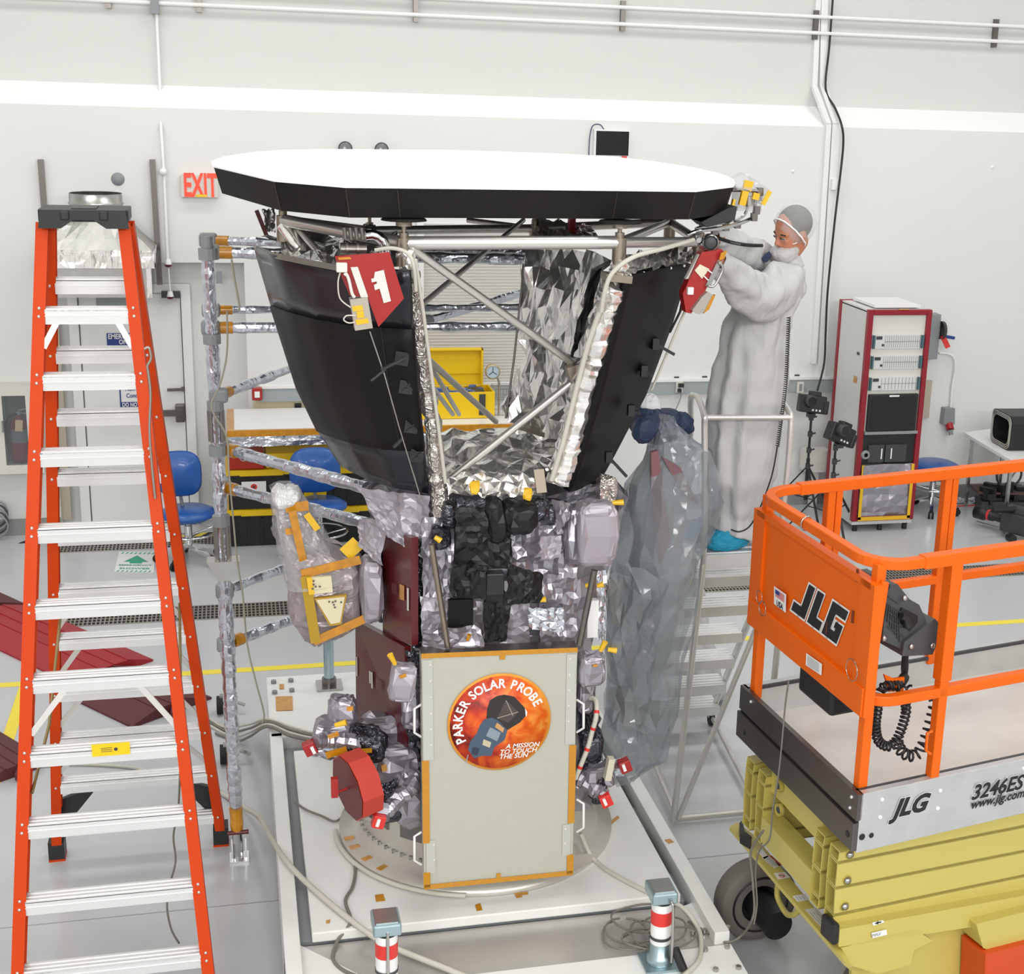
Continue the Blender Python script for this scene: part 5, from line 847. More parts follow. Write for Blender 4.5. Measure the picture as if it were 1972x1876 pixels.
# front blankets
def ps(c, m, n_, nu=10, nv=10, amp=.02, Y=5.98, seed=0, fr=6, sol=.0, jit=.004):
    P_ = [PY(p[0], p[1], p[2] if len(p) > 2 else Y) for p in c]; return part(MB().grid(sheetfn(bil(P_), amp, fr, seed, jit), nu, nv, tri=True), n_, m, solid=sol)
ps([(690, 940, 6.35), (830, 955, 6.08), (818, 1075, 6.08), (735, 1030, 6.15)], MLIL, 'pale_blanket', 14, 14, .025, seed=2)
ps([(682, 1000, 6.35), (740, 1000, 6.2), (735, 1090, 6.2), (690, 1050, 6.3)], MLIL, 'pale_blanket', 10, 10, .02, seed=9)
ps([(812, 1000), (875, 990), (872, 1150), (814, 1150)], MLI, 'grey_blanket', 10, 14, .03, 6.04, 4); ps([(810, 1150), (866, 1148), (862, 1250), (812, 1252)], MLIL, 'pale_blanket', 8, 12, .015, 6.05, 5)
ps([(985, 1010), (1110, 1000), (1110, 1110), (985, 1110)], MLI, 'grey_blanket', 14, 12, .035, 6.05, 6); ps([(1040, 1105), (1112, 1100), (1112, 1245), (1040, 1240)], MLI, 'grey_blanket', 10, 14, .03, 6.05, 7); ps([(905, 1150), (1020, 1150), (1020, 1245), (905, 1245)], MLIL, 'pale_blanket', 10, 12, .025, 6.08, 8)
ps([(815, 1212), (925, 1205), (935, 1250), (815, 1254)], MLI, 'grey_blanket', 12, 6, .03, 6.0, 9)
ps([(1060, 962, 6.1), (1098, 968, 6.0), (1098, 1000, 5.95), (1074, 1026, 5.95)], MLIL, 'pale_flap', 6, 6, .008); ps([(1040, 1035), (1082, 1032), (1080, 1075), (1042, 1078)], MLIL, 'pale_flap', 6, 6, .008, 5.97)
b = MB(); crumple(b, PY(1146, 1025, 5.98), .085, .07, .15, .02, 3, 14, p=6); part(b, 'pale_bagged_box', MLIL); b = MB(); crumple(b, PY(1105, 1030, 6.05), .05, .07, .14, .03, 5, 12); part(b, 'grey_bundle', MLI)
ps([(1090, 945, 6.15), (1150, 930, 6.3), (1145, 970, 6.1), (1090, 985, 6.05)], MLI, 'grey_blanket', 8, 6, .02)
b = MB(); crumple(b, PY(1168, 945, 6.15), .04, .04, .07, .02, 8, 10); part(b, 'foil_bundle', FOILP)
ps([(876, 960, 5.98), (937, 960, 5.98), (940, 1032, 5.96), (879, 1032, 5.96)], MLID, 'black_blanket', 8, 8, .008, seed=1); ps([(878, 961, 5.965), (936, 961, 5.965), (936, 976, 5.965), (879, 976, 5.965)], MLIK, 'dark_band', 6, 3, .003)
ps([(880, 1025, 5.95), (980, 1030, 5.95), (985, 1095, 5.93), (872, 1100, 5.93)], MLID, 'black_blanket', 10, 8, .025, seed=3); ps([(872, 1085, 5.93), (940, 1090, 5.93), (912, 1153, 5.9), (861, 1150, 5.95)], MLID, 'black_blanket', 8, 8, .025, seed=5)
ps([(905, 1100, 5.9), (935, 1102, 5.9), (935, 1155, 5.9), (905, 1152, 5.9)], MLID, 'black_blanket', 6, 6, .01); part(MB().cbox(PY(952, 1122, 5.93), .08, .06, .1), 'black_box', BLK, bevel=.006); part(MB().cbox(PY(953, 1152, 5.96), .09, .06, .06), 'black_recess', RUB)
ps([(978, 1085, 5.92), (1046, 1105, 5.95), (1040, 1160, 5.95), (974, 1167, 5.9)], MLID, 'black_blanket', 10, 8, .02, seed=7); ps([(930, 1158, 5.93), (985, 1160, 5.93), (975, 1236, 5.97), (932, 1236, 5.97)], MLID, 'black_blanket', 8, 10, .03, seed=8)
b = MB(); crumple(b, PY(1000, 992, 5.98), .075, .07, .065, .02, 2, 12, p=3); part(b, 'black_wrapped_can', MLID); b = MB(); crumple(b, PY(955, 1000, 5.99), .05, .05, .09, .03, 6, 10, p=3); part(b, 'black_wrapped_can', MLID); b = MB(); crumple(b, PY(1045, 985, 6.02), .05, .05, .05, .03, 9, 10); part(b, 'dark_foil_bundle', MLIK)
b = MB(); crumple(b, PY(868, 985, 6.04), .04, .05, .06, .03, 12, 10); part(b, 'dark_foil_bundle', MLIK); b = MB(); crumple(b, PY(850, 1035, 6.0), .04, .04, .05, .03, 14, 10); part(b, 'grey_bundle', MLIK)
part(MB().cbox(PY(887, 1180, 6.03), .11, .02, .13), 'black_plate', RAD); ps([(1018, 1172, 6.0), (1087, 1170, 6.0), (1085, 1218, 6.0), (1018, 1210, 6.0)], FOILS, 'blue_foil_patch', 10, 8, .012)
tub(PY(831, 1048, 5.92), PY(862, 1246, 5.98), .013, 'rod', FIT); tub(PY(1145, 1098, 5.95), PY(1116, 1242, 5.95), .015, 'rod', DSTEEL)
part(MB().cbox(PY(1140, 1190, 6.1), .05, .04, .18), 'white_box', WHITE); ps([(1148, 1100, 6.1), (1168, 1100, 6.1), (1165, 1235, 6.1), (1150, 1235, 6.1)], FOILS, 'blue_foil_patch', 4, 12, .01)
def cap(x, y, Y, a=.5, L=.05, r=.014, m=KAPY): c = PY(x, y, Y); d = V((math.cos(a), -.2, math.sin(a))) * L; b = MB(); b.tube([c - d / 2, c + d / 2], [r * .7, r], 12); part(b, 'amber_cap', m)
cap(1190, 968, 5.95, .1); cap(1161, 1245, 5.9, 1.2); cap(1179, 1252, 5.9, -.15, .04); cap(843, 1038, 5.93, -.6, .03); cap(756, 1270, 5.9, 2.0, .055); cap(1134, 1127, 5.97, .3, .03); cap(1156, 1127, 5.97, .3, .03); cap(1045, 1155, 5.95, .2, .03); cap(656, 1394, 5.9, .3, .05); cap(902, 1228, 5.98, 1.3, .03, .01, KAP)
b = MB(); crumple(b, PY(774, 1312, 5.95), .055, .05, .085, .015, 4, 12, p=6, R=roty(.15)); part(b, 'bagged_sensor', MLIL); part(MB().cbox(PY(776, 1302, 5.89), .03, .006, .016, roty(-.3)), 'amber_label', KAP)
b = MB(); crumple(b, PY(1140, 1288, 5.95), .055, .05, .075, .02, 7, 12, p=5); part(b, 'bagged_sensor', MLI); part(MB().cbox(PY(1146, 1282, 5.89), .02, .006, .01), 'amber_label', KAP)
# dark red panels on the left side
def redp(c, n_): P_ = [PY(*p) for p in c]; nn = (P_[1] - P_[0]).cross(P_[3] - P_[0]).normalized(); nn = nn if nn.y > 0 else -nn; return part(MB().ext(P_, nn * .03), n_, DRED), P_, nn
r1, P1, n1 = redp([(737, 1017, 6.4), (793, 1036, 6.02), (793, 1243, 6.04), (737, 1222, 6.42)], 'red_panel'); r2, P2, n2 = redp([(684, 1195, 6.7), (779, 1246, 6.1), (784, 1440, 6.12), (686, 1388, 6.7)], 'red_panel')
def on(P_, u, v, h=.004): q = bil(P_)(u, v); nn = (P_[1] - P_[0]).cross(P_[3] - P_[0]).normalized(); nn = nn if nn.y < 0 else -nn; return q + nn * h
def opl(P_, u0, u1, v0, v1, m, n_, par): part(MB().ext([on(P_, u0, v0), on(P_, u1, v0), on(P_, u1, v1), on(P_, u0, v1)], (0, -.001, 0)), n_, m, par)
opl(P1, .62, .78, .46, .6, KAP, 'amber_label', r1); opl(P1, .87, .93, .47, .68, OFFW, 'white_label', r1); opl(P2, .03, .05, .35, .54, OFFW, 'white_label', r2); opl(P2, .3, .33, .42, .54, OFFW, 'white_label', r2); opl(P2, .34, .37, .42, .58, OFFW, 'white_label', r2)
for k in range(5): opl(P1, .36 + k * .035, .37 + k * .035, .47, .57, mat('faint_print', '#8a5a58', .5) if k == 0 else bpy.data.materials['faint_print'], 'small_print', r1); opl(P2, .44 + k * .025, .45 + k * .025, .46, .56, bpy.data.materials['faint_print'], 'small_print', r2)
ps([(794, 1036, 6.08), (812, 1042, 6.08), (812, 1250, 6.1), (794, 1244, 6.1)], MLIK, 'dark_foil_edge', 3, 24, .015, fr=14); ps([(780, 1250, 6.1), (812, 1255, 6.06), (812, 1445, 6.08), (785, 1440, 6.1)], MLIK, 'dark_foil_edge', 5, 20, .02, fr=10)
# solar panel with emblem
PYY = 5.95; pc = [PY(811, 1262, PYY), PY(1112, 1250, PYY), PY(1102, 1682, PYY), PY(817, 1710, PYY)]
px0, px1, pz0, pz1 = (pc[0].x + pc[3].x) / 2, (pc[1].x + pc[2].x) / 2, (pc[2].z + pc[3].z) / 2, (pc[0].z + pc[1].z) / 2
pan = part(MB().ext([pc[3], pc[2], pc[1], pc[0]], (0, .06, 0)), 'solar_panel', PANEL); pb = bil(pc); pt = lambda u, v, h=.003: pb(u, v) + V((0, -h, 0))
def strip(u0, u1, v0, v1, m, n_, h=.003, th=.002): return part(MB().ext([pt(u0, v1, h), pt(u1, v1, h), pt(u1, v0, h), pt(u0, v0, h)], (0, -th, 0)), n_, m, pan)
KT = mat('printed_amber_tape', '#cc8d12', .35, coat=.3, var=.3, bscale=60, stretch=(6, 1, 6))
for q_ in ((0, 1, -.008, .012), (0, 1, .985, 1.006), (-.005, .04, .44, .8), (.96, 1.005, .415, .765), (-.005, .04, .93, 1.0), (.96, 1.005, .91, 1.0)): strip(*q_, KT, 'tape_strip', .004)
part(MB().ext([pt(0, 0, .0), pt(1, 0, .0), pt(1, 0, .0) + V((0, .06, .012)), pt(0, 0, .0) + V((0, .06, .012))], (0, 0, .003)), 'top_edge', DSTEEL, pan); strip(.495, .53, .012, .03, KT, 'tape_tab', .004); strip(.48, .51, .965, .985, KT, 'tape_tab', .004)
for u0, u1, v0, v1 in ((.005, .07, .02, .44), (.93, .995, .02, .41), (.015, .075, .79, .935), (.925, .98, .77, .915)):
    s_ = strip(u0, u1, v0, v1, mat('hinge_strip', '#bdbdb6', .4) if 'hinge_strip' not in bpy.data.materials else bpy.data.materials['hinge_strip'], 'edge_strip', .003)
    for k in range(max(2, int((v1 - v0) / .065))): part(MB().ell(pt(u0 + .05 if u0 < .5 else u0 + .02, v0 + .02 + k * .067, .006), .004, .003, .004, nu=8, nv=5), 'rivet', WHITE, s_)
for s_, ym in ((0, 1387), (0, 1633), (1, 1378), (1, 1570)):
    x0 = (811, 1111)[s_]; sg = (-1, 1)[s_]; part(MB().tube([PY(x0, ym - 30, 5.97), PY(x0 + sg * 13, ym - 22, 5.94), PY(x0 + sg * 13, ym + 24, 5.94), PY(x0, ym + 32, 5.97)], .006, 8), 'handle', WHITE, pan)
# emblem
ec_ = PY(962, 1391, PYY - .008); er = .236; eu, ev = (pc[1] - pc[0]).normalized(), V((0, 0, 1))
EM = lambda x, y, h=0: PY(x, y, PYY - .009 - h)
part(MB().lathe([(0, -.001), (er, -.001), (er, .003)], ec_, (0, 1, 0), 64), 'emblem_rim', mat('emblem_rim', '#f2a13a', .4), pan)
em = mat('emblem_sun', '#d8471b', .4); nt = em.node_tree; tc = nt.nodes.new('ShaderNodeTexCoord'); nz = nt.nodes.new('ShaderNodeTexNoise'); nz.inputs['Scale'].default_value = 14; nz.inputs['Detail'].default_value = 8; nz.inputs['Distortion'].default_value = .6; cr = nt.nodes.new('ShaderNodeValToRGB'); sx_ = nt.nodes.new('ShaderNodeSeparateXYZ')
ma = nt.nodes.new('ShaderNodeMath'); ma.operation = 'MULTIPLY_ADD'; ma.inputs[1].default_value = .9; ma.inputs[2].default_value = .0
nt.links.new(tc.outputs['Object'], nz.inputs[0]); nt.links.new(tc.outputs['Object'], sx_.inputs[0]); nt.links.new(sx_.outputs[0], ma.inputs[0]); mb_ = nt.nodes.new('ShaderNodeMath'); mb_.operation = 'ADD'; nt.links.new(nz.outputs['Fac'], mb_.inputs[0]); nt.links.new(ma.outputs[0], mb_.inputs[1]); nt.links.new(mb_.outputs[0], cr.inputs[0]); nt.links.new(cr.outputs[0], nt.nodes['Principled BSDF'].inputs['Base Color'])
el = cr.color_ramp.elements; el[0].position = .18; el[0].color = hexc('#5e1414'); el[1].position = .9; el[1].color = hexc('#ffc25a'); e_ = el.new(.38); e_.color = hexc('#c4331a'); e_ = el.new(.58); e_.color = hexc('#ee6b1c')
edk = part(MB().lathe([(0, -.003), (er * .955, -.003), (er * .955, 0)], ec_, (0, 1, 0), 64), 'emblem_disc', em, pan)
mo_ = ec_.x - WL[pan.name].x if pan.name in WL else 0
def art(pts, c, h): return part(MB().face([EM(780 + x / 3.609, 1220 + y / 3.609, h) for x, y in pts][::-1]), 'emblem_art', mat('emblem_' + c.strip('#'), c, .5), pan)
art([(590, 465), (640, 435), (690, 425), (760, 440), (835, 520), (842, 570), (800, 618), (712, 672), (640, 602), (565, 590), (572, 520)], '#2a2624', .004)
art([(700, 462), (788, 545), (720, 622), (638, 590)], '#4a423e', .005); art([(832, 520), (850, 545), (846, 580), (838, 572), (836, 540)], '#e9e4e0', .005)
art([(548, 600), (600, 585), (645, 604), (712, 672), (692, 742), (622, 790), (600, 852), (540, 850), (480, 868), (438, 812), (452, 755), (500, 692), (520, 640)], '#44566b', .0045)
art([(592, 652), (665, 690), (640, 750), (562, 712)], '#8795a0', .0055); art([(545, 735), (600, 757), (588, 795), (538, 775)], '#c4b79c', .0055); art([(470, 790), (520, 800), (500, 850), (460, 840)], '#2a3444', .0055); art([(640, 620), (690, 660), (680, 690), (625, 650)], '#c79a62', .0055); art([(436, 840), (442, 842), (428, 895), (422, 893)], '#8795a0', .0055)
art([(700, 466), (704, 466), (752, 570), (748, 572)], '#b9aaa0', .0056); art([(640, 588), (640, 592), (786, 548), (786, 544)], '#b9aaa0', .0056)
lb = MB(); s1 = 'PARKER SOLAR PROBE'; a0, a1 = math.radians(208), math.radians(22); wts = {'P': 1, 'R': 1.05, 'A': 1.1, 'K': 1.1, 'E': .95, 'S': .85, 'O': 1.15, 'L': .9, ' ': .55, 'B': 1}; tot = sum(wts[ch] for ch in s1); ac = 0
for ch in s1:
    a = a0 + (a1 - a0) * (ac + wts[ch] / 2) / tot; ac += wts[ch]
    if ch != ' ': rd = V((math.cos(a), 0, math.sin(a))); tg = V((math.sin(a), 0, -math.cos(a))); letters(lb, ch, ec_ + rd * er * .8 + V((0, -.006, 0)), tg, rd, .06, bold=.0018, sx=.88)
part(lb, 'emblem_lettering', WHITE, pan)
lb = MB()
for s1, (x, y) in (('A MISSION', (815, 778)), ('TO TOUCH', (785, 817)), ('THE SUN', (752, 852))): letters(lb, s1, EM(780 + x / 3.609, 1220 + y / 3.609, .006), eu + V((0, 0, .02)), ev, .031, bold=.0006, shear=.25, sx=1.05)
part(lb, 'emblem_motto', WHITE, pan)
# left instrument in a taped bag
IB = mat('bagged_instrument', '#a59a9b', .3, .3, bump=.6, bscale=9, btype='CRUMPLE', var=.15); ins = part(MB().grid(sheetfn(rings([(527, 943, 572, 938, 6.6, .06), (530, 985, 598, 985, 6.58, .08), (540, 1040, 625, 1040, 6.55, .1), (550, 1085, 695, 1068, 6.5, .14), (556, 1130, 700, 1110, 6.5, .16), (560, 1190, 704, 1180, 6.5, .15), (600, 1240, 655, 1222, 6.5, .08)], 3), .015, 7, 2, .004), 30, 30, tri=True), 'bagged_instrument', IB)
part(MB().grid(sheetfn(rings([(520, 938, 576, 934, 6.6, .09), (524, 1000, 612, 1000, 6.56, .12), (536, 1060, 640, 1050, 6.54, .14), (548, 1120, 665, 1100, 6.5, .2)], 3), .015, 6, 5, .004), 24, 16, tri=True), 'film_bag', CLEAR, ins)
def tp(p, q, w_, m=KAP, Y=6.34): part(MB().bar(PY(*p, Y), PY(*q, Y), .006, w_, (0, 0, 1)) if abs(p[0] - q[0]) > abs(p[1] - q[1]) else MB().bar(PY(*p, Y), PY(*q, Y), w_, .006, (0, -1, 0)), 'amber_tape', m, ins)
tp((550, 978), (594, 974), .045, Y=6.46); tp((563, 985), (588, 1100), .035, Y=6.4); tp((550, 1024), (570, 1022), .03, Y=6.42); tp((580, 1106), (694, 1078), .04, Y=6.32); tp((588, 1110), (608, 1238), .045, mat('amber_dark', '#ad8a1c', .3), 6.31); tp((603, 1236), (702, 1192), .04, Y=6.32); tp((664, 1068), (690, 1045), .07, KAPY, 6.34); tp((590, 990), (612, 1020), .03, KAPY, 6.44)
part(MB().ext([PY(x, y, 6.3) for x, y in ((592, 1113), (638, 1110), (641, 1141), (597, 1145))], (0, .02, 0)), 'cream_plate', mat('cream_plate', '#d9cfae', .45), ins); part(MB().ext([PY(x, y, 6.295) for x, y in ((590, 1113), (601, 1112), (606, 1145), (595, 1146))], (0, .004, 0)), 'amber_tape', KAPY, ins)
part(MB().ext([PY(x, y, 6.3) for x, y in ((605, 1153), (668, 1146), (657, 1203), (635, 1206))], (0, .02, 0)), 'amber_tape', mat('amber_thin', '#b58e2e', .35), ins); part(MB().ext([PY(x, y, 6.293) for x, y in ((609, 1156), (664, 1150), (655, 1199), (637, 1202))], (0, .01, 0)), 'cream_plate', bpy.data.materials['cream_plate'], ins)
for x, y in ((604, 1119), (604, 1126), (608, 1130), (602, 1134), (616, 1130), (634, 1159), (641, 1160), (646, 1158), (643, 1165), (645, 1170), (657, 1160)): part(MB().cyl(PY(x, y, 6.288), PY(x, y, 6.3), .0045, 8), 'hole', BLK, ins)
b = MB(); crumple(b, PY(550, 955, 6.52), .06, .06, .05, .015, 2, 10, p=3); part(b, 'white_film_cap', mat('white_film', '#d8d8d8', .3, .1, bump=.5, bscale=20, btype='CRUMPLE'), ins)
b = MB(); b.grid(sheetfn(bil([PY(690, 1050, 6.5), PY(738, 1020, 6.4), PY(738, 1200, 6.4), PY(700, 1190, 6.5)]), .03, 5), 8, 12, tri=True); part(b, 'dark_connecting_blanket', MLIK)
b = MB(); crumple(b, PY(716, 1135, 6.35), .05, .06, .15, .02, 6, 12); part(b, 'grey_drape', MLIL)
# lower left cluster
for c, h, m, sd in (((660, 1372, 6.3), (.07, .06, .09), MLI, 1), ((645, 1415, 6.25), (.1, .07, .07), MLI, 2), ((700, 1430, 6.2), (.09, .08, .08), MLIK, 3), ((760, 1470, 6.2), (.1, .08, .1), MLI, 4), ((745, 1535, 6.15), (.1, .08, .1), MLIK, 5), ((790, 1530, 6.15), (.07, .08, .15), MLI, 6), ((700, 1480, 6.25), (.1, .08, .08), MLIK, 7), ((625, 1440, 6.2), (.07, .05, .03), FOILS, 8), ((725, 1420, 6.3), (.12, .08, .1), MLI, 9), ((1130, 1380, 6.15), (.04, .05, .14), MLIK, 10), ((1135, 1440, 6.15), (.06, .05, .1), MLIK, 11), ((1150, 1490, 6.1), (.07, .06, .06), MLI, 12), ((1150, 1520, 6.05), (.04, .04, .06), MLIK, 13), ((1185, 1480, 6.1), (.05, .04, .04), FOILS, 14), ((1125, 1330, 6.12), (.04, .05, .09), MLI, 15), ((790, 1360, 6.1), (.04, .05, .1), MLI, 16)):
    b = MB(); crumple(b, PY(*c), *h, .03, sd, 12, fr=9); part(b, 'foil_bundle', m)
ps([(690, 1395, 6.3), (800, 1450, 6.1), (812, 1500, 6.1), (700, 1450, 6.3)], MLIL, 'pale_blanket', 12, 8, .02)
for p, q, w_, m in (((628, 1455), (668, 1443), .03, KAP), ((680, 1448), (716, 1445), .02, KAP), ((700, 1487), (718, 1492), .03, KAPY), ((735, 1480), (745, 1478), .03, KAP), ((735, 1528), (745, 1524), .03, KAP), ((632, 1420), (652, 1412), .02, KAP), ((668, 1365), (680, 1364), .02, KAP)): part(MB().bar(PY(*p, 6.1), PY(*q, 6.1), .01, w_), 'amber_tape', m)
def drum(c1, ax_, L_, r, m1, m2, n_):
    p = PY(*c1); ax_ = V(ax_).normalized(); o = part(MB().lathe([(0, 0), (r * .8, 0), (r, .0), (r, L_)], p, ax_, 10, smooth=False), n_, m2); part(MB().lathe([(0, -.003), (r * .97, -.003)], p, ax_, 10, smooth=False), 'cover_face', m1, o); return o, p, ax_
o, p, ax_ = drum((670, 1518, 5.95), (.93, .36, .12), .1, .155, mat('dish_face', '#6d2b28', .4, .2), mat('lit_side_red', '#bb382a', .4), 'red_dish_cover')  # lit sides get a lighter red than the face, light put into colour
part(MB().cyl(p - ax_ * .05, p, .006, 8), 'handle', RED, o); part(MB().cbox(p + V((-.06, -.02, .02)), .03, .03, .09), 'bracket', RED, o)
for (x, y, Y, R_, m) in ((597, 1440, 6.12, -.4, RED), (729, 1580, 5.9, .3, BRED), (1166, 1540, 5.98, -.4, BRED), (1203, 1474, 6.05, -.35, RED)):
    o = part(MB().cbox(PY(x, y, Y), .055, .05, .06, roty(R_)), 'red_cap', m, bevel=.004); part(MB().cbox(PY(x - 1 if x > 700 else x + 6, y + 5, Y - .03), .014, .01, .035, roty(R_)), 'white_label', WHITE, o)
part(MB().cbox(PY(735, 1556, 5.93), .06, .05, .03, roty(.3)), 'pale_block', mat('pale_blue', '#c5cbd8', .4)); part(MB().cbox(PY(1173, 1480, 6.02), .03, .04, .11, roty(.15)), 'cream_plate', mat('cream_plate2', '#cfc9b4', .5)); fcol([(735, 1570, 5.95), (765, 1540, 6.0), (800, 1510, 6.05)], (.035, .04), MLI, 'wrapped_arm'); fcol([(605, 1430, 6.12), (640, 1425, 6.15), (690, 1430, 6.15)], (.03, .045), MLI, 'wrapped_arm'); fcol([(1120, 1500, 6.08), (1150, 1522, 6.03), (1163, 1532, 6.0)], (.045, .03), MLI, 'wrapped_arm')
wc = smoothpath([PY(*p) for p in ((1128, 1345, 6.1), (1147, 1348, 6.05), (1148, 1380, 6.0), (1140, 1410, 6.0), (1132, 1440, 6.0), (1118, 1475, 6.0), (1108, 1500, 6.0))]); o = part(MB().tube(wc, .012, 8), 'white_harness', WIRE)
for i in (10, 16, 24, 30): part(MB().tube(wc[i:i + 2], .0135, 8), 'red_band', BRED, o)
# grey see-through bag at the right side
bag = thing('plastic_bag', 'big grey see-through plastic bag hanging over equipment right of the spacecraft', 'bag', PY(1220, 1500, 6.75))
R1 = [(1252, 838, 1300, 825, 6.9, .03), (1236, 880, 1345, 862, 6.85, .13), (1208, 950, 1372, 950, 6.8, .2), (1192, 1040, 1362, 1030, 6.8, .22), (1186, 1100, 1348, 1080, 6.8, .22), (1172, 1200, 1334, 1190, 6.8, .22), (1176, 1300, 1312, 1300, 6.8, .2), (1166, 1400, 1292, 1390, 6.8, .17), (1172, 1450, 1268, 1450, 6.8, .14), (1190, 1512, 1230, 1495, 6.8, .05)]
MB().grid(sheetfn(rings(R1, 2.1, .1, 4, .5), .06, 2.2, 4, .012), 22, 16, tri=True).build('film', BAG, bag)
MB().grid(sheetfn(loft([[PY(1175, 1080, 6.6), PY(1230, 1090, 6.5), PY(1290, 1130, 6.55)], [PY(1165, 1250, 6.6), PY(1215, 1260, 6.48), PY(1262, 1290, 6.55)], [PY(1168, 1400, 6.6), PY(1210, 1420, 6.5), PY(1245, 1440, 6.55)]]), .05, 3, 7, .012), 9, 14, tri=True).build('film_fold', BAG, bag)
rs = [(1248, 860, 1335, 860, 6.88, .06), (1215, 960, 1320, 960, 6.85, .08), (1215, 1100, 1310, 1100, 6.85, .09), (1210, 1250, 1290, 1250, 6.85, .08), (1215, 1400, 1260, 1400, 6.85, .05)]; MB().grid(sheetfn(rings(rs, 2.5), .03, 4, 8, .005), 24, 24, tri=True).build('inner_bundle', mat('inner_grey', '#a3a6a6', .5, .2), bag)
for q_, c_, n_ in ((((1172, 1120), (1198, 1115), (1225, 1200), (1215, 1225), (1180, 1200)), '#c9c5b4', 'cream_panel'), (((1176, 1330), (1238, 1318), (1245, 1415), (1210, 1420), (1175, 1350)), '#7d8070', 'green_grey_panel'), (((1254, 872), (1268, 868), (1292, 1040), (1272, 1090), (1256, 960)), '#82595e', 'red_brown_strip'), (((1275, 880), (1310, 900), (1345, 970), (1320, 960)), '#7c5a60', 'red_brown_strip'), (((1220, 1180), (1275, 1170), (1260, 1290), (1228, 1290)), '#63666a', 'grey_panel')):
    MB().ext([PY(x, y, 6.68) for x, y in q_], (0, .03, 0)).build(n_, mat('inside_' + c_[1:], c_, .4), bag)
b = MB(); crumple(b, PY(1262, 820, 6.95), .12, .1, .08, .03, 6, 12, p=3); b.build('dark_blue_cloth', mat('dark_blue_cloth', '#2c3a58', .6, bump=.4, bscale=14), bag); b = MB(); crumple(b, PY(1318, 815, 6.95), .045, .06, .05, .02, 9, 10, p=3); b.build('dark_blue_cloth', bpy.data.materials['dark_blue_cloth'], bag)
MB().grid(sheetfn(bil([PY(1268, 795, 6.9), PY(1298, 800, 6.85), PY(1330, 880, 6.8), PY(1270, 870, 6.75)]), .02, 6, 3, .004), 8, 10, tri=True).build('film_flap', BAG, bag)
c = PY(1250, 780, 7.0); b = MB(); crumple(b, c, .06, .05, .06, .015, 4, 10, p=2.5); tag(b.build('white_bundle', mat('white_cloth', '#e8e8ea', .6, bump=.3, bscale=14)), 'crumpled white bundle above the dark blue cloth, behind the right black panel', 'bundle')
# ======================= rolling work platform =======================
t = thing('rolling_platform', 'white metal rolling work platform with steps that the standing worker is on', 'platform', (2.57, 7.4, 0))
pz_, xa, xb, ya = 1.7, 2.34, 2.79, 6.9
b = MB(); b.box(xa, xb, ya, ya + .55, pz_ - .02, pz_)
for k in range(7): b.box(xa, xb, ya + .02 + k * .075, ya + .055 + k * .075, pz_, pz_ + .006)
b.box(xa, xb, ya - .012, ya, pz_ - .075, pz_ + .004); b.build('deck', ALU, t)
for k, (x, y) in enumerate(((1472, 1106), (1447, 1164), (1429, 1218), (1414, 1268), (1398, 1317), (1385, 1359))):
    z = pz_ - .245 * (k + 1); p = PZ(x, y, z); x1_ = p.x; b = MB(); b.box(x1_ - .5, x1_, p.y, p.y + .17, z - .01, z); b.box(x1_ - .5, x1_, p.y - .01, p.y, z - .06, z)
    for j in range(4): b.box(x1_ - .5, x1_, p.y + .012 + j * .04, p.y + .03 + j * .04, z, z + .005)
    b.build('step', ALU, t)
def tb(pts, r=.017, n_='rail_tube', m=ALUW, sm=False): return MB().tube(smoothpath(pts) if sm else pts, r, 10).build(n_, m, t)
tb([V((2.345, 6.88, 1.66)), V((2.33, 7.12, .03))], .018, 'leg'); tb([V((2.8, 6.88, 1.66)), V((2.36, 7.12, .05))], .016, 'brace'); tb([V((2.81, 6.88, 1.66)), V((2.86, 7.12, .03))], .018, 'leg')
for s_ in (0, 1): x = (2.4, 2.86)[s_]; tb([V((x - .03, 7.1, 1.6)), V((x + .1, 8.35, .1))], .02, 'stringer')
tb([V((2.36, 7.14, .035)), V((3.0, 7.14, .035))], .018, 'base_bar'); tb([V((2.36, 7.14, .04)), V((2.46, 8.35, .06))], .014, 'base_bar'); tb([V((2.86, 7.14, .04)), V((2.97, 8.35, .06))], .014, 'base_bar')
for x in (2.97, 2.45): c = V((x, 8.38, .045)); o = MB().cyl(c + V((-.015, 0, 0)), c + V((.015, 0, 0)), .042, 16).build('caster', RUB, t); MB().box(c.x - .022, c.x + .022, c.y - .02, c.y + .02, .06, .14).build('fork', STEEL, o)
rp = lambda x, y, Y: PY(x, y, Y)
tb([V((2.345, 6.88, 1.66)), rp(1357, 1000, 6.8), rp(1357, 830, 6.79), rp(1356, 800, 6.8), rp(1345, 768, 7.1), rp(1336, 762, 7.3), rp(1330, 772, 7.4), rp(1328, 860, 7.42), V((2.36, 7.42, 1.7))], .016, 'hand_rail', sm=True)
tb([V((2.8, 6.88, 1.66)), rp(1505, 1020, 6.8), rp(1517, 900, 6.79), rp(1523, 815, 6.79), rp(1520, 795, 6.84), rp(1505, 772, 7.2), rp(1500, 768, 7.35), rp(1498, 800, 7.42), V((2.84, 7.42, 1.7))], .016, 'hand_rail', sm=True)
tb([rp(1357, 804, 6.79), rp(1522, 804, 6.79)], .014, 'cross_rail')
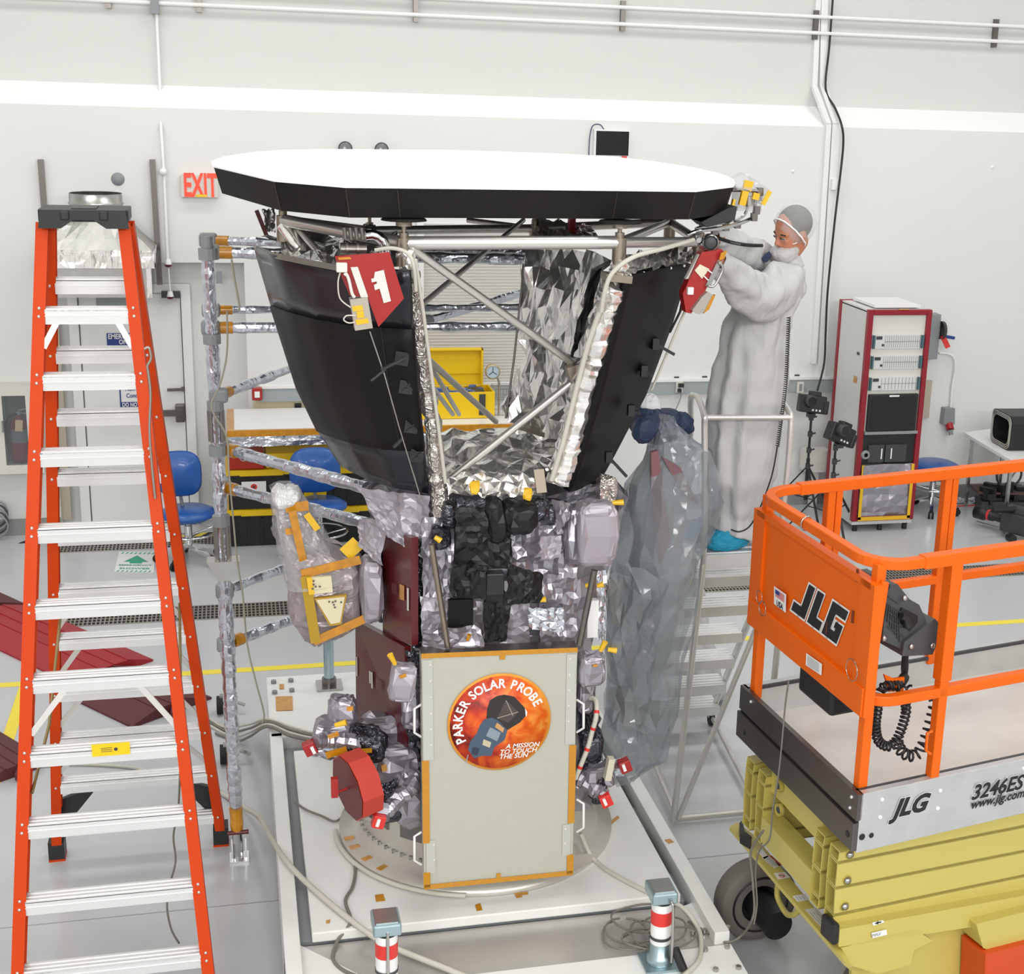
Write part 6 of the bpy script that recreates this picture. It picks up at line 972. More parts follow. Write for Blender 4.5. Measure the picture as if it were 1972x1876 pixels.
# ======================= the standing worker =======================
per = thing('person', 'person in white gown, hair net and mask standing on the rolling platform', 'person', (2.55, 7.05, 1.706))
f = V((-.92, -.28, -.32)).normalized(); lft = V((0, 0, 1)).cross(f).normalized(); lft = (lft + V((0, 0, -.12))).normalized(); upv = f.cross(lft).normalized(); hc = PY(1525, 446, 6.96)
HR = Matrix((f, lft, upv)).transposed(); hp = lambda x, y, z: hc + HR @ V((x, y, z))
b = MB()
b.ell(hp(-.012, 0, .03), .098, .078, .09, HR, 28, 18); b.ell(hp(.03, 0, -.045), .066, .058, .082, HR, 24, 16); b.ell(hp(.062, 0, .015), .03, .058, .02, HR, 16, 10)
b.tube([hp(.082, 0, .01), hp(.1, 0, -.02), hp(.106, 0, -.035)], [.008, .011, .014], 10); b.ell(hp(.095, .012, -.037), .01, .008, .007, HR, 10, 8); b.ell(hp(.095, -.012, -.037), .01, .008, .007, HR, 10, 8)
for s_ in (1, -1): b.ell(hp(.06, .033 * s_, -.02), .024, .02, .018, HR, 12, 8); b.ell(hp(-.01, .078 * s_, -.01), .022, .009, .032, HR, 12, 8); b.ell(hp(.078, .028 * s_, .008), .012, .015, .006, HR, 10, 6)
b.ell(hp(.082, 0, -.07), .013, .024, .008, HR, 12, 8); b.ell(hp(.08, 0, -.083), .012, .02, .007, HR, 12, 8); b.ell(hp(.065, 0, -.115), .02, .024, .015, HR, 12, 8)
nk = PY(1512, 505, 7.0); ch = PY(1476, 562, 7.03)
S1, E1, W1 = PY(1500, 540, 6.9), PY(1452, 592, 6.72), PY(1390, 505, 6.38); S2, E2, W2 = PY(1478, 510, 7.16), PY(1440, 490, 6.9), PY(1388, 462, 6.5)
pel = PY(1450, 760, 7.05); 
def cap_(pts, rs, n_=12):
    b.tube(pts, rs, n_)
    for p, r in zip(pts, rs): b.ell(p, r, r, r, nu=12, nv=8)
cap_([hp(-.03, 0, -.06), nk + V((.0, 0, .02)), nk + V((.0, 0, -.06))], [.055, .056, .07]); cap_([nk + V((0, 0, -.08)), ch, PY(1465, 660, 7.02), pel], [.085, .118, .11, .13], 16); cap_([S1, ch, S2], [.06, .1, .06])
cap_([S1, E1, W1], [.052, .042, .028]); cap_([S2, E2, W2], [.052, .042, .028])
A1, A2 = V((2.56, 7.0, 1.78)), V((2.47, 7.2, 1.78)); K1, K2 = PY(1440, 900, 6.98), PY(1405, 900, 7.12)
cap_([pel + V((.03, -.06, -.05)), K1, A1], [.095, .06, .042]); cap_([pel + V((-.05, .07, -.05)), K2, A2], [.095, .06, .042])
for A_ in (A1, A2): cap_([A_ + V((.03, .0, -.035)), A_ + V((-.06, -.025, -.035)), A_ + V((-.11, -.045, -.035))], [.035, .033, .02])
def hand(W, d, side):
    d = d.normalized(); sd = d.cross(V((0, 0, 1))).normalized(); up_ = sd.cross(d); pc_ = W + d * .05
    b.ell(pc_, .045, .038, .016, Matrix((d, sd, up_)).transposed(), 14, 10)
    for k, L in enumerate((.068, .076, .072, .058)):
        o_ = pc_ + d * .035 + sd * (.027 - k * .018); q1 = o_ + d * L * .45 - up_ * .008; q2 = q1 + d * L * .25 - up_ * L * .3; q3 = q2 - up_ * L * .3 - d * .006; cap_([o_ - d * .015, o_, q1, q2, q3], [.0095, .0095, .009, .0085, .0075], 8)
    o_ = W + d * .025 + sd * .03 * side; cap_([o_, o_ + d * .025 + sd * .022 * side - up_ * .008, o_ + d * .05 + sd * .02 * side - up_ * .022], [.012, .011, .009], 8)
hand(W1, V((-.9, -.05, .25)), 1); hand(W2, V((-.9, -.1, .0)), -1)
bo = b.build('body', SKIN, per); md = bo.modifiers.new('r', 'REMESH'); md.mode = 'VOXEL'; md.voxel_size = .0065; md.use_smooth_shade = True; md = bo.modifiers.new('s', 'SMOOTH'); md.iterations = 2; md.factor = .5
for s_ in (1, -1):
    MB().ell(hp(.082, .03 * s_, -.004), .009, .016, .006, HR, 12, 8).build('eye', mat('eye_white_%d' % s_, '#d9d4cf', .3), per); MB().tube([hp(.083, .012 * s_, .016), hp(.088, .03 * s_, .021), hp(.076, .05 * s_, .016)], .0035, 6).build('eyebrow', HAIR, per)
    MB().tube([hp(.09, .016 * s_, .0), hp(.092, .03 * s_, .001), hp(.083, .046 * s_, -.002)], .0028, 6).build('eyelashes', HAIR, per)
b = MB(); b.ell(hp(-.024, 0, .036), .098, .084, .092, HR, 28, 16); b.build('hair', HAIR, per)
b = MB(); sf = sheetfn(lambda u, v: hp(-.03, 0, .032) + HR @ V((.112 * math.cos(-PI / 2 + v * PI) * math.cos(u * 2 * PI), .1 * math.cos(-PI / 2 + v * PI) * math.sin(u * 2 * PI), .106 * math.sin(-PI / 2 + v * PI))), .006, 18, 3)
b.grid(sf, 36, 20, smooth=True, closeu=True); b.build('hair_net', NET, per)
ncap = HR @ V((.75, 0, -.45)); ncap.normalize(); xs_ = lft; ys_ = ncap.cross(xs_); cc_ = hp(.014, 0, -.0)
b = MB(); b.tube([cc_ + xs_ * math.cos(a * PI / 16) * .094 + ys_ * math.sin(a * PI / 16) * .105 + V((rnd(.002), rnd(.002), rnd(.002))) for a in range(32)], .0045, 6, closed=True); b.build('net_elastic', WHITE, per)
b = MB(); b.grid(sheetfn(lambda u, v: hp(.062, 0, -.088) + HR @ V((.078 * math.cos(-PI / 2 + v * PI) * math.cos(u * 2 * PI), .076 * math.cos(-PI / 2 + v * PI) * math.sin(u * 2 * PI), .06 * math.sin(-PI / 2 + v * PI) * (1 if v < .5 else .75))), .006, 22, 7), 30, 14, smooth=True, closeu=True); b.build('face_mask', plastic('mask_fabric', '#dcdcdc', (1, 1, 1), .72, rough=.7, bump=.5, sc_=30), per)
b = MB(); b.tube([hp(.03 + .02 * math.cos(a), .074 * math.sin(a), -.03 - .012 * math.cos(a)) for a in [k * PI / 8 - PI / 2 for k in range(9)]], .003, 6); b.build('mask_edge', WHITE, per)
# gown
GR = [(1478, 503, 1532, 508, 7.02, .09), (1466, 518, 1543, 520, 7.02, .15), (1446, 545, 1538, 545, 7.02, .17), (1425, 580, 1530, 578, 7.02, .17), (1402, 620, 1516, 612, 7.02, .17), (1390, 660, 1506, 650, 7.02, .18), (1380, 710, 1510, 700, 7.03, .19), (1368, 770, 1505, 765, 7.04, .19), (1362, 840, 1497, 835, 7.05, .18), (1362, 920, 1486, 915, 7.06, .17), (1366, 980, 1474, 992, 7.07, .15), (1376, 1012, 1456, 1036, 7.05, .13)]
MB().grid(sheetfn(rings(GR, 2.2, .09, 7, 1.0), .02, 4.5, 3, .0), 120, 80, smooth=True, closeu=False).build('gown', GOWN, per, solid=.004)
def sleeve(pts, rs, nm='sleeve', seed=0, hang=None):
    P_ = smoothpath(pts, 6); N = len(P_); b = MB(); R_ = [lerp(rs[min(int(i / (N - 1) * (len(rs) - 1)), len(rs) - 2)], rs[min(int(i / (N - 1) * (len(rs) - 1)), len(rs) - 2) + 1], (i / (N - 1) * (len(rs) - 1)) % 1 if i < N - 1 else 1) for i in range(N)]
    def fn(u, v):
        t_ = v * (N - 1); i = min(int(t_), N - 2); c = P_[i].lerp(P_[i + 1], t_ - i); r = lerp(R_[i], R_[i + 1], t_ - i); d = (P_[i + 1] - P_[i]).normalized(); x = d.cross(V((0, 0, 1)));
        x = x.normalized() if x.length > .01 else V((1, 0, 0)); y = d.cross(x).normalized(); a = u * 2 * PI; w_ = 1 + .07 * math.sin(5 * a + 9 * v + seed) + .05 * math.sin(26 * v + 3 * a)
        return c + (x * math.cos(a) * (.85) + y * math.sin(a)) * r * w_
    b.grid(sheetfn(fn, .008, 9, seed, 0), 36, 36, smooth=True); return b.build(nm, GOWN, per, solid=.003)
sleeve([PY(1520, 540, 6.98), PY(1496, 556, 6.86), PY(1462, 572, 6.74), PY(1430, 552, 6.62), PY(1406, 526, 6.5), PY(1384, 500, 6.36)], [.11, .125, .12, .1, .08, .042], seed=1)
sleeve([PY(1490, 520, 7.12), PY(1455, 500, 7.05), PY(1428, 482, 6.85), PY(1402, 466, 6.6), PY(1376, 461, 6.48)], [.1, .1, .085, .07, .036], seed=4)
b = MB(); b.grid(sheetfn(lambda u, v: PY(1510, 506, 7.0) + V((math.cos(u * 2 * PI) * lerp(.1, .075, v), math.sin(u * 2 * PI) * lerp(.11, .07, v), lerp(-.03, .035, v) + .02 * math.cos(u * 2 * PI))), .006, 12, 2), 28, 4, smooth=True); b.build('collar', GOWN, per, solid=.003)
b = MB(); b.ext([PY(1478, 486, 6.9), PY(1466, 498, 6.9), PY(1476, 506, 6.9), PY(1484, 494, 6.9)], (.03, .06, 0)); b.build('navy_collar', SHIRT, per)
for A_, s_ in ((A1, 1), (A2, 2)):
    b = MB(); b.grid(sheetfn(lambda u, v: A_ + V((-.05, -.025, -.03)) + rotz(.25) @ V((.135 * math.cos(-PI / 2 + v * PI) * math.cos(2 * PI * u), .062 * math.cos(-PI / 2 + v * PI) * math.sin(2 * PI * u), max(-.04, .068 * math.sin(-PI / 2 + v * PI)) + (.035 if math.cos(2 * PI * u) > .2 and v > .5 else 0) * math.cos(-PI / 2 + v * PI))), .008, 20, s_, .002), 26, 14, tri=True); b.build('shoe_cover', BOOT, per)
def coil(pts, r, turns, th, m, nm, par=None):
    P_ = smoothpath(pts, 10); L = [0]
    for i in range(1, len(P_)): L.append(L[-1] + (P_[i] - P_[i - 1]).length)
    out = []; N = int(turns * 9)
    for k in range(N + 1):
        s_ = L[-1] * k / N; i = max(1, min(len(L) - 1, next((j for j, l in enumerate(L) if l >= s_), len(L) - 1))); p = P_[i - 1].lerp(P_[i], (s_ - L[i - 1]) / max(1e-9, L[i] - L[i - 1])); d = (P_[i] - P_[i - 1]).normalized(); x = d.cross(V((.1, 1, .05))).normalized(); y = d.cross(x); a = k * 2 * PI / 9
        out.append(p + (x * math.cos(a) + y * math.sin(a)) * r)
    return MB().tube(out, th, 5).build(nm, m, par)
tag(coil([PY(1385, 459, 6.4), PY(1410, 467, 6.5), PY(1440, 472, 6.6), PY(1468, 473, 6.75)], .007, 40, .0022, BLK, 'coiled_cord'), 'thin black coiled cord stretched in front of the worker far sleeve', 'cord')
tag(coil([PY(1519, 610, 6.8), PY(1517, 660, 6.8), PY(1513, 740, 6.8), PY(1504, 810, 6.82), PY(1497, 860, 6.82)], .009, 60, .0025, BLK, 'coiled_cord'), 'thin black coiled cord hanging down the back of the worker gown', 'cord')
tag(MB().tube(smoothpath([PY(1497, 860, 6.82), PY(1490, 900, 6.82), PY(1482, 930, 6.82), PY(1465, 975, 6.84), PY(1445, 1012, 6.88), PY(1425, 1024, 6.9), PY(1408, 1020, 6.9)]), .004, 6).build('ground_cord', BLK), 'black cord curving across the hem of the worker gown', 'cord')
# ======================= second, crouching person seen in slivers =======================
p2 = thing('person', 'person in white gown crouching behind the platform steps, blue shoe covers showing', 'person', (2.95, 8.8, 0))
b = MB(); o2 = V((2.86, 8.85, 0))
cap_([o2 + V((0, 0, .45)), o2 + V((-.05, 0, .75)), o2 + V((-.12, -.05, .98))], [.15, .14, .12], 14); cap_([o2 + V((-.13, -.06, 1.05)), o2 + V((-.15, -.08, 1.14))], [.055, .055]); b.ell(o2 + V((-.17, -.1, 1.22)), .09, .075, .11, nu=20, nv=14)
for s_ in (-1, 1): cap_([o2 + V((0, .12 * s_, .4)), o2 + V((-.25, .12 * s_, .55)), o2 + V((-.02, .13 * s_, .1))], [.09, .07, .045]); cap_([o2 + V((-.12, .16 * s_, .98)), o2 + V((-.3, .16 * s_, .75)), o2 + V((-.42, .06 * s_, .85))], [.055, .045, .03]); cap_([o2 + V((0, .13 * s_, .06)), o2 + V((-.16, .13 * s_, .05))], [.045, .04])
bo = b.build('body', SKIN, p2); md = bo.modifiers.new('r', 'REMESH'); md.mode = 'VOXEL'; md.voxel_size = .01; md.use_smooth_shade = True
b = MB(); b.ell(o2 + V((-.16, -.09, 1.25)), .105, .09, .11, nu=20, nv=12, jit=.1); b.build('hair_net', NET, p2)
def g2(u, v):
    a = 2 * PI * u; r = lerp(.36, .15, v ** .8) * (1 + .08 * math.sin(9 * a + 3 * v)); return o2 + V((-.08 * v + r * math.cos(a), r * .8 * math.sin(a), lerp(.05, 1.08, v)))
MB().grid(sheetfn(g2, .012, 6, 2), 60, 24, smooth=True).build('gown', GOWN, p2, solid=.004)
for i, (x, y) in enumerate(((1290, 1352), (1358, 1348))):
    c = PZ(x, y, .04); b = MB(); crumple(b, c + V((0, .05, .02)), .13, .06, .05, .01, i, 10, p=2.5); b.build('shoe_cover', BOOT, p2)
# ======================= orange and cream scissor lift =======================
LB, LU, LV = V((2.34, 4.78, 1.4)), V((.979, .204, 0)).normalized(), V((-.10, 1.12, 0)).normalized(); nF, nL = V((-LU.y, LU.x, 0)), V((LV.y, -LV.x, 0)); WV = 1.125
lift = thing('scissor_lift', 'orange and cream scissor lift with steel deck at the lower right', 'scissor lift', (2.9, 5.4, 0))
SIL = mat('deck_aluminium', '#cfd0d0', .35, .55, var=.08, bscale=9); DSL = mat('dark_sheet_steel', '#6f6a66', .3, .85, var=.12, bscale=3); DKF = mat('deck_floor', '#dcd9d4', .4, .3, var=.08, bscale=4); NAVY = mat('logo_black', '#15171d', .5)
def LP(s, w, z): return V((LB.x, LB.y, 0)) + LU * s + LV * w + V((0, 0, z))
def FP(x, y, off=0.0): return PP(x, y, LB + nF * off, nF)
def LPx(x, y, off=0.0): return PP(x, y, LB + nL * off, nL)
def lbox(s0, s1, w0, w1, z0, z1, n_, m, par=None, **k): return MB().obox(LP(s0, w0, z0), LU * (s1 - s0), LV * (w1 - w0), V((0, 0, z1 - z0))).build(n_, m, par or lift, **k)
SL = 2.6
lbox(0.02, SL, .02, WV - .02, 1.21, 1.25, 'deck', DKF)
fs_ = lbox(0, SL, 0, .035, 1.14, 1.4, 'deck_side', SIL, bevel=.004); lbox(0, SL, .035, .05, 1.385, 1.4, 'deck_lip', DARK, fs_)
bk = lbox(0, SL, WV - .035, WV, 1.14, 1.4, 'deck_side', SIL); lbox(0, SL, WV - .05, WV - .035, 1.385, 1.4, 'deck_lip', DARK, bk)
en = lbox(-.015, .01, 0, WV, 1.285, 1.4, 'end_kick_plate', DSL); lbox(-.025, 0.0, 0, WV, 1.15, 1.275, 'end_plate', DSL, bevel=.003); lbox(-.01, .01, .01, WV - .01, 1.27, 1.29, 'end_gap', BLK, en)
for w_ in (.045, .05, 1.0): MB().ell(LP(-.018, w_, 1.37 if w_ != .05 else 1.32), .008, .008, .008, nu=8, nv=6).build('rivet', SIL, en)
for x, y in ((1699, 1540), (1811, 1523), (1695, 1574), (1806, 1557), (1972, 1480)): MB().ell(FP(x, y, -.003), .009, .006, .009, nu=10, nv=6).build('rivet', WHITE, fs_)
for (x, y, r_) in ((1660, 1612, .014), (1678, 1609, .011)): p = FP(x, y, -.001); MB().cyl(p, p + nF * -.002, r_, 16).build('hole', BLK, fs_)
p = LPx(1631, 1606, -.027); MB().cyl(p, p - nL * -.002, .014, 16).build('hole', BLK, en); p = LPx(1433, 1412, -.027); MB().cyl(p, p - nL * -.002, .011, 16).build('hole', BLK, en)
# lettering on the deck side
def ftext(s, x, y, size, n_, **k): return text(s, FP(x, y, -.004), LU, V((0, 0, 1)), size, n_, NAVY, fs_, **k)
text('JLG', FP(1752, 1553, -.003), LU, V((0, 0, 1)), .105, 'logo_outline', WHITE, fs_, bold=.008, shear=.35, h=.0, sx=1.05); ftext('JLG', 1752, 1553, .105, 'logo', bold=.005, shear=.35, h=.002, sx=1.05)
text('3246ES', FP(1870, 1529, -.003), LU, V((0, 0, 1)), .092, 'lettering_outline', WHITE, fs_, bold=.005, shear=.25, align='LEFT', h=0); ftext('3246ES', 1870, 1529, .092, 'lettering', bold=.0028, shear=.25, align='LEFT', h=.002); ftext('www.jlg.com', 1869, 1551, .055, 'lettering', bold=.0015, shear=.25, align='LEFT', h=.002)
# rails
zr_ = 2.335; RW_ = .042
def sq(pts, n_, par=None, w_=RW_, m=None):
    b = MB(); P_ = [V(p) for p in pts]; N = len(P_); vs = []
    for i, p in enumerate(P_):
        d = (P_[min(N - 1, i + 1)] - P_[max(0, i - 1)]).normalized(); sd = d.cross(V((0, 0, 1)))
        sd = sd.normalized() if sd.length > .01 else LU; u_ = sd.cross(d).normalized(); vs += [p + sd * w_ / 2 + u_ * w_ / 2, p - sd * w_ / 2 + u_ * w_ / 2, p - sd * w_ / 2 - u_ * w_ / 2, p + sd * w_ / 2 - u_ * w_ / 2]
    b.add(vs, [(i * 4 + j, i * 4 + (j + 1) % 4, i * 4 + 4 + (j + 1) % 4, i * 4 + 4 + j) for i in range(N - 1) for j in range(4)] + [(3, 2, 1, 0), (4 * N - 4, 4 * N - 3, 4 * N - 2, 4 * N - 1)]); return b.build(n_, m or ORGD, par or lift, bevel=.005)
def corner(s0, w0, s1, w1, z, r, sgn):  # rounded corner from end rail to side rail
    out = []
    for k in range(9):
        a = k * PI / 16; out.append((s0 + r - r * math.cos(a), w0 - sgn * r * math.sin(a) * 1.0, z))
    return out
w0_, w1_ = .03, WV - .03; r = .16
path = [LP(SL, w1_, zr_), LP(r, w1_, zr_)] + [LP(r - r * math.sin(a), w1_ - r + r * math.cos(a), zr_) for a in [k * PI / 16 for k in range(1, 8)]] + [LP(0, w1_ - r, zr_), LP(0, w0_ + r, zr_)] + [LP(r - r * math.cos(a), w0_ + r - r * math.sin(a), zr_) for a in [k * PI / 16 for k in range(1, 8)]] + [LP(r, w0_, zr_), LP(SL, w0_, zr_)]
sq(path, 'top_rail'); 
for w_ in (w0_, w1_): sq([LP(r + .05, w_, zr_), LP(SL, w_, zr_)], 'rail_sleeve', w_=.052)
zm_ = FP(1782, 1343).z; sq([LP(0.02, w0_ + .12, zm_)] + [LP(.14 - .12 * math.cos(a), w0_ + .12 - .12 * math.sin(a), zm_) for a in [k * PI / 12 for k in range(1, 6)]] + [LP(.14, w0_, zm_), LP(SL, w0_, zm_)], 'mid_rail'); sq([LP(.3, w1_, zm_ + .03), LP(SL, w1_, zm_ + .03)], 'mid_rail')
sC = (FP(1840, 1108) - LB).dot(LU); sC2 = (FP(1805, 1505) - LB).dot(LU); sp_ = (sC + sC2) / 2
for s_, w_, n_ in ((.035, w0_ + .04, 0), (.035, w1_ - .04, 0), (sp_, w0_, 1)): sq([LP(s_, w_, 1.36), LP(s_, w_, zr_)], 'post')
P0f = LP(0, w1_, 0); 
for x in (1587, 1806): s_ = (PP(x, 1100, P0f, nF) - P0f).dot(LU); sq([LP(s_, w1_, 1.36), LP(s_, w1_, zr_)], 'post'); sq([LP(s_ + .045, w1_, 1.9), LP(s_ + .045, w1_, zr_)], 'post_sleeve', w_=.035)
sq([LP(sp_, w0_, 1.82), LP(sp_, w0_, zr_)], 'post_sleeve', w_=.055)
MB().tube([FP(1795, 1408), FP(1786, 1412), FP(1783, 1445), FP(1792, 1452)], .007, 6).build('grab_handle', ORGD, lift)
# orange end panel with logo
pan2 = MB().obox(LP(.0, .13, 1.84), LV * (WV - .26), LU * .012, V((0, 0, .42))).build('end_panel', ORGD, lift)
lbox(-.012, .03, .05, WV - .05, 2.24, 2.268, 'panel_flange', ORGD, pan2); lbox(-.02, .02, .03, WV - .03, 1.72, 1.84, 'panel_skirt', ORGD, pan2, bevel=.004); lbox(-.012, .035, .02, .13, 1.72, 2.265, 'panel_edge', ORGD, pan2); lbox(-.012, .03, WV - .13, WV - .02, 1.72, 2.265, 'panel_edge', ORGD, pan2)
q = [FP(x, y, .04) for x, y in ((1698, 1118), (1712, 1122), (1690, 1272), (1680, 1268))]; MB().ext(q, nF * .006).build('side_flange', ORGD, pan2)
U2 = -LV
def ltext(s, x, y, size, n_, m, off, **k): return text(s, LPx(x, y, -off), U2, V((0, 0, 1)), size, n_, m, pan2, **k)
MLT = NAVY
def ulogo(m, n_, grow, off):
    c0 = LPx(1577, 1178, -off); G = lambda x, z: c0 + U2 * x + V((0, 0, z)) + U2 * z * .45
    g = grow; b = MB()
    def R_(x0, x1, z0, z1): b.face([G(x0 - g, z0 - g), G(x1 + g, z0 - g), G(x1 + g, z1 + g), G(x0 - g, z1 + g)])
    R_(-.14, -.085, -.08, .085); R_(-.21, -.14, -.08, -.035)                      # J
    R_(-.06, -.005, -.08, .085); R_(-.005, .05, -.08, -.035)                      # L
    R_(.07, .12, -.08, .085); R_(.12, .2, .04, .085); R_(.12, .2, -.08, -.035); R_(.155, .2, -.035, .01); R_(.14, .155, -.02, .01)   # G
    return b.build(n_, m, pan2)
ulogo(WHITE, 'logo_outline', .009, .004); ulogo(NAVY, 'logo', 0, .006)
q = [LPx(x, y, -.014) for x, y in ((1491, 1129), (1514, 1145), (1513, 1180), (1491, 1163))]; st = MB().ext(q, nL * -.001).build('flag_sticker', WHITE, pan2)
Q = bil([q[0], q[1], q[2], q[3]])
for k in range(6): MB().face([Q(.15, .1 + k * .07) - nL * .003, Q(.9, .1 + k * .07) - nL * .003, Q(.9, .135 + k * .07) - nL * .003, Q(.15, .135 + k * .07) - nL * .003]).build('flag_stripe', BRED, st)
MB().face([Q(.15, .1) - nL * .004, Q(.5, .1) - nL * .004, Q(.5, .32) - nL * .004, Q(.15, .32) - nL * .004]).build('flag_canton', SIGNB, st); text('USA', Q(.52, .82) - nL * .002, U2, V((0, 0, 1)), .035, 'lettering', NAVY, st, bold=.001, h=.001)
q = [LPx(x, y, -.026) for x, y in ((1553, 1258), (1583, 1279), (1582, 1301), (1552, 1281))]; st = MB().ext(q, nL * -.001).build('white_label', WHITE, pan2); Q2 = bil(q)
for k in range(6): MB().face([Q2(.1, .12 + k * .14) - nL * .003, Q2(.85, .12 + k * .14) - nL * .003, Q2(.85, .16 + k * .14) - nL * .003, Q2(.1, .16 + k * .14) - nL * .003]).build('print_line', GRY, st)
for x, y in ((1651, 1108), (1642, 1188), (1592, 1208)): MB().cbox(LPx(x, y, -.003), .006, .015, .05).build('slot', mat('slot_brown', '#7a3a12', .6) if 'slot_brown' not in bpy.data.materials else bpy.data.materials['slot_brown'], pan2)
for x, y, r_ in ((1462, 1150, .03), (1468, 1172, .035), (1640, 1290, .045)): c = LPx(x, y, -.03); MB().tube([c + U2 * r_ * math.cos(a * .5) + V((0, 0, r_ * math.sin(a * .5))) for a in range(13)], .002, 5, closed=True).build('wire_ring', STEEL, pan2)
c = LP(0, .62, zr_); MB().tube([c + LV * -.0 + LU * .03 * math.cos(a * .6) + V((0, 0, .03 * math.sin(a * .6))) for a in range(11)], .004, 6, closed=True).build('wire_ring', STEEL, lift)
bb = MB().obox(LP(.02, .33, 1.58), LV * .3, LU * .14, V((0, 0, .15))).build('black_box', BLK, lift, bevel=.015)
# control console
CG = mat('console_grey', '#46484b', .55, bump=.15, bscale=60); X8 = lambda x, y: (1380 + x / 3.331, 860 + y / 3.331)
pts = [(1118, 888), (1160, 882), (1238, 980), (1300, 1015), (1350, 1130), (1400, 1103), (1455, 1165), (1430, 1232), (1385, 1335), (1190, 1347), (1172, 1292), (1062, 1245), (1085, 1020), (1090, 950)]
con = MB().ext([FP(*X8(x, y), .12) for x, y in pts], nF * .2).build('control_console', CG, lift, bevel=.006)
MB().ext([FP(*X8(x, y), .112) for x, y in ((1165, 1090), (1190, 1035), (1290, 1085), (1290, 1130), (1240, 1185), (1185, 1140))], nF * .02).build('recess', BLK, con)
MB().tube([FP(*X8(x, y), .09) for x, y in ((1185, 1085), (1215, 1105), (1225, 1150))], [.014, .012, .02], 10).build('joystick', BLK, con)
MB().ext([FP(*X8(x, y), .1) for x, y in ((1205, 1255), (1400, 1105), (1455, 1165), (1385, 1335), (1190, 1345))], nF * .02).build('console_foot', CG, con, bevel=.004)
for x, y in ((1250, 1285), (1385, 1278), (1075, 1232), (1208, 975)): MB().ell(FP(*X8(x, y), .095), .012, .008, .012, nu=10, nv=6).build('bolt', STEEL, con)
b = MB(); 
for k in range(7): b.bar(FP(*X8(1095 + k * 12, 1010 + k * 12), .113), FP(*X8(1080 + k * 16, 1100 + k * 26), .113), .004, .004, nF)
for k in range(5): b.bar(FP(*X8(1100, 960 + k * 50), .113), FP(*X8(1170 + k * 8, 1010 + k * 52), .113), .004, .004, nF)
b.build('ribs', DARK, con)
MB().tube([FP(*X8(1210, 1345), .2), FP(*X8(1207, 1420), .2), FP(*X8(1205, 1480), .2)], [.014, .016, .012], 10).build('cord_gland', BLK, con)
b = MB(); b.ext([FP(*X8(x, y), .1) for x, y in ((1075, 1462), (1140, 1490), (1205, 1480), (1200, 1570), (1100, 1575), (1090, 1510))], nF * .01); b.build('cord_hook', ORGD, lift)
def fcoil(pts, r_, turns, nm): return coil([FP(*X8(x, y), o) for x, y, o in pts], r_, turns, .0055, BLK, nm, lift)
fcoil([(1205, 1480, .18), (1160, 1530, .1), (1080, 1540, .1), (1050, 1580, .1), (1030, 1700, .1), (1020, 1800, .1), (1040, 1890, .1), (1100, 1925, .1), (1150, 1890, .1), (1190, 1800, .1), (1215, 1700, .1), (1210, 1640, .1)], .017, 42, 'coiled_cord')
fcoil([(1160, 1900, .1), (1190, 1960, .1), (1250, 1985, .1), (1300, 1960, .1), (1335, 1890, .1), (1370, 1780, .1), (1395, 1680, .1), (1400, 1630, .1)], .022, 12, 'coiled_cord')
fcoil([(1050, 1565, .08), (1090, 1530, .08), (1150, 1545, .08), (1200, 1560, .08), (1250, 1555, .08)], .014, 4, 'coiled_cord')
# scissor stack
CR = CREAM; off = .15
lines = [((1618, 1640), (1990, 1545)), ((1614, 1662), (1990, 1588)), ((1609, 1711), (1990, 1636)), ((1606, 1763), (1990, 1683)), ((1603, 1784), (1990, 1717))]
for k in range(4):
    a, c, d_, e_ = lines[k][0], lines[k][1], lines[k + 1][1], lines[k + 1][0]; A_, B_, C_, D_ = FP(*a, off), FP(*c, off), FP(*d_, off), FP(*e_, off); B_ = A_ + (B_ - A_) * 2.2; C_ = D_ + (C_ - D_) * 2.2; g = V((0, 0, .002)); A_, B_, C_, D_ = A_ - g, B_ - g, C_ + g, D_ + g
    for j, w_ in enumerate((0, .13, .70, .83)):
        sh = LV * w_; o = MB(); th = nF * .006; o.ext([A_ + sh, B_ + sh, C_ + sh, D_ + sh], th); sh2 = sh + LV * .075; o.ext([A_ + sh2, B_ + sh2, C_ + sh2, D_ + sh2], th); o.ext([A_ + sh, B_ + sh, B_ + sh2, A_ + sh2], (0, 0, -.006)); o.ext([D_ + sh, C_ + sh, C_ + sh2, D_ + sh2], (0, 0, .006))
        am = o.build('scissor_arm', CR, lift); q_ = (A_ + D_) / 2 + sh + LU * .1; MB().cyl(q_ + LV * .006, q_ + LV * .07, .035, 12).build('inner_tube', CR, am)
for x, y in ((1637, 1646), (1632, 1696), (1627, 1746)): p = FP(x, y, off - .008); MB().lathe([(0, -.012), (.013, -.01), (.015, 0)], p, nF, 18).build('pivot_pin', STEEL, lift); MB().lathe([(.02, 0), (.02, .008)], p, nF, 18).build('pin_collar', CR, lift)
sB = V((LB.x, LB.y, 0)) + nF * off
def stk(s_, w_, z): return sB + LU * s_ + LV * w_ + V((0, 0, z))
MB().obox(stk(.06, .2, .98), LV * .5, LU * .08, V((0, 0, .12))).build('cross_member', CR, lift); MB().obox(stk(.02, .2, .74), LV * .5, LU * .1, V((0, 0, .12))).build('cross_member', CR, lift)
for w_, z in ((.6, 1.06), (.58, .95)): c = stk(.04, w_, z); MB().lathe([(.03, 0), (.03, .02), (.016, .02), (.016, 0)], c, LU, 18).build('boss', CR, lift); MB().cyl(c + LU * .0, c + LU * .005, .015, 14).build('bore', DARK, lift)
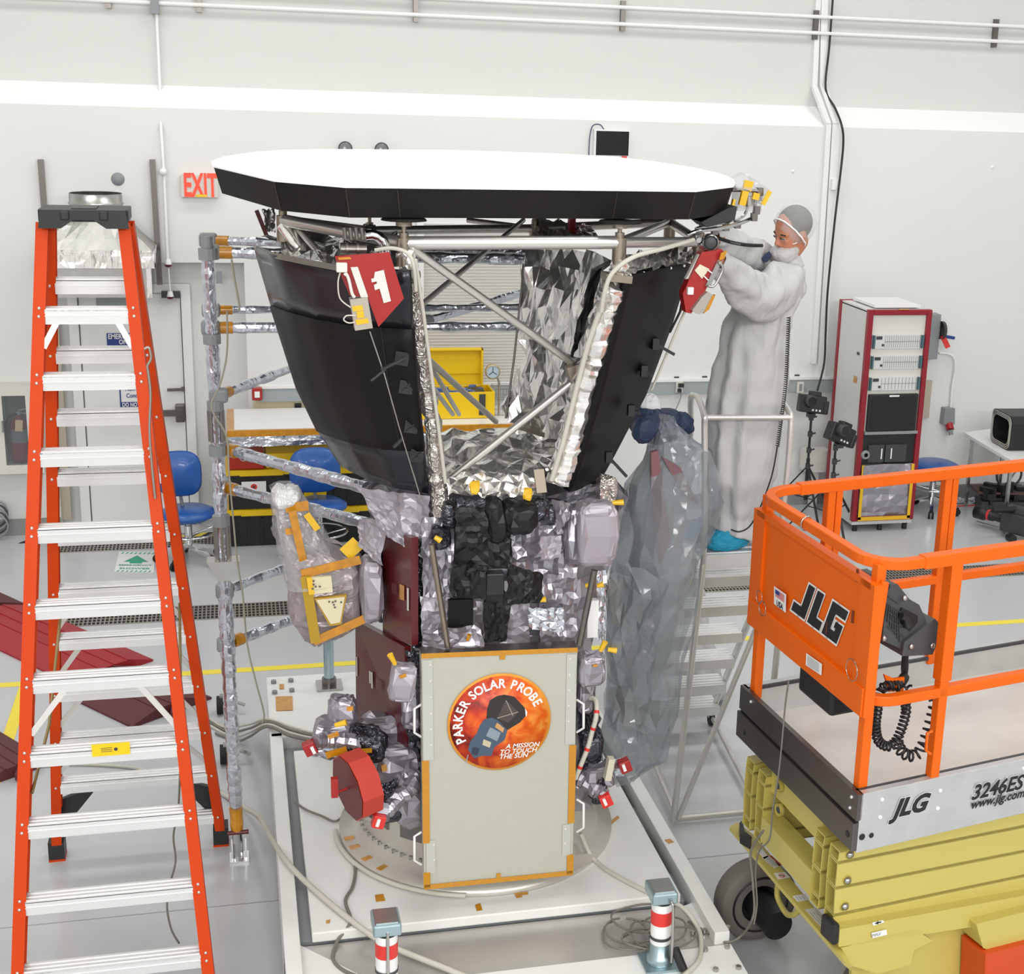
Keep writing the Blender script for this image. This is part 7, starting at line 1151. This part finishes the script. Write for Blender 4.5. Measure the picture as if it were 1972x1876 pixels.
# base frame, end plate with labels
A_, B_, C_, D_ = [FP(x, y, .1) for x, y in ((1617, 1790), (1990, 1722), (1990, 1768), (1615, 1824))]; B_ = A_ + (B_ - A_) * 2.2; C_ = D_ + (C_ - D_) * 2.2; MB().ext([A_, B_, C_, D_], nF * .09).build('base_beam', CR, lift, bevel=.01); A_, D_ = FP(1604, 1787, .1), FP(1605, 1822, .1)
c = FP(1604, 1823, .094); MB().obox(c, LU * .03, nF * .1, V((0, 0, .098))).build('end_cap', BLK, lift, bevel=.01)
zp = .62; ep = [PZ(x, y, zp) for x, y in ((1405, 1592), (1420, 1584), (1452, 1608), (1604, 1790), (1640, 1862), (1625, 1850))]; e_ = MB().ext(ep, (0, 0, -.02)).build('end_step', CR, lift)
MB().ext([PZ(x, y, zp + .05) for x, y in ((1424, 1584), (1430, 1580), (1434, 1600), (1448, 1612), (1446, 1618), (1426, 1606))], (0, 0, -.05)).build('corner_bumper', BLK, lift)
for k, (n_, m, qd) in enumerate((('arrow_label', WHITE, ((1458, 1640), (1468, 1635), (1480, 1650), (1472, 1655))), ('warning_label', OFFW, ((1467, 1652), (1480, 1648), (1504, 1668), (1490, 1672))), ('orange_label_edge', mat('label_orange', '#b8502a', .5), ((1481, 1649), (1486, 1648), (1506, 1666), (1500, 1669))), ('sign_label', WHITE, ((1490, 1682), (1512, 1680), (1522, 1690), (1498, 1694))), ('picture_label', WHITE, ((1526, 1726), (1550, 1722), (1558, 1733), (1536, 1737))), ('text_label', OFFW, ((1550, 1752), (1572, 1748), (1604, 1786), (1584, 1789))))):
    o = MB().ext([PZ(x, y, zp + .002) for x, y in qd], (0, 0, .001)).build(n_, m, e_)
    if n_ in ('warning_label', 'text_label', 'sign_label', 'picture_label'):
        Qk = bil([PZ(x, y, zp + .005) for x, y in qd])
        if n_ == 'sign_label': MB().tube([Qk(.5 + .22 * math.cos(a), .5 + .3 * math.sin(a)) for a in [i * .52 for i in range(12)]], .0015, 4, closed=True).build('mark', BRED, o); MB().tube([Qk(.3, .4), Qk(.7, .6)], .0015, 4).build('mark', NAVY, o)
        else:
            for j in range(3): MB().tube([Qk(.2 + .25 * j, .15), Qk(.2 + .25 * j, .85)], .0012, 4).build('mark', GRY, o)
MB().ext([FP(x, y, .1) for x, y in ((1620, 1826), (1762, 1789), (1796, 1812), (1760, 1830), (1754, 1858), (1690, 1876), (1640, 1860))], nF * .12).build('wheel_guard', CR, lift)
MB().ext([FP(x, y, .19) for x, y in ((1640, 1815), (2000, 1760), (2000, 1960), (1640, 1960))], nF * .02).build('chassis_side', CR, lift)
MB().ext([FP(x, y, .05) for x, y in ((1880, 1780), (1990, 1752), (1990, 1822), (1912, 1832), (1893, 1826))], nF * .14).build('cover_box', CR, lift, bevel=.012); MB().ext([FP(x, y, .02) for x, y in ((1898, 1838), (2000, 1812), (2000, 1960), (1893, 1960))], nF * .16).build('orange_box', mat('lift_orange_dark', '#d2460f', .35, coat=.2), lift, bevel=.012)
q = [FP(x, y, .094) for x, y in ((1678, 1797), (1707, 1790), (1708, 1800), (1680, 1807))]; st = MB().ext(q, nF * -.001).build('load_label', WHITE, lift); text('MAX', (q[0] + q[2]) / 2 - LU * .015 - nF * .001, LU, V((0, 0, 1)), .022, 'lettering', GRY, st, h=.002)
q = [FP(x, y, .094) for x, y in ((1679, 1777), (1700, 1772), (1703, 1776), (1682, 1783))]; st = MB().ext(q, nF * -.001).build('arrow_label', WHITE, lift); p = (q[0] + q[2]) / 2 - nF * .003; MB().face([p - LU * .02, p - V((0, 0, .008)), p - V((0, 0, .003)), p + LU * .015 - V((0, 0, .003)), p + LU * .015 + V((0, 0, .003)), p + V((0, 0, .003)), p + V((0, 0, .008))]).build('arrow', NAVY, st)
pts = [PP(x, y, V((2.36, 5.5, 0)), nL) for x, y in ((1498, 1702), (1497, 1725), (1505, 1745), (1518, 1762), (1534, 1758), (1540, 1740))]; MB().tube(smoothpath(pts), .014, 8).build('tow_loop', CR, lift)
# wheels
def wheel(c, nm='wheel'):
    o = MB(); ax_ = LV; o.lathe([(.1, -.06), (.15, -.065), (.195, -.06), (.205, -.045), (.205, .045), (.195, .06), (.1, .06)], c, ax_, 40); wo = o.build(nm, mat('tyre_grey', '#77716a', .7) if 'tyre_grey' not in bpy.data.materials else bpy.data.materials['tyre_grey'], lift)
    MB().lathe([(0, -.02), (.12, -.03), (.15, -.055), (.152, -.066), (.14, -.068)], c, ax_, 36).build('rim', BLK, wo); MB().cyl(c - LV * .02, c - LV * .26, .075, 22).build('drive_motor', BLK, wo)
g = PZ(1445, 1812, 0); wheel(V((g.x + .03, g.y + .05, .207))); g = PP(1700, 1925, LP(.35, .22, .2), nF); wheel(LP(.42, .3, .207))
for s_ in (1.7,): 
    for w_ in (.25, .95): wheel(LP(s_, w_, .207))
MB().obox(LP(.6, .4, .25), LU * 1.7, LV * .6, V((0, 0, .38))).build('chassis', CR, lift)
for w_ in (w0_, w1_): sq([LP(SL - .05, w_, 1.3), LP(SL - .05, w_, zr_)], 'post'); sq([LP(1.7, w_, 1.36), LP(1.7, w_, zr_)], 'post')
sq([LP(SL - .02, w0_, zr_), LP(SL - .02, w1_, zr_)], 'top_rail'); sq([LP(SL - .05, w0_, zm_), LP(SL - .05, w1_, zm_)], 'mid_rail'); lbox(SL - .01, SL + .02, 0, WV, 1.14, 1.4, 'end_plate', SIL)
b = MB(); b.tube(smoothpath([LPx(1519, 1310, -.03), LPx(1512, 1360, -.035), LPx(1505, 1440, -.05), LPx(1498, 1500, -.06), LPx(1488, 1560, -.06), LPx(1482, 1615, -.05), LPx(1462, 1640, -.05), LPx(1455, 1680, -.06), LPx(1458, 1740, -.1), LPx(1452, 1780, -.15)]), .004, 6); tag(b.build('hanging_cable', WIREG), 'thin grey cable hanging over the left end of the scissor lift', 'cable')
